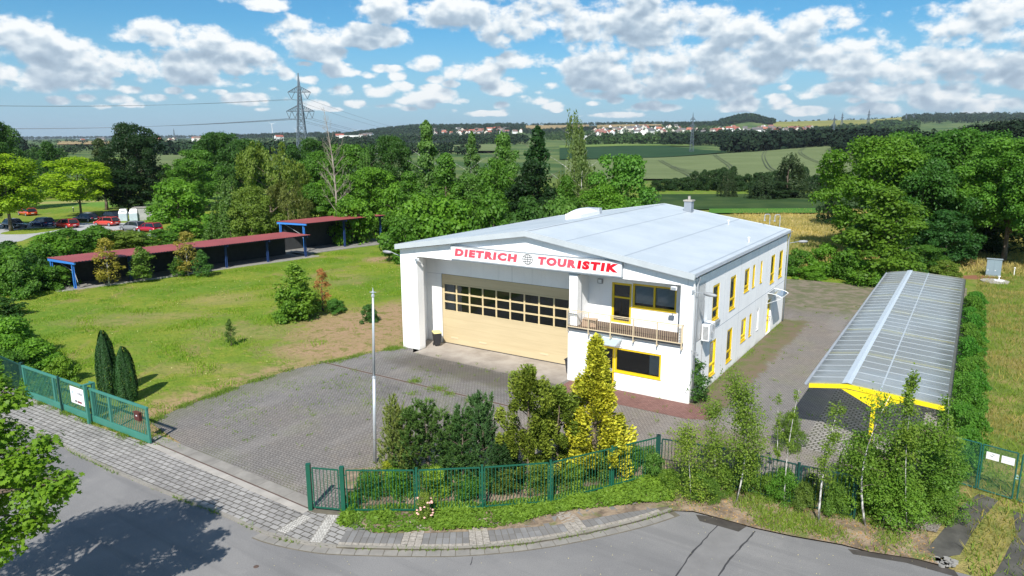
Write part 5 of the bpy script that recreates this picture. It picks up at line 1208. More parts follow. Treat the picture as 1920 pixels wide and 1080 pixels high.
for a_ in np.linspace(0, 6.28, 14): mb.tube([(1.25 + .10 * math.cos(a_), .03 * math.sin(3 * a_), 1.0 + .08 * math.sin(a_)), (1.25 + .12 * math.cos(a_ + 2.2), .04, 1.0 + .12 * math.sin(a_ + 2.2))], .007, 4)
mb.build('tie_wire', simple('wire_tie', (.35, .55, .52), .4, .2), mgate)
for u, lab in ((.14, 'white notice with a bent arrow on the mesh gate, nearer its hinge'), (.66, 'blank looking white notice with faint lines on the mesh gate, nearer the tied middle')):
    s_ = empty('notice', (mg0[0] + md[0] * u, mg0[1] + md[1] * u, 0), rzg, lab, 'sign'); mb = MB(); mb.box(0, .44, -.045, -.035, 1.46, 1.76); bo = mb.build('board', M['white_paint'], s_)
    if u < .3:
        mb = MB(); mb.beam((.20, -.047, 1.70), (.28, -.047, 1.66), .018, .004, up=(0, 1, 0)); mb.build('mark', tk, bo); mb = MB(); mb.beam((.14, -.047, 1.62), (.24, -.047, 1.60), .022, .004, up=(0, 1, 0)); mb.build('mark', tk, bo)
    else:
        mb = MB(); mb.box(.03, .14, -.047, -.0455, 1.68, 1.70); mb.build('mark', simple('faint_print', (.5, .5, .58), .5), bo); mb = MB(); mb.box(.03, .38, -.047, -.0455, 1.58, 1.60); mb.build('mark', simple('faint_print', (.55, .53, .62), .5), bo)
# ------------------------------------------------------------------ flagpole
fp = empty('flagpole', (-6.15, 29.3, 0), 0, 'tall bare silver flagpole standing behind the conifer bed', 'flagpole'); fp.rotation_euler = (0, R(1.8), 0)
M['alu'] = simple('brushed_aluminium', (.62, .65, .68), .35, .5, var=.05)
mb = MB(); mb.tube([(0, 0, -.1), (0, 0, 4.0)], [.078, .070], 14); mb.build('pole', M['alu'], fp, smooth=True)
mb = MB(); mb.tube([(0, 0, 4.0), (0, 0, 7.65)], [.064, .045], 14); mb.build('pole', M['alu'], fp, smooth=True); mb = MB(); mb.lathe([(.082, 3.97), (.082, 4.05), (.06, 4.06)], (0, 0, 0), 14); mb.build('collar', M['alu'], fp)
mb = MB(); mb.lathe([(.07, 7.6), (.075, 7.68), (.05, 7.7), (.03, 7.78), (.10, 7.80), (.03, 7.84), (.015, 7.95), (.0, 8.02)], (0, 0, 0), 12); mb.tube([(-.14, 0, 7.80), (.14, 0, 7.80)], .012, 5); mb.build('finial', M['alu'], fp)
# ------------------------------------------------------------------ yard cabinet, hydrant and marker
cb = empty('utility_cabinet', (50.7, 73.1, 0), -.62, 'grey blue metal utility cabinet standing under the big trees', 'cabinet')
mb = MB(); mb.box(-.66, .66, -.22, .22, .08, 1.78); mb.build('body', simple('grey_blue_metal', (.20, .27, .31), .5, var=.12, scale=1), cb, bevel=.02)
mb = MB(); mb.box(-.72, .72, -.28, .28, 1.785, 1.85); mb.build('roof', simple('cab_roof', (.27, .33, .36), .5), cb); mb = MB(); mb.box(-.7, .7, -.26, .26, -.05, .075); mb.build('plinth', M['concrete'], cb)
for x in (-.64, .01): mb = MB(); mb.box(x, x + .62, -.232, -.222, .14, 1.72); d_ = mb.build('door', simple('cab_door', (.22, .29, .33), .5, var=.1), cb); mb = MB(); mb.box(x + .1, x + .2, -.24, -.233, .6, .66); mb.build('sticker', M['white_paint'], d_)
hy = empty('manhole', (*g(1865, 528)[:2], 0), 0, 'low pale concrete manhole ring with a small white standpipe', 'manhole')
mb = MB(); mb.lathe([(1.25, -.05), (1.25, .10), (.0, .11)], (0, 0, 0), 20); mb.build('ring', M['concrete'], hy); mb = MB(); mb.lathe([(.5, .11), (.48, .18), (.0, .19)], (.4, 0, 0), 16); mb.build('cover', M['white_paint'], hy); mb = MB(); mb.tube([(.4, 0, .19), (.4, 0, .55)], .05, 8); mb.lathe([(.12, .5), (.12, .58), (.0, .6)], (.4, 0, 0), 8); mb.build('standpipe', M['white_paint'], hy)
o = empty('marker_post', (*g(1901, 516)[:2], 0), 0, 'thin white marker post in the long grass right of the cabinet', 'post'); mb = MB(); mb.tube([(0, 0, 0), (0, 0, .75)], .045, 8); mb.build('post', M['white_paint'], o); mb = MB(); mb.lathe([(.09, .74), (.09, .82), (0, .86)], (0, 0, 0), 8); mb.build('cap', M['white_paint'], o)
for s_, lab in ((-1.55, 'left one of two pale gooseneck vent pipes rising behind the hall roof'), (-.78, 'right one of two pale gooseneck vent pipes rising behind the hall roof')):
    o = empty('vent_pipe', bl(s_, BLn + .25), BYAW + .9, lab, 'pipe', None); mb = MB(); mb.tube([(0, 0, 0), (0, 0, 8.25), (-.10, 0, 8.38), (-.42, 0, 8.38), (-.50, 0, 8.30), (-.50, 0, 7.95)], .030, 8); mb.build('pipe', M['zinc'], o); mb = MB(); mb.tube([(-.5, 0, 7.95), (-.5, 0, 7.86)], .075, 8); mb.build('outlet', M['zinc'], o)

# ------------------------------------------------------------------ car park
M['tyre'] = simple('tyre_rubber', (.02, .02, .02), .9); M['rim'] = simple('alloy_rim', (.45, .46, .48), .35, .6); M['cglass'] = simple('car_glass', (.012, .014, .018), .08, var=.02, spec=.8)
M['tail'] = simple('tail_lamp', (.45, .01, .01), .25); M['head'] = simple('head_lamp', (.75, .78, .80), .15)
def car(px, py, heading, paint, label, L=4.3, W_=1.78, Hh=1.48, kind='hatch', loc=None):
    L *= 1.12; W_ *= 1.1; Hh *= 1.06
    p = loc or g(px, py); o = empty('parked_car', (p[0], p[1], .012), heading, label, 'car', 'cars parked beyond the sheds')
    pm = simple('car_paint', paint, .22, .15, var=.05, spec=.6, coat=.8); h = L / 2; w = W_ / 2
    st = [(-h, .50, .62, .80, .90), (-h + .06, .34, .75, .93, .95), (-h + .5, .24, .90, 1.0, 1.0), (-.9, .22, .95, 1.0, 1.0), (0, .22, .93, 1.0, 1.0), (.9, .22, .90, 1.0, 1.0), (h - .9, .24, .84, .98, 1.0), (h - .25, .28, .72, .90, .97), (h, .42, .58, .78, .92)]
    mb = MB(); V_ = []
    for x, zb_, zt2, wt, wb in st:
        zm = (zb_ + zt2) / 2; V_ += [(x, -w * wb * .94, zb_), (x, -w * wb, zm), (x, -w * wt * .95, zt2), (x, 0, zt2 + .03), (x, w * wt * .95, zt2), (x, w * wb, zm), (x, w * wb * .94, zb_)]
    n = 7; mb.add(V_, [(n * i + j, n * i + (j + 1) % n, n * i + n + (j + 1) % n, n * i + n + j) for i in range(len(st) - 1) for j in range(n)] + [tuple(range(n)), tuple(n * (len(st) - 1) + j for j in range(n))])
    bo = mb.build('body', pm, o, smooth=True, bevel=0)
    xr0, xr1 = (-h + .12, .35) if kind == 'hatch' else (-h + .75, .45); fb, rb2 = (1.15, -h + .05) if kind != 'suv' else (1.1, -h + .05)
    if kind == 'sedan': rb2 = -h + .45
    zb_, zr = .90, Hh
    base = [(rb2 if kind != 'sedan' else rb2, w * .90), (fb, w * .88)]; top = [(xr0 + .35, w * .70), (xr1 - .1, w * .70)]
    mb = MB(); B_ = [(base[0][0], -base[0][1], zb_), (base[1][0], -base[1][1], zb_), (base[1][0], base[1][1], zb_), (base[0][0], base[0][1], zb_)]; T_ = [(top[0][0], -top[0][1], zr - .06), (top[1][0], -top[1][1], zr - .06), (top[1][0], top[1][1], zr - .06), (top[0][0], top[0][1], zr - .06)]
    mb.add(B_ + T_, [(0, 1, 5, 4), (1, 2, 6, 5), (2, 3, 7, 6), (3, 0, 4, 7)]); mb.build('windows', M['cglass'], o)
    mb = MB(); e = .04; mb.add([(top[0][0] - e, -top[0][1] - .02, zr - .065), (top[1][0] + e, -top[1][1] - .02, zr - .065), (top[1][0] + e, top[1][1] + .02, zr - .065), (top[0][0] - e, top[0][1] + .02, zr - .065),
            (top[0][0] + .1, -top[0][1] + .12, zr), (top[1][0] - .15, -top[1][1] + .12, zr), (top[1][0] - .15, top[1][1] - .12, zr), (top[0][0] + .1, top[0][1] - .12, zr)], [(0, 1, 5, 4), (1, 2, 6, 5), (2, 3, 7, 6), (3, 0, 4, 7), (4, 5, 6, 7)])
    for sx in (-1, 1):
        for (xa, xb) in ((base[0][0], top[0][0]), (base[1][0], top[1][0]), (.05, .0)): mb.beam((xa, sx * w * .90, zb_), (xb, sx * w * .715, zr - .06), .07, .05)
    mb.build('roof', pm, o)
    for x in (-h + .78, h - .82):
        for sy in (-1, 1):
            wm = MB(); wm.tube([(x, sy * (w - .20), .32), (x, sy * (w + .01), .32)], .32, 16); wo = wm.build('wheel', M['tyre'], o); rm = MB(); rm.tube([(x, sy * (w + .012), .32), (x, sy * (w + .02), .32)], .21, 12); rm.build('rim', M['rim'], wo)
    for sy in (-1, 1):
        mb = MB(); mb.box(-h - .005, -h + .18, sy * w * .68 - .14, sy * w * .68 + .14, .66, .84); mb.build('tail_light', M['tail'], o, bevel=.02)
        mb = MB(); mb.box(h - .22, h - .02, sy * w * .66 - .15, sy * w * .66 + .15, .56, .68); mb.build('headlight', M['head'], o, bevel=.02)
        mb = MB(); mb.box(.82, .98, sy * (w + .01), sy * (w + .16), .90, 1.02); mb.build('mirror', pm, o, bevel=.02)
    mb = MB(); mb.box(-h - .02, -h - .0, -.26, .26, .52, .63); mb.build('number_plate', M['white_paint'], o)
    return o
hd = 0.60
car(52, 404, 2.55, (.55, .075, .012), 'orange hatchback parked alone behind the row of dark cars', 4.2)
car(28, 427, -.55, (.022, .028, .038), 'dark slate estate car nearest the left edge of the car park', 4.7, kind='sedan')
car(80, 424, 2.65, (.015, .025, .13), 'blue hatchback parked between the dark estate and the red car', 4.2)
car(125, 427, 2.7, (.50, .022, .016), 'bright red hatchback parked right of the blue car', 4.0)
car(162, 415, 2.75, (.010, .014, .035), 'navy saloon parked behind the red hatchback under the young tree', 4.6, kind='sedan')
car(207, 413, 2.75, (.010, .011, .013), 'tall black estate parked beside the grey recycling containers', 4.6, Hh=1.62, kind='suv')
car(201, 423, 2.85, (.62, .07, .05), 'coral red car with dark windows in front of the black estate', 3.9)
car(250, 432, 2.75, (.22, .23, .24), 'silver grey car half hidden by bushes next to the crimson one', 4.0)
car(281, 435, 2.75, (.42, .010, .035), 'crimson small car farthest right in the car park', 3.7)
ct = g(252, 414)
cc_ = empty('container_shelter', (ct[0] + 2.2, ct[1] + 2.3, 0), .30, 'grey weathered concrete shelter box behind the two clothes containers', 'shelter')
mb = MB(); mb.box(-3.0, 2.9, -1.3, 1.3, 0, 2.25); mb.build('walls', simple('stained_concrete', (.33, .335, .32), .9, var=.3, scale=.8), cc_); mb = MB(); mb.box(-3.1, 3.0, -1.4, 1.4, 2.252, 2.38); mb.build('roof', M['concrete_dark'], cc_)
for i, lab in enumerate(('left one of two white topped clothes containers by the car park', 'right one of two white topped clothes containers by the car park')):
    o = empty('recycling_container', (ct[0] - 1.9 + i * 1.75, ct[1] + i * .35 - .1, 0), .30, lab, 'container')
    mb = MB(); mb.box(-.68, .68, -.55, .55, .02, 1.45); mb.build('body', simple('pale_blue_steel', (.42, .50, .55), .5, var=.2, scale=1.4), o, bevel=.03)
    mb = MB(); mb.add([(-.72, -.58, 1.45), (.72, -.58, 1.45), (.72, .58, 1.45), (-.72, .58, 1.45), (-.45, -.2, 2.2), (.60, -.2, 2.2), (.60, .5, 2.2), (-.45, .5, 2.2)], [(0, 1, 2, 3), (4, 5, 6, 7), (0, 1, 5, 4), (1, 2, 6, 5), (2, 3, 7, 6), (3, 0, 4, 7)]); mb.build('hood', M['white_paint'], o)
    mb = MB(); mb.box(-.35, .45, -.50, -.40, 1.75, 1.95); mb.build('flap', M['zinc'], o)
o = empty('bollard', g(138, 398), 0, 'short black bollard on the lawn behind the car park', 'bollard'); mb = MB(); mb.tube([(0, 0, 0), (0, 0, .95)], .09, 10); mb.build('post', M['black'], o); mb = MB(); mb.lathe([(.11, .95), (.11, 1.02), (0, 1.08)], (0, 0, 0), 10); mb.build('cap', M['white_paint'], o)

# ------------------------------------------------------------------ pylons and power lines
M['steel'] = simple('galvanised_steel', (.10, .13, .16), .6, .3, var=.1)
def pylon(px, pytop, D, label, arms, Hh=None, wb=None, group=None, th_=.0011, low=False):
    x = colx(px, D, 20); zg = zt(x, D); H2 = htop(px, pytop, D) - zg; rz = math.atan2(-x, D) * 0.3
    o = empty('pylon', (x, D, zg), rz, label, 'pylon', group); mb = MB(); w = D * th_; wb = wb or H2 * .17; wt_ = H2 * .028
    def hw(z): 
        f = z / H2
        return (wb * (1 - f / .80) + wt_ * (f / .80)) / 2 if f < .8 else wt_ / 2 * max(.05, (1 - f) / .2)
    zs = [0]; 
    while zs[-1] < H2 * .97: zs.append(min(H2, zs[-1] + max(hw(zs[-1]) * 2.0, H2 * .035)))
    zs[-1] = H2
    for a, b_ in zip(zs, zs[1:]):
        ha, hb_ = hw(a), hw(b_); C = [(-1, -1), (1, -1), (1, 1), (-1, 1)]
        for i in range(4):
            p, q = C[i], C[(i + 1) % 4]
            mb.beam((p[0] * ha, p[1] * ha, a), (p[0] * hb_, p[1] * hb_, b_), w * .9)
            if not low or i % 2 == 0:
                mb.beam((p[0] * ha, p[1] * ha, a), (q[0] * hb_, q[1] * hb_, b_), w * .5); mb.beam((q[0] * ha, q[1] * ha, a), (p[0] * hb_, p[1] * hb_, b_), w * .5)
                mb.beam((p[0] * hb_, p[1] * hb_, b_), (q[0] * hb_, q[1] * hb_, b_), w * .5)
    mb.build('tower', M['steel'], o); ends = []
    for f, span, ins in arms:
        z = f * H2; L = span * H2 / 2; hh = hw(z)
        for s_ in (-1, 1):
            mb = MB(); zt2 = z + H2 * .062
            for y in (-hh, hh): mb.beam((s_ * hh, y, z), (s_ * L, 0, z), w * .8); mb.beam((s_ * hh, y, zt2), (s_ * L, 0, z), w * .7)
            for k_ in range(1, 6): f_ = k_ / 6; x_ = s_ * (hh + (L - hh) * f_); zz = zt2 + (z - zt2) * f_; mb.beam((x_, 0, z), (x_, 0, zz), w * .4); f2 = (k_ - 1) / 6; mb.beam((s_ * (hh + (L - hh) * f2), 0, z), (x_, 0, zz), w * .4)
            mb.build('crossarm', M['steel'], o)
            for c_ in ins:
                xa, xb, dz = c_[0] * L, c_[1] * L, c_[2] * H2; xm_ = (xa + xb) / 2; mb = MB(); mb.beam((s_ * xa, 0, z), (s_ * xm_, 0, z - dz), w * .6); mb.beam((s_ * xb, 0, z), (s_ * xm_, 0, z - dz), w * .6); mb.build('insulator', M['steel'], o)
                ends.append((s_ * xm_, z - dz))
    return o, ends, H2
pyl, ends, PH = pylon(567, 137, 480, 'tall two armed lattice pylon rising above the tree belt', [(.79, .256, [(.40, 1.0, .075)]), (.577, .315, [(.64, 1.0, .08), (.20, .60, .08)])], wb=7.5)
ploc = np.array(pyl.location)
M['cable'] = simple('cable', (.12, .14, .17), .6)
def wire(a, b_, sag, r, label=None, nm='power_line'):
    a = Vector(a); b_ = Vector(b_); mb = MB(); pts = []
    for i in range(25): t = i / 24; p = a.lerp(b_, t); p.z -= sag * 4 * t * (1 - t); pts.append(p)
    mb.tube(pts, r, 4, caps=False); return mb.build(nm, M['cable'])
wlab = []
ends = sorted(ends, key=lambda e: (e[1], e[0]))
for i, (ex, ez) in enumerate(ends):
    top = ez > PH * .6; c_, s__ = math.cos(pyl.rotation_euler.z), math.sin(pyl.rotation_euler.z)
    P = (ploc[0] + ex * c_, ploc[1] + ex * s__, ploc[2] + ez)
    yL = 470 + ex * 3.4; L_ = (colx(-420, yL, 30), yL, htop(-420, 180 if top else 228, yL))
    word = 'upper' if top else 'lower'
    o = wire(P, L_, 5.5, .085); tag(o, f'{word} bundle of cables running left from the lattice pylon', 'power line', f'{word} cables left of the pylon')
    yR = 1500; Rr_ = (colx(870 + ex * 2.2, yR, 30), yR + ex * 2, htop(870, 247 if top else 255, yR))
    o = wire(P, Rr_, 14, .075); tag(o, f'{word} bundle of cables running right from the lattice pylon to the hills', 'power line', f'{word} cables right of the pylon')
AR = [(.66, .17, [(.9, 1.0, .03)]), (.82, .13, [(.9, 1.0, .03)])]
for px, pt, D, lab in ((1299, 211, 760, 'slim lattice pylon in the barley field above the hall roof'), (1563, 215, 860, 'lattice pylon left of the dark wood, in front of the olive hillside'), (1577, 211, 2300, 'distant pylon standing on the olive hillside, just right of the nearer one'),
                       (1626, 205, 2500, 'distant pylon alone on the crest of the olive hillside'), (1696, 212, 2700, 'left one of a distant pair of pylons by the wooded ridge'), (1710, 213, 2800, 'right one of a distant pair of pylons by the wooded ridge'), (329, 241, 3200, 'tiny distant mast on the left horizon')):
    pylon(px, pt, D, lab, AR if px > 400 else [(.8, .1, [])], low=True, th_=.00034, wb=None if D > 1500 else 4.0)
# wind turbines
for px, pt, D in ((513, 224, 5200), (558, 234, 6800), (668, 236, 7200)):
    x = colx(px, D, 40); zg = zt(x, D); H2 = htop(px, pt + 9, D) - zg
    o = empty('wind_turbine', (x, D, zg), 0, {513: 'pale wind turbine on the horizon left of the pylon', 558: 'faint wind turbine right behind the pylon foot', 668: 'small wind turbine above the wooded hill right of the pylon'}[px], 'wind turbine', None)
    mb = MB(); mb.tube([(0, 0, 0), (0, 0, H2)], [3.2, 1.8], 8); mb.build('tower', M['white_paint'], o); mb = MB(); mb.box(-2.5, 2.5, -6, 5, H2 - 2, H2 + 3); mb.build('nacelle', M['white_paint'], o)
    for a_ in (.4, 2.5, 4.6): mb = MB(); R_ = D * 10 / CF; mb.add([(-1.2 * math.sin(a_), -6.5, H2 + 1.2 * math.cos(a_)), (1.2 * math.sin(a_), -6.5, H2 - 1.2 * math.cos(a_)), (R_ * math.cos(a_), -6.5, H2 + R_ * math.sin(a_)), (1.6 * math.sin(a_), -7.5, H2 - 1.2)], [(0, 1, 2), (1, 3, 2), (3, 0, 2)]); mb.build('blade', M['white_paint'], o)
# ------------------------------------------------------------------ foliage
LEAFSH = {
 'oval': np.array([(0, -.5), (.28, -.1), (.22, .25), (0, .5), (-.22, .25), (-.28, -.1)]),
 'quad': np.array([(0, -.5), (.34, 0), (0, .5), (-.34, 0)]),
 'needle': np.array([(-.06, -.5), (.06, -.5), (0, .5)]),
 'spray': np.array([(0, -.5), (.26, -.05), (.10, .5), (-.10, .42), (-.26, -.1)]),
 'maple': np.array([(0, -.45), (.16, -.30), (.44, -.34), (.32, -.10), (.52, .10), (.24, .12), (.14, .24), (0, .52), (-.14, .24), (-.24, .12), (-.52, .10), (-.32, -.10), (-.44, -.34), (-.16, -.30)]),
}
def unit(a): return a / (np.linalg.norm(a, axis=-1, keepdims=True) + 1e-9)
def leaf_mesh(name, C, N, S, tint, shape='quad', along=None, rng=None, m=None, aspect=1.0):
    """one mesh of many separate leaves: centres C, facing N, size S"""
    rng = rng or np.random.default_rng(1); n = len(C); N = unit(N)
    if along is None: along = rng.normal(size=(n, 3))
    T = unit(along - N * np.sum(along * N, -1, keepdims=True)); B = np.cross(N, T)
    sh = LEAFSH[shape]; kk = len(sh); S = np.broadcast_to(np.asarray(S, float), (n,))[:, None, None]
    V = C[:, None, :] + (T[:, None, :] * sh[None, :, 1:2] + B[:, None, :] * sh[None, :, 0:1] * aspect) * S
    V = V + N[:, None, :] * (np.abs(sh[None, :, 0:1]) * -.35 * S)
    me = bpy.data.meshes.new(name); me.vertices.add(n * kk); me.vertices.foreach_set('co', V.reshape(-1).astype(np.float32))
    me.loops.add(n * kk); me.loops.foreach_set('vertex_index', np.arange(n * kk)); me.polygons.add(n)
    me.polygons.foreach_set('loop_start', np.arange(0, n * kk, kk)); me.polygons.foreach_set('loop_total', np.full(n, kk))
    me.update(calc_edges=True)
    at = me.attributes.new('tint', 'FLOAT', 'FACE'); at.data.foreach_set('value', np.clip(tint, 0, 1).astype(np.float32))
    me.materials.append(m or M['leaf']); return me
def prof(kind, z):
    z = np.asarray(z, float)
    if kind == 'round': return np.sqrt(np.clip(1 - ((z - .48) / .54) ** 2, 0, 1)) ** .8
    if kind == 'broad': return np.clip(np.minimum(1, (z + .10) / .35), 0, 1) ** .6 * np.sqrt(np.clip(1 - np.maximum(z - .45, 0) ** 2 / .32, 0, 1))
    if kind == 'cone': return np.clip(1.02 - z, 0, 1) ** .72 * np.clip((z + .12) / .25, 0, 1) ** .5
    if kind == 'egg': return np.clip(1.02 - z, 0, 1) ** .55 * np.clip((z + .18) / .50, 0, 1) ** .6 * 1.05
    if kind == 'bush': return np.sqrt(np.clip(1 - (z / 1.03) ** 2.4, 0, 1))
    if kind == 'column': return (np.clip(1 - z ** 3.2, 0, 1) ** .5) * np.clip((z + .25) / .45, 0, 1) ** .3
    return np.ones_like(z)
def lobes(kind, rng, K, r0, r1, jit=.10):
    L = []
    while len(L) < K:
        z = rng.random() ** .9; R_ = float(prof(kind, z)); 
        if rng.random() > R_ + .25: continue
        a = rng.random() * 6.2832; rr = rng.uniform(r0, r1); q = max(R_ * .5 - rr * .75, 0) * (1 if rng.random() < .72 else rng.random())
        q *= 1 + rng.normal() * jit; L.append((q * math.cos(a), q * math.sin(a), np.clip(z, rr * .6, 1 - rr * .55), rr, rng.random()))
    return np.array(L)
def crown(name, kind, seed, n, w, h, leaf, K=40, r0=.09, r1=.17, shape='quad', jit=.2, stray=.15, m=None, sq=.8, aspect=1.0, var=.45, hang=0.0, fill=.12):
    rng = np.random.default_rng(seed); L = lobes(kind, rng, K, r0, r1, jit); wts = L[:, 3] ** 2; wts /= wts.sum()
    N_ = int(n * 1.9); idx = rng.choice(len(L), N_, p=wts); d = unit(rng.normal(size=(N_, 3))); d[:, 2] = np.where((d[:, 2] < -.3) & (rng.random(N_) < .6), -d[:, 2], d[:, 2])
    rad = rng.random(N_) ** .35 * (1 + stray * rng.normal(size=N_)); 
    sc = np.array([w, w, h]); P = L[idx, :3] + d * (L[idx, 3] * rad)[:, None] * np.array([1, 1, sq * w / h])
    # drop leaves buried inside a neighbouring clump
    keep = np.ones(N_, bool)
    for j in range(len(L)):
        q = (P - L[j, :3]) / np.array([1, 1, sq * w / h]); keep &= ~((np.linalg.norm(q, axis=1) < L[j, 3] * .62) & (rng.random(N_) < .93))
    P = P[keep][:n]; d = d[keep][:n]; idx = idx[keep][:n]; n = len(P)
    nf = int(n * fill); zz = rng.random(nf); aa = rng.random(nf) * 6.28; rr = prof(kind, zz) * .5 * rng.random(nf) ** .5 * .85
    P[:nf] = np.stack([rr * np.cos(aa), rr * np.sin(aa), zz], -1)
    C = P * sc; C[:, 2] = np.maximum(C[:, 2], 0.01)
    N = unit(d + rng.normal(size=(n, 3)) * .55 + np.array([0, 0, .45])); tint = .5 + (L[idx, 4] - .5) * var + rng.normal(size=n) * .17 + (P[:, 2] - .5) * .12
    al = rng.normal(size=(n, 3)) + np.array([0, 0, -hang])
    return leaf_mesh(name, C, N, leaf * rng.uniform(.65, 1.25, n), tint, shape, al, rng, m, aspect)
def weeping(name, seed, n, w, h, leaf, strands=150, m=None, kind='egg', droop=.42):
    rng = np.random.default_rng(seed); Cs = []; T = []; al = []; per = max(4, n // strands); L = lobes(kind, rng, 26, .08, .14, .15)
    for s in range(strands):
        l = L[rng.integers(len(L))]; a = rng.random() * 6.28; o = l[:3] + unit(rng.normal(size=3)) * l[3] * np.array([1, 1, .8]); o = o * np.array([w, w, h]); ln = h * droop * rng.uniform(.35, 1.0); ln = min(ln, o[2] - .1)
        if ln < .3: continue
        t = rng.random(per); out = unit(np.array([o[0], o[1], 0]) + 1e-6) * w * .05
        P = o + out * np.sqrt(t)[:, None] + np.array([0, 0, -1]) * (t * ln)[:, None] + rng.normal(size=(per, 3)) * np.array([.12, .12, .10]) * (w / 8)
        Cs.append(P); T.append(.5 + (l[4] - .5) * .3 + rng.normal(size=per) * .18)
    C = np.concatenate(Cs); tint = np.concatenate(T); n = len(C); C[:, 2] = np.maximum(C[:, 2], .02)
    out = unit(C * np.array([1, 1, 0]) + 1e-6); N = unit(out * .9 + rng.normal(size=(n, 3)) * .6 + np.array([0, 0, .25]))
    return leaf_mesh(name, C, N, leaf * rng.uniform(.6, 1.2, n), tint, 'oval', np.tile([0, 0, -1.0], (n, 1)) + rng.normal(size=(n, 3)) * .35, rng, m)
def pine(name, seed, w, h, shoots=420, per=22, ln=.16, leaders=5):
    rng = np.random.default_rng(seed); Cs = []; A = []; T = []
    ld = [(0, 0, 1.0, .34)] + [(rng.uniform(-.28, .28), rng.uniform(-.28, .28), rng.uniform(.62, .95), rng.uniform(.20, .30)) for _ in range(leaders)]
    for s in range(shoots):
        lx, ly, top, r = ld[rng.integers(len(ld))]; z = rng.random() ** .8 * top; rr = r * (1.05 - z / top) ** .55 * (.6 + .4 * rng.random()) + (.16 if z < .4 else 0) * rng.random(); a = rng.random() * 6.28
        o = np.array([(lx + rr * math.cos(a)) * w, (ly + rr * math.sin(a)) * w, z * h]); dr = unit(np.array([math.cos(a) * .55, math.sin(a) * .55, 1.0]) + rng.normal(size=3) * .25)
        L = rng.uniform(.14, .30); t = rng.random(per); nd = unit(dr * .9 + unit(rng.normal(size=(per, 3))) * .8); c = o + dr * (t * L)[:, None] + nd * ln * .45
        Cs.append(c); A.append(nd); T.append(np.full(per, rng.random() * .7 + (.2 if z > top * .8 else 0)) + rng.normal(size=per) * .1)
    C = np.concatenate(Cs); A = np.concatenate(A); n = len(C); C[:, 2] = np.maximum(C[:, 2], .02)
    return leaf_mesh(name, C, np.cross(A, rng.normal(size=(n, 3))), ln, np.concatenate(T), 'needle', A, rng, M['needle'], 2.4)
def thuja(name, seed, n, w, h, leaf, kind='cone', K=60):
    rng = np.random.default_rng(seed); L = lobes(kind, rng, K, .06, .12, .16); idx = rng.integers(len(L), size=n); d = unit(rng.normal(size=(n, 3))); P = L[idx, :3] + d * (L[idx, 3] * rng.random(n) ** .4)[:, None] * np.array([1, 1, .9])
    out = unit(P * np.array([1, 1, 0]) + rng.normal(size=(n, 3)) * .02); al = unit(out * .9 + np.array([0, 0, .55]) + rng.normal(size=(n, 3)) * .35); N = np.cross(al, unit(np.cross(al, np.array([0, 0, 1.0])) + rng.normal(size=(n, 3)) * .5))
    C = P * np.array([w, w, h]); C[:, 2] = np.maximum(C[:, 2], .02)
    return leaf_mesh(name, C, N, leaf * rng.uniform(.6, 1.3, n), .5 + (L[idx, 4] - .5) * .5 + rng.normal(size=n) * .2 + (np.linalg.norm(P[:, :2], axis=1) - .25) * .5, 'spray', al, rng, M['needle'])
def trunk_mesh(name, seed, h, r, m, limbs=9, crown0=.25, bend=.04, spread=.30):
    rng = random.Random(seed); mb = MB(); pts = [(0, 0, -.1)]; x = y = 0
    for i in range(1, 9): x += rng.uniform(-bend, bend) * h * .3; y += rng.uniform(-bend, bend) * h * .3; pts.append((x, y, h * .92 * i / 8))
    mb.tube(pts, [r * (1.25 if i == 0 else 1) * (1 - .85 * i / 8) for i in range(9)], 8)
    for k_ in range(limbs):
        f = crown0 + (.85 - crown0) * k_ / max(1, limbs - 1); i = f * 8 / .92; i0 = min(int(i), 7); p = Vector(pts[i0]).lerp(Vector(pts[i0 + 1]), min(i - i0, 1)); a = k_ * 2.4 + rng.random(); L = h * spread * (1.1 - f * .7)
        q = [p + Vector((math.cos(a), math.sin(a), .0)) * L * t + Vector((0, 0, L * .75 * t ** .8)) for t in (0, .35, .7, 1)]
        rr = r * (1 - .85 * f) * .5; mb.tube(q, [rr, rr * .7, rr * .45, rr * .15], 5)
    o = mb.build(name, m, None, smooth=True); me = o.data; bpy.data.objects.remove(o); return me
# prototypes: mesh, width, height
PROTO = {}
def reg(key, me, w, h): PROTO[key] = (me, w, h)
for i in range(3): reg(f'round{i}', crown('crown', 'round', 10 + i, 14000, 8, 9, .34, K=56, r0=.09, r1=.16), 8, 9)
for i in range(3): reg(f'broad{i}', crown('crown', 'broad', 20 + i, 30000, 11, 11, .31, K=95, r0=.07, r1=.13, shape='oval'), 11, 11)
for i in range(2): reg(f'egg{i}', crown('crown', 'egg', 30 + i, 12000, 8, 11, .36, K=60, r0=.07, r1=.13), 8, 11)
for i in range(2): reg(f'cone{i}', crown('crown', 'cone', 40 + i, 11000, 6, 11, .34, K=60, r0=.06, r1=.12, hang=.8), 6, 11)
for i in range(3): reg(f'bush{i}', crown('foliage', 'bush', 50 + i, 5200, 4, 3, .24, K=26, r0=.11, r1=.2), 4, 3)
for i in range(2): reg(f'weep{i}', weeping('crown', 60 + i, 12000, 7, 11, .30, 230), 7, 11)
reg('willow0', weeping('crown', 66, 17000, 9, 9, .30, 300, kind='round', droop=.3), 9, 9)
TRK = {'bark': trunk_mesh('trunk', 1, 10, .22, M['bark']), 'birch': trunk_mesh('trunk', 2, 10, .13, M['birch'], 10, .3)}
TREES = []
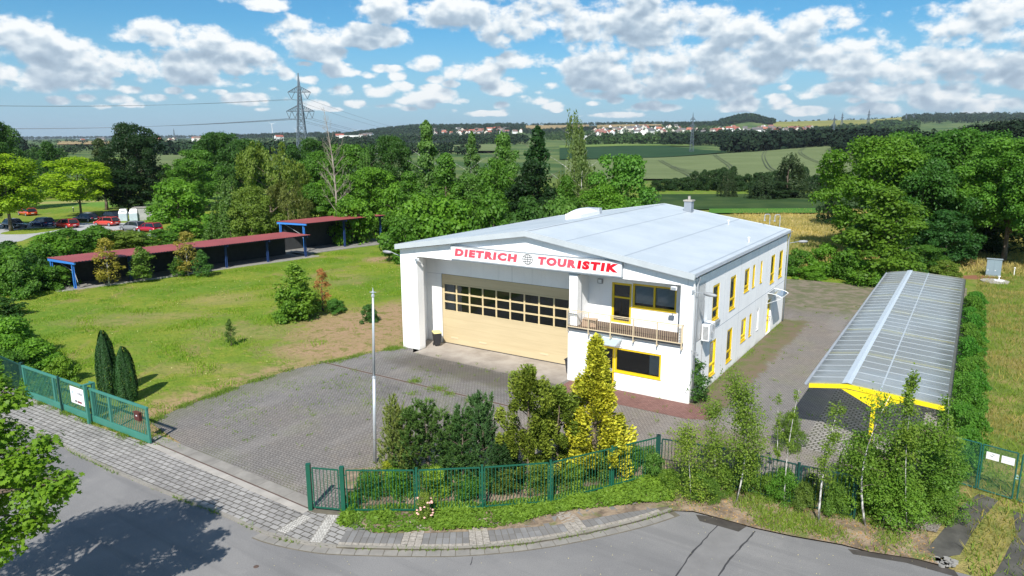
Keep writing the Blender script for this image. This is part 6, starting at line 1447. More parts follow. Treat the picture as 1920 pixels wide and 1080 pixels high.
def plant(key, x, y, z, w, h, colr, label, cat='tree', group=None, cb=.12, trunk='bark', name='tree', rz=None, w2=None):
    me, w0, h0 = PROTO[key]; o = empty(name, (x, y, z), (x * 7.3 + y * 3.1) % 6.28 if rz is None else rz, label, cat, group)
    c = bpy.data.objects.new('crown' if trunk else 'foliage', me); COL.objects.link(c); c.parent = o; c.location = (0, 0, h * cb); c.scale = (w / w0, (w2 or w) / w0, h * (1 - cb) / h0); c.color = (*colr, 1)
    if trunk:
        t = bpy.data.objects.new('trunk', TRK[trunk]); COL.objects.link(t); t.parent = o; t.scale = (h / 11 * 1.1, h / 11 * 1.1, h / 11)
    return o
def tree(key, px, D, top, wpx, colr, label, **kw):
    x = colx(px, D, 5); z = zt(x, D); h = htop(px, top, D) - z; w = wpx / CF * D
    return plant(key, x, D, z, w, h, colr, label, **kw)
def bush(key, px, py, top, wpx, colr, label, name='shrub', cat='shrub', **kw):
    x, y, _ = g(px, py); w = wpx / CF * y; y += w * .35; x = colx(px, y); h = max(.25, htop(px, top, y)); kw.setdefault('trunk', None)
    return plant(key, x, y, 0, w, h, colr, label, cat=cat, cb=0 if kw.get('trunk') is None else .1, name=name, **kw)
DG = (.032, .080, .020); MG = (.054, .128, .020); BG = (.074, .165, .021); YG = (.155, .245, .016); OL = (.090, .140, .030); LG = (.068, .145, .036); BRN = (.20, .12, .05); VD = (.014, .036, .014)

# left side
tree('broad0', 6, 150, 226, 80, DG, 'tall dark tree cut by the left edge above the car park')
tree('broad1', -30, 118, 250, 120, DG, 'dark broad tree beyond the left edge behind the yellow green maple')
tree('round1', 14, 116, 288, 135, YG, 'bright yellow green maple at the left edge beside the parked cars', cb=.25)
tree('round0', 148, 138, 296, 118, YG, 'bright yellow green young tree on the lawn behind the navy car', cb=.28)
tree('egg0', 97, 185, 266, 68, DG, 'round dark tree behind the two yellow green trees', cb=.05)
tree('round2', 62, 190, 300, 60, MG, 'mid green tree between the left maple and the round dark tree')
tree('broad2', 262, 150, 234, 102, VD, 'tallest dark tree left of the pylon, behind the container shelter', cb=.15)
tree('egg1', 196, 152, 260, 66, (.036, .056, .024), 'brownish dark tree close left of the tallest dark one', cb=.15)
tree('round1', 238, 145, 320, 100, VD, 'low dark tree under the tallest dark one, above the containers', cb=.16)
for i, (px, top, w) in enumerate(((30, 262, 60), (70, 262, 50), (110, 264, 60))): tree('round%d' % i, px, 320, top + 14, w * .6, DG, ['left', 'middle', 'right'][i] + ' one of three dark trees in the far gap behind the maple', group='far trees at the left')
tree('bush0', 332, 128, 341, 106, BG, 'bright green round bushy tree on the lawn right of the containers', cb=.02)
tree('round0', 355, 150, 300, 92, MG, 'mid green tree behind the bright bushy one on the lawn')
tree('broad1', 418, 178, 250, 110, DG, 'dark tree with a ragged top left of the pylon foot')
tree('round2', 372, 160, 282, 80, MG, 'green tree below and left of the dark ragged one')
tree('round1', 470, 170, 262, 90, DG, 'dark tree crown just behind the top of the willow')
tree('willow0', 508, 112, 268, 145, (.095, .140, .032), 'large pale olive willow behind the middle of the long shed', cb=.02)
tree('weep0', 432, 100, 328, 110, (.060, .115, .032), 'drooping green birch left of the large willow', cb=.0)
tree('willow0', 540, 103, 340, 100, (.085, .105, .034), 'lower brownish olive willow in front of the large one', cb=.0)
tree('round0', 470, 98, 352, 90, OL, 'dull green willow bush between the drooping birch and the willows', cb=.0)
tree('broad2', 588, 165, 262, 90, DG, 'dark green tree right of the willow under the pylon')
tree('round1', 600, 128, 285, 95, MG, 'green tree directly behind the lower part of the dead birch')
tree('round2', 655, 132, 272, 90, MG, 'green tree right of the dead birch, rounded top')
tree('weep1', 690, 118, 268, 50, LG, 'slender pale birch between dead birch and the dark belt')
tree('round0', 640, 108, 330, 110, BG, 'bright leafy tree behind the taller shed')
tree('round1', 590, 106, 345, 90, MG, 'leafy tree behind the gap between both sheds')
tree('broad0', 735, 125, 258, 90, DG, 'dark green tree left of the pointed pale birch')
tree('round2', 700, 112, 315, 95, BG, 'fresh green tree above the right end of the taller shed')
tree('cone0', 803, 118, 226, 88, (.070, .140, .042), 'tall pointed pale birch, second highest of the belt', cb=.0, trunk='birch')
tree('egg0', 770, 100, 322, 96, MG, 'green tree in front of the pointed pale birch, left')
tree('egg1', 838, 98, 288, 100, MG, 'full green tree in front and right of the pointed pale birch', cb=.02)
tree('cone1', 887, 120, 246, 62, (.062, .125, .040), 'narrow pale birch top between the fuller green trees', trunk='birch')
tree('round0', 880, 100, 330, 100, LG, 'pale green tree below the narrow birch top')
tree('egg0', 945, 116, 250, 96, LG, 'light green tree left of the dark pointed one', cb=.05)
tree('round1', 930, 98, 300, 90, MG, 'mid green tree filling in left of the dark pointed one')
tree('cone1', 1008, 94, 236, 122, (.018, .052, .018), 'tall dark pointed alder in the middle of the belt', cb=.0)
tree('egg1', 995, 92, 300, 120, VD, 'broad dark foot of the pointed alder, a second dark tree')
tree('weep1', 1074, 106, 205, 84, (.080, .120, .045), 'highest thin weeping birch right of the dark alder', cb=.12, trunk='birch')
tree('weep0', 1092, 93, 290, 92, (.085, .130, .050), 'full pale weeping birch in front of the highest thin one', cb=.0, trunk='birch')
tree('egg0', 1062, 90, 330, 80, MG, 'green tree between dark alder and weeping birch')
tree('round2', 1165, 92, 292, 122, (.060, .150, .028), 'bright rounded tree right of the weeping birch behind the roof', cb=.0)
tree('round0', 1130, 86, 350, 100, BG, 'bright low tree directly behind the roof ridge, left')
# lower row of the belt, between sheds and hall
for i, (px, D, top, w, c, lab) in enumerate(((660, 100, 372, 90, BG, 'leafy bush behind the left end of the taller shed roof'), (745, 108, 350, 90, BG, 'fresh bush beside the right end of the taller shed'), (790, 88, 372, 110, BG, 'lush bush left of the hall roof edge, half way up'),
        (850, 84, 376, 120, BG, 'lush bright bush right behind the left end of the hall roof'), (925, 83, 372, 110, MG, 'green bush below the dark alder behind the roof'), (990, 82, 378, 110, DG, 'dark bush low behind the middle of the roof'), (1050, 82, 376, 90, LG, 'pale bush low behind the roof, right of the dark one'),
        (760, 84, 412, 90, MG, 'low bush touching the lawn left of the hall corner'), (722, 106, 402, 60, MG, 'low bush at the end of the shed floor'))):
    tree('bush%d' % (i % 3), px, D, top, w, c, lab, cb=.0)
# bushes and hedge round the sheds and the car park edge
hs_ = [(20, 560, 470, 110, MG, 'bush at the left edge below the car park road'), (75, 520, 462, 100, MG, 'bush left of the blue shed posts, upper one'), (38, 562, 492, 84, LG, 'rounded pale shrub at the left edge of the lawn'), (105, 545, 500, 70, MG, 'shrub touching the blue shed posts'),
       (130, 480, 432, 90, MG, 'bush behind the near end of the long shed roof'), (185, 472, 426, 95, MG, 'second bush behind the long shed roof, below the red car'), (240, 468, 436, 90, OL, 'olive bush behind the long shed below the containers'), (95, 490, 440, 90, BG, 'bright bush behind the blue posts, below the blue car'),
       (300, 462, 432, 80, MG, 'bush behind the long shed right of the crimson car'), (350, 452, 412, 80, BG, 'bright bush behind the middle of the long shed'), (410, 446, 404, 90, MG, 'bush at the foot of the drooping birch'), (465, 438, 392, 80, (.05, .12, .045), 'blue green bush behind the far half of the long shed'), (505, 434, 400, 60, (.055, .13, .05), 'blue green bush close to the taller shed'),
       (0, 600, 560, 90, DG, 'dark shrub at the left lawn edge'), (160, 460, 434, 60, BG, 'small bright bush under the parked cars'), (215, 458, 432, 60, (.14, .12, .04), 'rust tinged bush at the car park edge'), (262, 458, 436, 60, MG, 'leafy bush in front of the crimson car'), (20, 500, 455, 80, DG, 'dark bush beneath the car park road'),
       (5, 540, 480, 80, MG, 'bush at the very left edge above the rounded shrub'), (60, 540, 480, 80, DG, 'dark bush left of the shed posts, lower one')]
for i, (px, py, top, w, c, lab) in enumerate(hs_): bush('bush%d' % (i % 3), px, py, top, w, c, lab)
# small trees in front of the long shed
reg('sap0', crown('crown', 'column', 71, 2600, 2.2, 4.5, .16, K=26, r0=.08, r1=.16, stray=.3, fill=.3), 2.2, 4.5)
reg('sap1', crown('crown', 'egg', 72, 2600, 2.4, 3.6, .16, K=22, r0=.09, r1=.17, stray=.3, fill=.3), 2.4, 3.6)
bush('sap0', 206, 540, 446, 54, (.21, .19, .045), 'yellow brown birch sapling at the near end of the long shed', cat='tree', name='tree', trunk='birch')
bush('sap1', 268, 532, 462, 62, (.085, .15, .035), 'green sapling in front of the long shed, next to the yellow one', cat='tree', name='tree', trunk='birch')
bush('sap0', 354, 520, 434, 48, (.20, .18, .055), 'straw coloured sapling before the middle of the long shed', cat='tree', name='tree', trunk='birch')
bush('sap1', 380, 522, 468, 44, (.05, .12, .035), 'blue green shrub beside the straw coloured sapling')
bush('sap1', 335, 520, 480, 40, (.06, .13, .03), 'small green shrub left of the straw coloured sapling')
# lawn shrubs
bush('sap1', 556, 606, 493, 96, (.105, .185, .030), 'upright green shrub alone on the lawn left of the hall', trunk='bark')
bush('bush1', 560, 606, 535, 96, (.080, .160, .024), 'dense round foot of the upright lawn shrub')
bush('sap0', 606, 586, 503, 36, (.27, .14, .07), 'dry reddish brown sapling beside the lawn shrub', trunk='bark')
bush('bush2', 628, 590, 562, 44, (.05, .13, .03), 'low green clump right of the dry sapling')
bush('bush0', 692, 606, 572, 34, (.04, .10, .03), 'dark low weed bush behind the flagpole top')
bush('sap1', 433, 650, 598, 26, (.06, .11, .03), 'tiny lone seedling in the middle of the lawn', name='seedling', cat='seedling', trunk='bark')
bush('bush1', 318, 506, 484, 40, OL, 'low weed clump at the shed floor edge')
# hedge by the gate, lower left
for i, (px, py, top, w, c, lab) in enumerate(((20, 690, 600, 120, (.075, .17, .022), 'bright shrub at the left edge above the gate'), (75, 712, 640, 110, (.080, .175, .022), 'bright leafy shrub behind the closed half of the gate'), (-30, 660, 590, 120, MG, 'green shrub beyond the left edge above the gate'),
        (30, 725, 660, 90, (.05, .12, .02), 'dark leafy shrub growing through the green fence'), (120, 722, 672, 60, (.10, .18, .025), 'small yellow green shrub behind the notice board'), (-20, 730, 655, 100, MG, 'shrub at the left edge behind the dark fence'), (10, 650, 598, 80, BG, 'fresh shrub at the left edge of the lawn, below the dark one'))):
    bush('bush%d' % (i % 3), px, py, top, w, c, lab)
ivy = crown('foliage', 'bush', 90, 1500, 1.8, 1.5, .12, K=12, r0=.14, r1=.25); reg('ivy', ivy, 1.8, 1.5)
for px, py, top, w in ((62, 745, 690, 40), (88, 745, 705, 30)): bush('ivy', px, py, top, w, BG, 'climbing greenery on the far end of the sliding gate' if px == 62 else 'small climber on the sliding gate left of the notice', name='climber', cat='climber')
# yews
def column_mesh(seed, n, w, h, leaf):
    rng = np.random.default_rng(seed); z = rng.random(n) ** .85; a = rng.random(n) * 6.2832; fl = 1 + .10 * np.cos(a * 5 + seed) + .05 * np.sin(a * 11 + z * 4)
    top = 1 - .10 * (np.cos(a * 3 + seed) + 1) * .5; rr = .5 * prof('column', z / top) * fl * (1 - .12 * rng.random(n) ** 2); ok = z < top; z, a, rr = z[ok], a[ok], rr[ok]; n = len(z)
    C = np.stack([rr * np.cos(a) * w, rr * np.sin(a) * w, z * h + .02], -1); N = np.stack([np.cos(a), np.sin(a), np.full(n, .35)], -1) + rng.normal(size=(n, 3)) * .4
    return leaf_mesh('foliage', C, N, leaf * rng.uniform(.6, 1.2, n), .45 + .25 * np.cos(a * 5 + seed) + rng.normal(size=n) * .18, 'spray', np.array([0, 0, 1.0]) + rng.normal(size=(n, 3)) * .25, rng, M['needle'])
reg('yew0', column_mesh(80, 11000, 1.15, 3.6, .11), 1.15, 3.6)
bush('yew0', 205, 746, 620, 38, (.012, .040, .012), 'taller one of two dark columnar yews beside the gate', name='yew', cat='yew')
bush('yew0', 239, 756, 650, 40, (.014, .045, .013), 'shorter one of two dark columnar yews beside the gate', name='yew', cat='yew')

# right side
tree('broad0', 1640, 88, 262, 205, (.066, .142, .018), 'large bright maple with golden tinge, left of the right hand group', cb=.06)
tree('broad1', 1792, 92, 246, 200, (.042, .112, .020), 'highest fresh green tree of the right hand group', cb=.06)
tree('broad2', 1892, 82, 262, 190, (.062, .148, .022), 'bright maple cut by the right edge above the cabinet', cb=.30)
tree('broad0', 1725, 84, 300, 150, (.034, .095, .020), 'darker green tree in the middle of the right hand group', cb=.02)
tree('broad2', 1700, 96, 252, 140, (.046, .118, .020), 'rounded green tree top behind the golden tinged maple')
tree('egg0', 1660, 70, 352, 180, (.066, .130, .018), 'egg shaped lime tree behind the far end of the carport', cb=.02)
tree('round1', 1780, 80, 395, 110, (.024, .075, .022), 'dark low tree between the lime and the right edge maple', cb=.02)
tree('round2', 1830, 96, 300, 140, (.05, .13, .022), 'fresh green crown between the highest tree and the right edge')
tree('round0', 1740, 76, 460, 80, (.045, .11, .022), 'small leafy tree at the foot of the lime, right side', cb=.0)
tree('broad1', 1960, 78, 250, 170, (.060, .15, .024), 'bright tree beyond the right edge', cb=.25)
tree('broad0', 1870, 90, 350, 200, VD, 'dark shaded tree low behind the right edge maple', cb=.0)
tree('egg1', 1556, 120, 312, 46, VD, 'slim dark tree at the left foot of the golden tinged maple', cb=.0)
for i, (px, py, top, w, c, lab) in enumerate(((1500, 520, 470, 60, MG, 'hedge shrub right of the hall rear corner'), (1545, 524, 462, 70, BG, 'taller hedge shrub left of the lime'), (1590, 530, 468, 70, MG, 'hedge shrub at the left foot of the lime'), (1482, 500, 478, 34, DG, 'small dark shrub touching the hall rear corner'),
        (1620, 540, 490, 60, BG, 'low shrub at the far left corner of the carport'), (1690, 515, 470, 90, DG, 'dark undergrowth beneath the lime'), (1520, 526, 500, 50, BG, 'low bright bush in front of the hedge shrubs'), (1770, 520, 490, 60, OL, 'olive low bush right of the lime foot'))):
    bush('bush%d' % (i % 3), px, py, top, w, c, lab)
# mid distance trees
tree('weep0', 1366, 178, 320, 44, (.030, .052, .028), 'small dark birch alone in the rough field behind the hall', cb=.0)
tree('weep1', 1478, 176, 286, 92, (.038, .062, .036), 'large grey green birch group in the field, right part', cb=.0)
tree('weep0', 1432, 172, 322, 74, (.030, .055, .030), 'lower left birch leaning to the large grey green one', cb=.0)
tree('round0', 1450, 175, 340, 80, (.022, .045, .022), 'dark undergrowth tree below the birch group', cb=.0)
hr = [(1232 + i * 17 + (i * 37 % 9), 345 - (i * 53 % 17) - (8 if i > 3 else 0), 26 + (i * 29 % 16)) for i in range(22)]
for i, (px, top, w) in enumerate(hr):
    tree('bush%d' % (i % 3), px, 200 + (i * 13 % 9), top - 6, w, (.020, .046, .018), 'dark bush in the field hedge below the barley', cb=.0, name='hedge_bush', cat='bush', group='bushes of the field hedge', )
# ---- conifer bed and plants along the front fence
for i in range(2): reg(f'pine{i}', pine('needles', 100 + i, 1.9, 3.2, 620, 24, .13, 4 + i), 1.9, 3.2)
reg('thuja0', thuja('foliage', 110, 17000, 2.6, 4.2, .13, 'column', 70), 2.6, 4.2); reg('thuja1', thuja('foliage', 111, 24000, 2.6, 4.8, .125, 'cone', 120), 2.6, 4.8)
def conifer(key, px, py, top, wpx, c, lab, **kw):
    x, y, _ = g(px, py); w = wpx / CF * y; h = htop(px, top, y); t_ = kw.pop('trunk', 'bark'); o = plant(key, x, y, 0, w, h, c, lab, cat='conifer', cb=.0, name='conifer', trunk=t_, **kw); return o
conifer('pine0', 738, 888, 748, 78, (.105, .135, .042), 'lightest thin pine, leftmost in the conifer bed by the flagpole')
conifer('pine1', 802, 890, 754, 112, (.042, .084, .022), 'dark bushy pine, second from the flagpole')
conifer('pine0', 868, 892, 768, 104, (.038, .085, .028), 'dark pine in the middle of the conifer bed')
conifer('pine1', 905, 888, 740, 88, (.036, .080, .032), 'taller dark pine with a bare tip left of the olive conifer')
conifer('pine0', 938, 905, 820, 80, (.020, .050, .018), 'low dark pine at the foot of the olive conifer')
conifer('thuja0', 990, 896, 690, 118, (.098, .132, .022), 'olive conifer with rounded double top, left of the golden one')
conifer('thuja0', 1045, 890, 728, 118, (.088, .128, .022), 'second olive conifer leaning against the golden one')
conifer('thuja1', 1113, 888, 634, 158, (.27, .275, .032), 'tallest bright golden conifer in front of the office door')
reg('ivy2', crown('foliage', 'bush', 91, 2600, 1.8, 1.3, .10, K=20, r0=.10, r1=.2, shape='oval', stray=.3), 1.8, 1.3)
for i, (px, py, top, w, c, lab) in enumerate(((690, 940, 890, 56, MG, 'leafy shrub behind the first fence panels'), (745, 945, 880, 60, BG, 'bright shrub below the lightest pine'), (812, 940, 880, 60, (.14, .22, .03), 'yellow green shrub behind the fence, below the dark pines'), (880, 945, 895, 60, MG, 'green shrub behind the fence below the middle pine'),
       (950, 935, 880, 60, (.07, .10, .02), 'olive shrub behind the fence below the double top'), (1010, 935, 870, 60, (.10, .15, .03), 'yellow leaved shrub against the fence'), (1070, 925, 872, 60, (.12, .19, .03), 'light shrub behind the fence below the golden conifer'), (1125, 905, 850, 60, (.08, .14, .03), 'golden green shrub right of the tallest conifer'),
       (1180, 890, 835, 56, MG, 'green shrub behind the rising fence'), (1225, 905, 848, 50, LG, 'pale shrub at the bend of the fence'), (655, 960, 925, 40, BG, 'small leafy plant at the second fence post'), (730, 900, 862, 36, (.20, .24, .03), 'yellow green shrub at the foot of the flagpole'))):
    bush('ivy2', px, py, top, w, c, lab)
# flowering rose clump through the fence
rs = bush('ivy2', 792, 978, 925, 34, (.12, .17, .04), 'rose bush with pink and cream blooms growing through the fence', name='rose_bush', cat='rose')
mb = MB(); rr_ = random.Random(5)
for i in range(26):
    a_, z_ = rr_.random() * 6.28, rr_.uniform(.15, .85); mb.lathe([(.0, -.03), (.05, .0), (.03, .03), (0, .035)], (math.cos(a_) * .30, math.sin(a_) * .30 - .1, z_), 6)
mb.build('blooms', simple('pink_petal', (.75, .42, .36), .6, var=.3, scale=9), rs)

# ---- birch saplings and scrub at the verge
def sapling(base, top, n_, leaf, colr, label, r=.035, spread=.75, low=.15, bend=(0, 0), seed=1, barkm='birch', droop=0.0, name='birch_sapling', tips=None, cat='birch'):
    """thin trunk from base (pixel on the ground) to top (pixel at about the same distance), with fine twigs and leaves"""
    n = int(n_ * 1.9); rng = np.random.default_rng(seed); x, y, _ = g(*base); hh = htop(top[0], top[1], y); xt = colx(top[0], y, hh); o = empty(name, (x, y, 0), 0, label, cat)
    N = 9; pts = []
    for i in range(N):
        t = i / (N - 1); pts.append(np.array([(xt - x) * t ** 1.3 + bend[0] * math.sin(math.pi * t) , bend[1] * math.sin(math.pi * t), hh * (t if droop == 0 else math.sin(t * math.pi * (.5 + droop)))]))
    mb = MB(); mb.tube(pts, [r * (1 - .8 * i / (N - 1)) for i in range(N)], 8); mb.build('trunk', M[barkm], o, smooth=True)
    tw = MB(); Cs = []; T = []
    for j in range(max(8, n // 70)):
        t = low + (1 - low) * rng.random(); i = min(int(t * (N - 1)), N - 2); p = pts[i] + (pts[i + 1] - pts[i]) * (t * (N - 1) - i); a = rng.random() * 6.28; L = spread * rng.uniform(.5, 1.1) * (1.15 - t * .6)
        q = [p, p + np.array([math.cos(a), math.sin(a), .55]) * L * .5, p + np.array([math.cos(a), math.sin(a), .25 - droop]) * L]
        tw.tube(q, [r * .28, r * .16, r * .05], 4); k_ = n // max(8, n // 70); u = rng.random(k_) ** .7
        c = q[0] + (q[2] - q[0]) * u[:, None] + rng.normal(size=(k_, 3)) * np.array([.09, .09, .11]) * (spread / .5); c[:, 2] -= np.abs(rng.normal(size=k_)) * (.08 + droop * .35); Cs.append(c); T.append(.5 + (rng.random() - .5) * .3 + rng.normal(size=k_) * .2)
    tw.build('twigs', M['bark'], o); C = np.concatenate(Cs); C[:, 2] = np.maximum(C[:, 2], .03); m_ = len(C)
    me = leaf_mesh('leaves', C, rng.normal(size=(m_, 3)) + np.array([0, -.3, .8]), leaf * 1.2 * rng.uniform(.6, 1.2, m_), np.concatenate(T), 'quad', None, rng); c = bpy.data.objects.new('leaves', me); COL.objects.link(c); c.parent = o; c.color = (*colr, 1); return o
BL_ = (.105, .165, .032); BL2 = (.085, .155, .028)
sapling((1381, 940), (1378, 702), 3400, .075, BL_, 'leafy birch with arching white stem in front of the hall corner', .035, 1.0, .25, (.35, 0), 1)
sapling((1340, 925), (1338, 760), 1900, .07, BL_, 'young birch left of the arching one', .02, .75, .1, (0, 0), 2)
sapling((1455, 935), (1458, 738), 420, .06, BL_, 'thin nearly bare birch stem in front of the paved lane', .02, .25, .4, (0, 0), 3)
sapling((1470, 945), (1498, 728), 380, .06, BL_, 'straight bare white birch stem beside the thin one', .028, .22, .5, (-.1, 0), 4)
sapling((1535, 978), (1572, 762), 1100, .065, BL_, 'leaning white birch trunk with few leaves left of the thicket', .045, .45, .35, (-.12, 0), 5)
sapling((1295, 938), (1285, 800), 1700, .07, (.13, .19, .035), 'yellow green birch bush at the right end of the rising fence', .02, .85, .05, (0, 0), 6)
sapling((1622, 985), (1668, 742), 1100, .08, BL2, 'curved birch reaching up to the yellow carport post', .045, 1.0, .3, (-.45, 0), 7)
sapling((1655, 975), (1790, 812), 3600, .085, BL2, 'birch bent over to the right in a long white arch', .05, 1.0, .25, (-.35, .2), 8, droop=.18)
sapling((1700, 990), (1715, 700), 900, .09, BL_, 'tall whippy shoot standing in front of the carport roof', .02, .45, .45, (-.2, 0), 9)
sapling((1770, 940), (1778, 745), 900, .085, BL2, 'leafy shoot below the right end of the yellow beam', .02, .5, .2, (0, 0), 10)
reg('thk', crown('foliage', 'round', 120, 9000, 2.6, 2.8, .095, K=40, r0=.09, r1=.16, stray=.25, fill=.3, shape='oval'), 2.6, 2.8)
reg('thk2', crown('foliage', 'bush', 121, 7500, 2.6, 2.0, .095, K=30, r0=.10, r1=.19, stray=.25, fill=.3, shape='oval'), 2.6, 2.0)
for i, (k_, px, py, top, w, c, lab) in enumerate((('thk', 1645, 975, 850, 150, (.085, .155, .030), 'tall leafy thicket below the yellow carport post'), ('thk', 1722, 965, 835, 165, (.075, .150, .028), 'dense thicket under the arched birch'), ('thk', 1762, 940, 815, 90, (.065, .14, .028), 'hanging thicket left of the mesh gate'),
        ('thk2', 1668, 1004, 890, 150, (.085, .165, .028), 'low front part of the thicket at the asphalt edge'), ('thk2', 1600, 965, 815, 100, (.090, .165, .03), 'loose greenery right of the leaning white trunk'), ('thk2', 1465, 952, 880, 70, (.065, .155, .025), 'bright leafy bush at the foot of the bare stems'),
        ('thk2', 1400, 930, 850, 70, BL2, 'green scrub in front of the dark fence'), ('thk2', 1300, 935, 880, 76, (.08, .15, .03), 'scrub below the yellow green birch bush'), ('thk2', 1350, 930, 870, 60, BL2, 'scrub at the foot of the young birches'), ('thk2', 1475, 850, 775, 60, (.075, .13, .03), 'small leafy bush standing on the pavers behind the fence'),
        ('thk2', 1520, 945, 890, 50, (.05, .09, .02), 'dull scrub beside the leaning white trunk'), ('thk2', 1440, 940, 888, 60, BL2, 'low scrub between the bright bush and the dark fence'), ('thk2', 1505, 962, 905, 56, (.09, .14, .035), 'dry looking weeds left of the leaning white trunk'), ('thk2', 1565, 975, 905, 64, (.08, .15, .03), 'weeds right of the leaning white trunk at the asphalt'), ('thk2', 1255, 925, 880, 50, (.10, .17, .03), 'light scrub below the fence bend'), ('thk2', 1330, 945, 900, 50, (.075, .14, .03), 'scrub at the verge below the young birch'), ('thk', 1790, 800, 700, 90, (.060, .15, .025), 'leafy growth at the right front corner of the carport'), ('thk2', 1760, 985, 920, 80, (.085, .16, .03), 'grassy bush left of the broken drive'))):
    bush(k_, px, py, top, w, c, lab)
reg('cor', crown('foliage', 'egg', 130, 2600, 1.4, 1.9, .085, K=20, r0=.09, r1=.18, stray=.35, shape='oval'), 1.4, 1.9)
bush('cor', 1300, 762, 672, 84, (.045, .105, .030), 'wild shrub growing at the white corner of the hall')
bush('cor', 1412, 625, 600, 18, MG, 'little weed tuft at the foot of the long wall, near')
bush('cor', 1440, 610, 590, 14, MG, 'little weed tuft at the foot of the long wall, far')
# hedge beside the carport: individual bushes in a row
reg('hdg', crown('foliage', 'bush', 140, 5200, 2.6, 2.7, .16, K=28, r0=.11, r1=.2, stray=.2, fill=.2), 2.6, 2.7)
for i in range(19):
    t = -.6 + i * 2.0; s_ = 13.0 + .25 * math.sin(i * 2.1); x, y, _ = bl(s_ - .25, t); hgt = 1.75 + .35 * math.sin(i * 1.7) + .2 * math.sin(i * 5.1)
    plant('hdg', x, y, 0, 1.45, hgt, (.058 + .012 * math.sin(i * 3), .150, .024), 'bright green hedge bush in the row beside the carport', cat='hedge bush', group='hedge bushes along the carport', cb=0, trunk=None, name='hedge_bush', w2=2.5, rz=BYAW)

# ---- dead birch behind the taller shed
x = colx(632, 103, 5); db = empty('dead_birch', (x, 103, 0), 0, 'tall bare dead birch with pale trunk behind the taller shed', 'tree'); Hd = htop(618, 203, 103); rr_ = random.Random(11)
mb = MB(); tp = [(0, 0, -.1), (0, 0, Hd * .3), (-.15, 0, Hd * .55), (-.5, 0, Hd * .75), (-1.1, 0, Hd)]; tp = [tuple(q) for q in catmull(tp, 4)]; mb.tube(tp, [.20 * (1 - .9 * i / (len(tp) - 1)) for i in range(len(tp))], 8); mb.build('trunk', M['deadwood'], db, smooth=True)
mb = MB()
for i in range(46):
    f = .22 + .76 * i / 46; p = Vector(tp[min(int(f * (len(tp) - 1)), len(tp) - 1)]); a = rr_.random() * 6.28; L = 3.9 * (1.05 - f) ** .8 * rr_.uniform(.6, 1.1) + .4; dv = Vector((math.cos(a), math.sin(a) * .6, .62 + .5 * f)).normalized(); pts = [p]
    for s_ in range(1, 5): dv = (dv + Vector((rr_.uniform(-.25, .25), rr_.uniform(-.25, .25), rr_.uniform(0, .25)))).normalized(); pts.append(pts[-1] + dv * L / 4)
    r_ = .055 * (1.1 - f); mb.tube(pts, [r_, r_ * .8, r_ * .6, r_ * .4, r_ * .25], 4)
    for s_ in (2, 3, 4):
        for _ in range(3): d2 = (dv + Vector((rr_.uniform(-.9, .9), rr_.uniform(-.9, .9), rr_.uniform(-.2, .6)))).normalized(); mb.tube([pts[s_], pts[s_] + d2 * L * .28], [r_ * .35, .008], 3)
mb.build('branches', M['deadwood'], db)

# ---- road tree at the lower left, most of it outside the picture
TX, TY = -15.05, 16.7
rt = empty('maple_tree', (TX, TY, -.07), 0, 'maple reaching into the picture over the road at the lower left', 'tree')
rng = np.random.default_rng(77); mb = MB(); tp = catmull([(-1.2, 0, 0), (-1.1, .1, 2.5), (-.9, 0, 5), (-.6, 0, 8)], 4); mb.tube(tp, [.24 * (1 - .7 * i / (len(tp) - 1)) for i in range(len(tp))], 10)
clus = []
def br(a, b_, r): 
    mid = [(a[i] + b_[i]) / 2 + rng.normal() * .15 for i in range(3)]; mb.tube([a, mid, b_], [r, r * .7, r * .3], 6)
for (bx_, by_, bz_, rr) in [(2.3, .3, 6.0, .75), (1.2, .0, 7.0, .7), (1.75, .8, 7.5, .55), (1.3, .9, 7.9, .5), (1.5, .6, 6.6, .7), (2.9, .2, 5.3, .7), (.4, .8, 7.6, .9), (-.6, 0, 7.6, 1.0), (-1.9, .5, 7.0, 1.2), (1.2, -1.2, 5.4, 1.0), (-.6, 1.8, 6.4, 1.0), (.9, 1.6, 5.0, .8), (-2.6, -.8, 6.2, 1.2), (1.9, -.6, 4.2, .75), (-.1, -1.9, 6.5, 1.0), (-2.0, 1.9, 5.3, 1.1), (2.9, .4, 6.5, .35), (.7, 0, 6.3, 1.0), (.2, 1.5, 4.2, .7), (3.5, .0, 5.6, .35), (2.4, .2, 4.5, .6)]:
    br((-.8, 0, 3.5 + bz_ * .25), (bx_, by_, bz_), .07); clus.append((bx_, by_, bz_, rr))
    for _ in range(5): e = unit(rng.normal(size=3)) * rr * .8; br((bx_, by_, bz_), (bx_ + e[0], by_ + e[1], bz_ + e[2] * .5), .022)
mb.build('trunk', M['bark'], rt, smooth=True)
Cs = []; Ns = []; T = []
for (bx_, by_, bz_, rr) in clus:
    n = int(1150 * rr ** 1.6); d = unit(rng.normal(size=(n, 3))); q = np.array([bx_, by_, bz_]) + d * rr * (rng.random((n, 1)) ** .45) * np.array([1.15, 1.15, .62]); q += rng.normal(size=(n, 3)) * .07; Cs.append(q); Ns.append(d * .6 + np.array([0, -.1, 1.0]) + rng.normal(size=(n, 3)) * .4); T.append(.5 + rng.normal(size=n) * .25 + d[:, 2] * .1)
C = np.concatenate(Cs); me = leaf_mesh('crown', C, np.concatenate(Ns), .165 * rng.uniform(.6, 1.15, len(C)), np.concatenate(T), 'maple', None, rng)
c = bpy.data.objects.new('crown', me); COL.objects.link(c); c.parent = rt; c.color = (.088, .165, .018, 1)
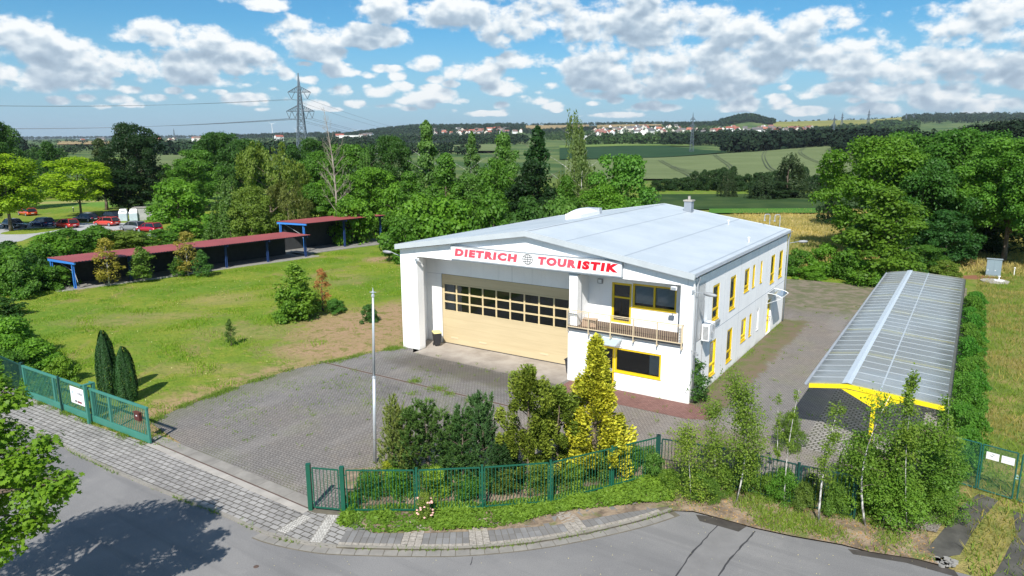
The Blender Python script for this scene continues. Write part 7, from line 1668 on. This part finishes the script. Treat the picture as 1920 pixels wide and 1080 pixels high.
# ------------------------------------------------------------------ grass, weeds and ground cover
def blades(name, P, h, w, tint, m, colr, lean=.35, seed=1, kind='stuff'):
    rng = np.random.default_rng(seed); n = len(P); a = rng.random(n) * 6.2832; d = np.stack([np.cos(a), np.sin(a), np.zeros(n)], -1)
    h = np.broadcast_to(h, (n,)) * rng.uniform(.5, 1.3, n); w = np.broadcast_to(w, (n,)); ln = rng.normal(size=(n, 2)) * lean
    tip = P + np.stack([ln[:, 0] * h, ln[:, 1] * h, h], -1); V = np.stack([P - d * w[:, None] / 2, P + d * w[:, None] / 2, tip], 1)
    me = bpy.data.meshes.new(name); me.vertices.add(n * 3); me.vertices.foreach_set('co', V.reshape(-1).astype(np.float32)); me.loops.add(n * 3); me.loops.foreach_set('vertex_index', np.arange(n * 3)); me.polygons.add(n)
    me.polygons.foreach_set('loop_start', np.arange(0, n * 3, 3)); me.polygons.foreach_set('loop_total', np.full(n, 3)); me.update(calc_edges=True)
    at = me.attributes.new('tint', 'FLOAT', 'FACE'); at.data.foreach_set('value', np.clip(tint, 0, 1).astype(np.float32)); me.materials.append(m)
    o = bpy.data.objects.new(name, me); COL.objects.link(o); o.color = (*colr, 1)
    if kind: o['kind'] = kind
    return o
def vnoise(x, y, s, seed=0):
    return np.array([mn.noise(Vector((a * s + seed * 17.3, b_ * s, seed * 3.1))) for a, b_ in zip(x, y)])
def scatter_px(n, x0, x1, y0, y1, seed):              # points spread evenly over a patch of ground
    rng = np.random.default_rng(seed); return rng.uniform(x0, x1, n), rng.uniform(y0, y1, n)
NOGRASS = [YARD_OUT, ROADPOLY, pave_poly]
SHEDFL = [(-47.5, 70.5), (-43.9, 67.2), (-24.6, 88.4), (-16.6, 102), (-20, 105), (-31, 93), (-33, 90)]
def lawn():
    rng = np.random.default_rng(5); N = 230000
    u = rng.random(N); y = 30 + 62 * u ** 1.25; x = rng.uniform(-52, -4, N); ok = ~(inpoly(x, y, YARD_OUT) | inpoly(x, y, ROADPOLY) | inpoly(x, y, pave_poly) | inpoly(x, y, SHEDFL))
    fence = (y - 38) * (-10.35) - (x + 27.5) * 6.59
    ok &= (topix(x, y, 0)[0] > -40); hall_ = inpoly(x, y, [bl(-BW - .1, 0)[:2], bl(.1, 0)[:2], bl(.1, BLn)[:2], bl(-BW - .1, BLn)[:2]]); ok &= ~hall_; x, y = x[ok], y[ok]
    big = np.array(vnoise(x[::1], y[::1], .35, 1)); fine = rng.normal(size=len(x)) * .18
    dryq = np.zeros(len(x))
    for px_, py_, rx_, ry_ in [(690, 612, 7.0, 7.5), (640, 655, 6.0, 3.0), (735, 590, 3.0, 6), (600, 690, 4, 1.6), (410, 745, 6, 1.1)]:
        c_ = g(px_, py_); dryq = np.maximum(dryq, np.clip(1.25 - np.hypot((x - c_[0]) / rx_, (y - c_[1]) / ry_), 0, 1))
    for px_, py_, rx_, ry_ in ((470, 622, 5, 2.6), (300, 592, 6, 1.5), (200, 604, 5, 1.6), (640, 522, 3, 4), (380, 690, 4, 1.5), (420, 560, 4, 3)):
        c_ = g(px_, py_); dryq = np.maximum(dryq, .4 * np.clip(1.3 - np.hypot((x - c_[0]) / rx_, (y - c_[1]) / ry_) + big, 0, 1))
    keep = rng.random(len(x)) < np.clip(.60 + big * 1.4 - dryq * 1.5, .05, 1); x, y, big, fine = x[keep], y[keep], big[keep], fine[keep]
    P = np.stack([x, y, np.full(len(x), -.03) + .05 * np.sin(x * .31 + 1) * np.sin(y * .23) * (y > 40) * (x < -10)], -1)
    blades('grass', P, .09 + .26 * np.clip(big + .05, 0, 1), .05, .5 + big * .55 + fine, M['leaf'], (.108, .185, .021), seed=2)
    # flowers, straws
    k_ = rng.random(len(x)) < .010; blades('dry_stalks', P[k_], .30, .035, rng.random(k_.sum()), M['leaf'], (.34, .26, .12), .3, 3)
    k_ = rng.random(len(x)) < .0022; Q = P[k_] + np.array([0, 0, .16]); me = leaf_mesh('wild_flowers', Q, np.tile([0, -.4, 1.0], (len(Q), 1)) + rng.normal(size=(len(Q), 3)) * .2, .075, rng.random(len(Q)), 'oval', None, rng); o = bpy.data.objects.new('wild_flowers', me); COL.objects.link(o); o['kind'] = 'stuff'; o.color = (.62, .62, .50, 1)
lawn()
def meadow():
    rng = np.random.default_rng(6); N = 150000; s_ = rng.uniform(12.9, 46, N); t_ = -22 + 80 * rng.random(N) ** 1.3; x = BO[0] + BU[0] * s_ + BV[0] * t_; y = BO[1] + BU[1] * s_ + BV[1] * t_
    px, py = topix(x, y, 0); ok = (px < 2010) & (py < 1120) & (y > 12) & ~inpoly(x, y, ROADPOLY); 
    for poly in ([g(*p)[:2] for p in [(1836, 925), (1872, 938), (1848, 965), (1822, 1000), (1800, 1040), (1760, 1046), (1738, 1030), (1775, 985), (1806, 945)]], [g(*p)[:2] for p in [(1900, 958), (1990, 985), (1990, 1100), (1850, 1100), (1880, 1050), (1905, 1000)]]): ok &= ~(inpoly(x, y, poly) & (rng.random(N) < .62))
    x, y, t_ = x[ok], y[ok], t_[ok]; big = vnoise(x, y, .30, 4); P = np.stack([x, y, np.full(len(x), -.02)], -1); tint = .45 + big * .5 + rng.normal(size=len(x)) * .18
    gr = (rng.random(len(x)) < .68 + big)
    blades('meadow_grass', P[gr], .24, .045, tint[gr], M['leaf'], (.110, .165, .030), .45, 7); blades('dry_grass', P[~gr], .30, .045, tint[~gr], M['leaf'], (.22, .19, .070), .5, 8)
meadow()
def farmeadow():
    rng = np.random.default_rng(9); N = 45000; px = rng.uniform(1370, 1960, N); D = rng.uniform(74, 146, N); x = (px - 960) / CF * (D * cp_ + CH * sp_); big = vnoise(x, D, .12, 5); ok = ~inpoly(x, D, YARD_OUT); x, D, big = x[ok], D[ok], big[ok]
    blades('dry_grass', np.stack([x, D, np.zeros(len(x))], -1), .45, .11, .5 + big * .6 + rng.normal(size=len(x)) * .15, M['leaf'], (.25, .215, .105), .5, 10)
farmeadow()
# creeping juniper and grass in front of the fence
def band(pts_in, pts_out, n, seed):                       # random points between two lines
    rng = np.random.default_rng(seed); A_ = np.array(resample(pts_in, .1)); B_ = np.array(resample(pts_out, .1)); t = rng.random(n); i = (t * (len(A_) - 1)).astype(int); j = (t * (len(B_) - 1)).astype(int); u = rng.random(n)[:, None]
    return A_[i] * (1 - u) + B_[j] * u + rng.normal(size=(n, 2)) * .05
inn = [g(*p)[:2] for p in [(650, 950), (783, 950), (905, 945), (1032, 935), (1146, 905), (1240, 885), (1270, 890)]]
outl = [g(*p)[:2] for p in [(636, 985), (700, 1000), (800, 996), (900, 992), (960, 985), (1000, 972), (1060, 958), (1150, 950), (1265, 940)]]
bed = [tuple(q) for q in inn] + [tuple(q) for q in reversed(outl)]
sheet('planting_bed', [g(*p)[:2] for p in [(640, 968), (640, 880), (760, 872), (900, 870), (1050, 866), (1150, 850), (1232, 845), (1290, 900), (1262, 948), (1170, 962), (1040, 985), (900, 996), (800, 1000), (700, 1000)]], 0.0085, M['litter'])
def cover():
    P2 = band(inn, outl, 26000, 21); n = len(P2); rng = np.random.default_rng(22); bg_ = vnoise(P2[:, 0], P2[:, 1], 1.1, 6); hz = .03 + .15 * np.clip(.55 + bg_, 0, 1) * rng.random(n)
    k_ = rng.random(n) < np.clip(.75 + bg_ * 1.2, .2, 1); P2, hz, bg_ = P2[k_], hz[k_], bg_[k_]; n = len(P2); C = np.stack([P2[:, 0], P2[:, 1], .02 + hz], -1); al = rng.normal(size=(n, 3)) * np.array([1, 1, .3]) + np.array([0, -.4, .25])
    me = leaf_mesh('ground_cover', C, rng.normal(size=(n, 3)) * .4 + np.array([0, 0, 1.0]), .15 * rng.uniform(.5, 1.2, n), .5 + bg_ * .6 + rng.normal(size=n) * .18, 'spray', al, rng); o = bpy.data.objects.new('ground_cover', me); COL.objects.link(o); o['kind'] = 'stuff'; o.color = (.100, .175, .030, 1)
    # bed under the conifers
    Q = band([g(*p)[:2] for p in [(660, 935), (790, 930), (905, 925), (1040, 915), (1150, 890), (1230, 870)]], [g(*p)[:2] for p in [(680, 885), (790, 880), (900, 875), (1040, 868), (1140, 850), (1228, 842)]], 9000, 23); n = len(Q); C = np.stack([Q[:, 0], Q[:, 1], .03 + .22 * rng.random(n)], -1)
    me = leaf_mesh('ground_cover', C, rng.normal(size=(n, 3)) * .4 + np.array([0, 0, 1.0]), .12, .5 + rng.normal(size=n) * .2, 'oval', None, rng); o = bpy.data.objects.new('ground_cover', me); COL.objects.link(o); o['kind'] = 'stuff'; o.color = (.060, .12, .025, 1)
cover()
# weeds: kerb line, pavement joints, yard joints, wall foot
def weeds():
    rng = np.random.default_rng(31); pts = []; col_ = []
    K_ = np.array([p for p in KC]); i = rng.integers(0, len(K_), 5200); nz = vnoise(K_[i][:, 0], K_[i][:, 1], .9, 2); kp = rng.random(len(i)) < np.clip(.35 + nz * 2, .03, 1); pts.append(np.c_[K_[i][kp] + rng.normal(size=(kp.sum(), 2)) * .045, np.full(kp.sum(), -.06)])
    fl_ = resample([G0 + gt * u + np.array([-gt[1], gt[0]]) * .16 * 0 for u in (0.2, GL + 1)], .05); fl_ = np.array(fl_); n_ = np.array([-gt[1], gt[0]]); sd = 1 if (n_ @ np.array([0, -1])) > 0 else -1
    i = rng.integers(0, len(fl_), 3800); q = fl_[i] + n_ * sd * np.abs(rng.normal(size=(len(i), 1))) * .18; nz = vnoise(q[:, 0], q[:, 1], 1.2, 8); q = q[rng.random(len(q)) < np.clip(.4 + nz * 2.2, .04, 1)]; pts.append(np.c_[q, np.zeros(len(q))])
    # drain line and yard spots
    for s0, t0, r, n in [(-19.5, -5.6, .5, 30), (-15.0, -5.2, .45, 260), (-13.0, -5.5, .6, 340), (-12.0, -5.8, .35, 160), (-10.2, -5.9, .5, 320), (-9.4, -6.3, .3, 90), (-13.8, -6.9, .5, 120), (-12.2, -7.2, .3, 70), (-18.5, -7.5, 1.4, 160), (-16.5, -8.2, 1.6, 150), (-14.5, -9.0, 1.2, 120), (-20.5, -9.5, 1.6, 120), (-21.5, -13, 1.5, 160), (-19, -14, 2, 140), (-10.5, -8, 1.0, 90), (-21, -.6, .5, 260), (-20.9, .6, .4, 120), (-17, -11, 2, 100), (3.2, -4.5, 1, 260), (2.5, -7, 1.2, 300), (6, -6.5, 1.3, 200), (4, -3, .8, 120)]:
        c = np.array(bl(s0, t0)[:2]); q = c + rng.normal(size=(n, 2)) * r * .5; pts.append(np.c_[q, np.zeros(n)])
    for _ in range(620):
        s0 = rng.uniform(-22, 11); t0 = rng.uniform(-17, 30); c = np.array(bl(s0, t0)[:2])
        if not inpoly(np.array([c[0]]), np.array([c[1]]), YARD_OUT)[0] or (s0 > -20.5 and s0 < 0 and t0 > 0): continue
        n = rng.integers(3, 16); q = c + rng.normal(size=(n, 2)) * .09; pts.append(np.c_[q, np.zeros(n)])
    t0 = rng.uniform(0, 22, 1800); s0 = .06 + np.abs(rng.normal(size=1800)) * .22; q = np.array([bl(a, b_)[:2] for a, b_ in zip(s0, t0)]); nz = vnoise(q[:, 0], q[:, 1], .8, 3); q = q[rng.random(len(q)) < np.clip(.35 + nz * 2, .03, 1)]; pts.append(np.c_[q, np.zeros(len(q))])
    # ragged lawn edge
    E_ = np.array(resample([bl(s, t)[:2] for s, t in YL], .08)); i = rng.integers(0, len(E_), 9000); q = E_[i] + rng.normal(size=(len(i), 2)) * .20; nz = vnoise(q[:, 0], q[:, 1], .8, 12); q = q[rng.random(len(q)) < np.clip(.5 + nz * 1.6, .05, 1)]; pts.append(np.c_[q, np.zeros(len(q))])
    P = np.concatenate(pts); blades('weeds', P, .13, .035, .5 + rng.normal(size=len(P)) * .25, M['leaf'], (.105, .165, .035), .6, 33)
weeds()
# verge grass and dry litter
def verge():
    rng = np.random.default_rng(41); V_ = [g(*p)[:2] for p in vp]; N = 60000; x = rng.uniform(5, 18, N); y = rng.uniform(21, 31, N); ok = inpoly(x, y, V_); x, y = x[ok], y[ok]; nz = vnoise(x, y, .6, 9); k_ = rng.random(len(x)) < np.clip(.12 + nz * 1.6 + (x - 8) * .04, .02, .9)
    P = np.c_[x, y, np.full(len(x), -.003)]; blades('verge_grass', P[k_], .22, .03, .5 + nz[k_] * .5 + rng.normal(size=k_.sum()) * .2, M['leaf'], (.115, .175, .035), .55, 42)
    k2 = rng.random(len(x)) < .16; n = k2.sum(); me = leaf_mesh('leaf_litter', P[k2] + np.array([0, 0, .02]), rng.normal(size=(n, 3)) * .3 + np.array([0, 0, 1.0]), .07 * rng.uniform(.5, 1.4, n), rng.random(n), 'oval', None, rng); o = bpy.data.objects.new('leaf_litter', me); COL.objects.link(o); o['kind'] = 'stuff'; o.color = (.30, .20, .13, 1)
    # stray litter on road and pavement
    n = 900; x = rng.uniform(-12, 14, n); y = rng.uniform(20.5, 26, n); ok = inpoly(x, y, ROADPOLY); Q = np.c_[x[ok], y[ok], np.full(ok.sum(), -.055)]; ok2 = rng.random(len(Q)) < .35; Q = Q[ok2]
    me = leaf_mesh('scattered_debris', Q, rng.normal(size=(len(Q), 3)) * .2 + np.array([0, 0, 1.0]), .035 * rng.uniform(.5, 1.4, len(Q)), rng.random(len(Q)), 'oval', None, rng); o = bpy.data.objects.new('scattered_debris', me); COL.objects.link(o); o['kind'] = 'stuff'; o.color = (.42, .38, .30, 1)
verge()
mb = MB(); rr_ = random.Random(3)
for i in range(15):
    c = g(1748 + rr_.random() * 42, 1044 + rr_.random() * 16); s_ = .07 + rr_.random() * .06; mb.add([(c[0] + s_ * math.cos(a_) * rr_.uniform(.8, 1.2), c[1] + s_ * math.sin(a_) * rr_.uniform(.8, 1.2), z_) for z_ in (-.05, .012) for a_ in np.linspace(0, 5.2, 6)], [tuple(range(6, 12))] + [(k_, (k_ + 1) % 6, 6 + (k_ + 1) % 6, 6 + k_) for k_ in range(6)])
o = mb.build('cobbles', simple('grey_cobble', (.26, .25, .23), .85, var=.2)); o['kind'] = 'stuff'

# ------------------------------------------------------------------ far woods
def far_mat():
    m, k, b = mat('far_foliage'); oi = k.node('ShaderNodeObjectInfo'); at = k.node('ShaderNodeAttribute', attribute_name='tint')
    c = k.mix(at.outputs['Fac'], k.mix(1.0, oi.outputs['Color'], (.55, .62, .6), 'MULTIPLY'), k.mix(1.0, oi.outputs['Color'], (1.5, 1.35, 1.15), 'MULTIPLY')); k.l.new(c, b.inputs['Base Color']); b.inputs['Roughness'].default_value = .9; b.inputs['Specular IOR Level'].default_value = .05; return m
M['far'] = far_mat()
def wood(px0, px1, D0, D1, n, h, colr, seed, wr=.85, leaves=46, name='distant_wood', lsz=.30, edge=None, filt=None, sh=(0.0, 0.0)):
    rng = np.random.default_rng(seed); Cs = []; Ns = []; S = []; T = []
    for i in range(n):
        px = rng.uniform(px0, px1); D = math.exp(rng.uniform(math.log(D0), math.log(D1)))
        if filt and not filt(px, D, rng): continue
        x = colx(px, D, 20); z = zt(x, D); hh = h * rng.uniform(.7, 1.2); w = hh * wr * rng.uniform(.8, 1.2); d = unit(rng.normal(size=(leaves, 3))); d[:, 2] = np.abs(d[:, 2]) * np.where(rng.random(leaves) < .8, 1, -1)
        lump = 1 + .18 * np.sin(d[:, 0] * 5 + i) * np.sin(d[:, 2] * 6 + i * 2); q = d * lump[:, None] * np.array([w / 2, w / 2, hh * .48]) * rng.uniform(.8, 1, (leaves, 1)); q += np.array([x, D, z + hh * .5]); tt = rng.random()
        Cs.append(q); Ns.append(d + rng.normal(size=(leaves, 3)) * .35 + np.array([0, 0, .3])); S.append(np.full(leaves, hh * lsz) * rng.uniform(.7, 1.3, leaves)); T.append(.5 + (tt - .5) * .6 + rng.normal(size=leaves) * .15)
    C = np.concatenate(Cs); me = leaf_mesh(name, C, np.concatenate(Ns), np.concatenate(S), np.concatenate(T), 'oval', None, rng, M['far']); o = bpy.data.objects.new(name, me); COL.objects.link(o); o['kind'] = 'stuff'; o.color = (*colr, 1); return o
FD = (.020, .040, .022); FM = (.035, .070, .026); FB = (.030, .050, .030)
wood(1352, 1640, 715, 800, 150, 16, (.014, .028, .017), 1); wood(1410, 1560, 800, 900, 60, 18, (.013, .026, .016), 2); wood(1240, 1420, 1000, 1300, 190, 15, FD, 3)  # blackish treeline: foliage colour darkened to stand for cloud shadow
wood(1100, 1300, 1080, 1500, 260, 13, FM, 4); wood(1300, 1660, 1100, 1900, 420, 14, FD, 5); wood(1560, 1720, 1500, 2300, 200, 14, FM, 6)
wood(1700, 1830, 270, 480, 170, 15, (.012, .024, .014), 7, leaves=420, lsz=.075); wood(1810, 1960, 280, 460, 170, 19, (.012, .024, .014), 37, leaves=420, lsz=.07); wood(1570, 1720, 520, 760, 150, 15, (.013, .026, .016), 8, leaves=80, lsz=.2); wood(1950, 2400, 280, 500, 160, 19, (.012, .024, .014), 9, leaves=170, lsz=.11)  # woods under cloud: the shadow is mixed into their leaf colour
wood(1350, 1450, 2750, 3500, 1500, 20, (.020, .042, .020), 10, leaves=26, filt=lambda px, D, r: abs((px - 1398) / 52) < 1)       # round wooded hill
wood(1000, 1380, 1500, 2700, 1300, 11, FM, 11, leaves=22, filt=lambda px, D, r: r.random() < .55); wood(1246, 1360, 2700, 3400, 500, 16, FD, 12, leaves=22); wood(1120, 1250, 3180, 3400, 160, 17, FD, 13, leaves=22)
wood(985, 1120, 2400, 2700, 260, 15, FD, 14, leaves=22); wood(980, 1130, 3330, 3500, 150, 15, FD, 15, leaves=22)
wood(600, 985, 2600, 3500, 3200, 17, (.020, .042, .022), 16, leaves=22, filt=lambda px, D, r: not (810 < px < 980 and 2350 < D < 2900 and r.random() < .6)); wood(600, 990, 1250, 1750, 700, 14, FD, 17, leaves=26)
wood(600, 960, 1900, 2600, 700, 13, (.022, .044, .024), 18, leaves=22); wood(590, 900, 640, 800, 60, 11, FD, 19, leaves=60)
wood(-260, 40, 620, 760, 120, 15, FD, 20, leaves=60); wood(290, 640, 620, 800, 150, 12, (.022, .045, .026), 21, leaves=60); wood(40, 300, 700, 1100, 40, 9, (.028, .052, .026), 22, leaves=40)
wood(60, 620, 1600, 2900, 500, 11, (.026, .050, .028), 23, leaves=20, filt=lambda px, D, r: r.random() < .5); wood(-300, 650, 6500, 9500, 1500, 26, (.022, .042, .028), 24, leaves=12, lsz=.5)
wood(1690, 2100, 2600, 3500, 1500, 19, (.022, .042, .022), 25, leaves=22); wood(400, 640, 3300, 4200, 500, 24, (.022, .042, .026), 26, leaves=18); wood(1448, 1700, 3350, 3550, 60, 14, FD, 27, leaves=22)
wood(1640, 1720, 2050, 2500, 180, 20, FM, 28, leaves=26); wood(640, 1300, 8500, 9500, 300, 26, FB, 29, leaves=12, lsz=.5); wood(1450, 1560, 1900, 2100, 110, 12, FM, 30, leaves=26); wood(-900, -260, 500, 3500, 500, 17, FD, 31, leaves=24); wood(1960, 2700, 500, 3000, 500, 17, FD, 32, leaves=24)
# ------------------------------------------------------------------ villages
def objcol(name, rough=.8):
    m, k, b = mat(name); oi = k.node('ShaderNodeObjectInfo'); k.l.new(oi.outputs['Color'], b.inputs['Base Color']); b.inputs['Roughness'].default_value = rough; return m
M['hw'] = objcol('house_render'); M['hr'] = objcol('house_tiles', .7)
def house_proto(L, Wd, H_, rh):
    w = MB(); w.box(-L / 2, L / 2, -Wd / 2, Wd / 2, -3, H_)
    for x in (-L / 2, L / 2): w.add([(x, -Wd / 2, H_), (x, Wd / 2, H_), (x, 0, H_ + rh)], [(0, 1, 2)])
    wo = w.build('wall', M['hw']); r = MB(); e = .5
    r.add([(-L / 2 - e, -Wd / 2 - e, H_ - .3), (L / 2 + e, -Wd / 2 - e, H_ - .3), (L / 2 + e, 0, H_ + rh + .1), (-L / 2 - e, 0, H_ + rh + .1), (L / 2 + e, Wd / 2 + e, H_ - .3), (-L / 2 - e, Wd / 2 + e, H_ - .3)], [(0, 1, 2, 3), (3, 2, 4, 5)])
    r.box(L * .2, L * .2 + .8, -.4, .4, H_ + rh - .5, H_ + rh + 1.2)
    ro = r.build('roof', M['hr']); a, b_ = wo.data, ro.data; bpy.data.objects.remove(wo); bpy.data.objects.remove(ro); return a, b_
HP = [house_proto(11, 9, 5.5, 4.0), house_proto(15, 9, 6.5, 4.2), house_proto(9, 9, 5, 4.5), house_proto(20, 10, 8, 4)]
rr_ = random.Random(12)
def house(px, D, wc, rc, kind, label, group, s=1.0):
    x = colx(px, D, 30); z = zt(x, D) + 1.5; o = empty('house', (x, D, z), rr_.choice((0, .3, -.4, 1.3, 1.6, .8)), label, 'house', group)
    for nm, me, c in (('wall', HP[kind][0], wc), ('roof', HP[kind][1], rc)): q = bpy.data.objects.new(nm, me); COL.objects.link(q); q.parent = o; q.scale = (s, s, s); q.color = (*c, 1)
WC = [(.75, .74, .70), (.70, .68, .62), (.62, .58, .50), (.80, .80, .80)]; RC = [(.30, .09, .06), (.24, .10, .08), (.12, .11, .11), (.17, .12, .10), (.36, .14, .09)]
for (px0, px1, D0, D1, n, lab, gr) in ((818, 905, 2350, 2800, 34, 'small house with red brown roof in the village on the wooded hill', 'village houses on the wooded hill'), (900, 985, 2300, 2900, 20, 'small pale house among trees at the right end of the hill village', 'village houses at the right of the hill'),
        (1110, 1270, 1750, 2700, 52, 'pale village house behind the dark field, left of the rounded wood', 'village houses behind the dark field'), (1270, 1450, 1650, 2350, 46, 'pale village house below the rounded wooded hill', 'village houses below the rounded hill'),
        (1450, 1530, 1650, 2050, 18, 'white house in the group below the olive hillside', 'white houses below the olive hillside'), (620, 700, 1900, 2500, 7, 'pale building at the foot of the wooded hill near the pylon', 'pale buildings by the pylon'), (150, 560, 2200, 2900, 10, 'tiny pale building in the far fields at the left', 'tiny buildings at the left')):
    for i in range(n):
        t = rr_.random(); house(rr_.uniform(px0, px1), math.exp(math.log(D0) + (math.log(D1) - math.log(D0)) * t), rr_.choice(WC), rr_.choice(RC), rr_.choice((0, 0, 1, 2, 2, 3) if n > 12 else (1, 3)), lab, gr, rr_.uniform(1.0, 1.4))
def big_hall(px, D, L, Wd, H_, wc, rc, lab):
    x = colx(px, D, 20); z = zt(x, D) + 1.2; o = empty('factory_hall', (x, D, z), .1, lab, 'building'); w = MB(); w.box(-L / 2, L / 2, -Wd / 2, Wd / 2, -4, H_); w.build('wall', simple('far_wall', wc, .8), o); r = MB(); r.box(-L / 2 - .5, L / 2 + .5, -Wd / 2 - .5, Wd / 2 + .5, H_ + .01, H_ + 1.0); r.build('roof', simple('far_roof', rc, .6), o)
big_hall(1098, 1420, 22, 16, 9, (.75, .76, .76), (.55, .58, .60), 'white factory block right of the highest weeping birch'); big_hall(1120, 1500, 40, 20, 6, (.35, .37, .40), (.72, .75, .78), 'long pale roofed factory hall behind the dark field')
big_hall(1215, 1380, 22, 12, 5, (.6, .6, .58), (.78, .80, .80), 'small white roofed shed behind the dark field'); big_hall(1440, 1450, 46, 14, 7, (.33, .08, .06), (.16, .10, .09), 'long red brick building behind the dark treeline'); big_hall(1350, 1750, 26, 12, 8, (.5, .4, .3), (.42, .12, .06), 'large orange roofed building in the village')
big_hall(706, 760, 20, 12, 5, (.66, .68, .68), (.25, .26, .28), 'low white building seen through the tree belt near the dead birch'); big_hall(660, 1900, 60, 14, 14, (.80, .80, .78), (.6, .6, .6), 'white apartment slab on the slope right of the pylon')

# ------------------------------------------------------------------ air
m = bpy.data.materials.new('haze'); m.use_nodes = True; k = NT(m.node_tree); k.n.clear(); out = k.node('ShaderNodeOutputMaterial')
pv = k.node('ShaderNodeVolumePrincipled'); pv.inputs['Color'].default_value = (.80, .90, 1.0, 1); pv.inputs['Density'].default_value = 4.8e-5; pv.inputs['Anisotropy'].default_value = .2
k.l.new(pv.outputs[0], out.inputs['Volume'])
mb = MB(); mb.box(-17500, 17500, -60, 13900, -1.4, 330); o = mb.build('haze', m); o['kind'] = 'stuff'; SC.cycles.volume_bounces = 0
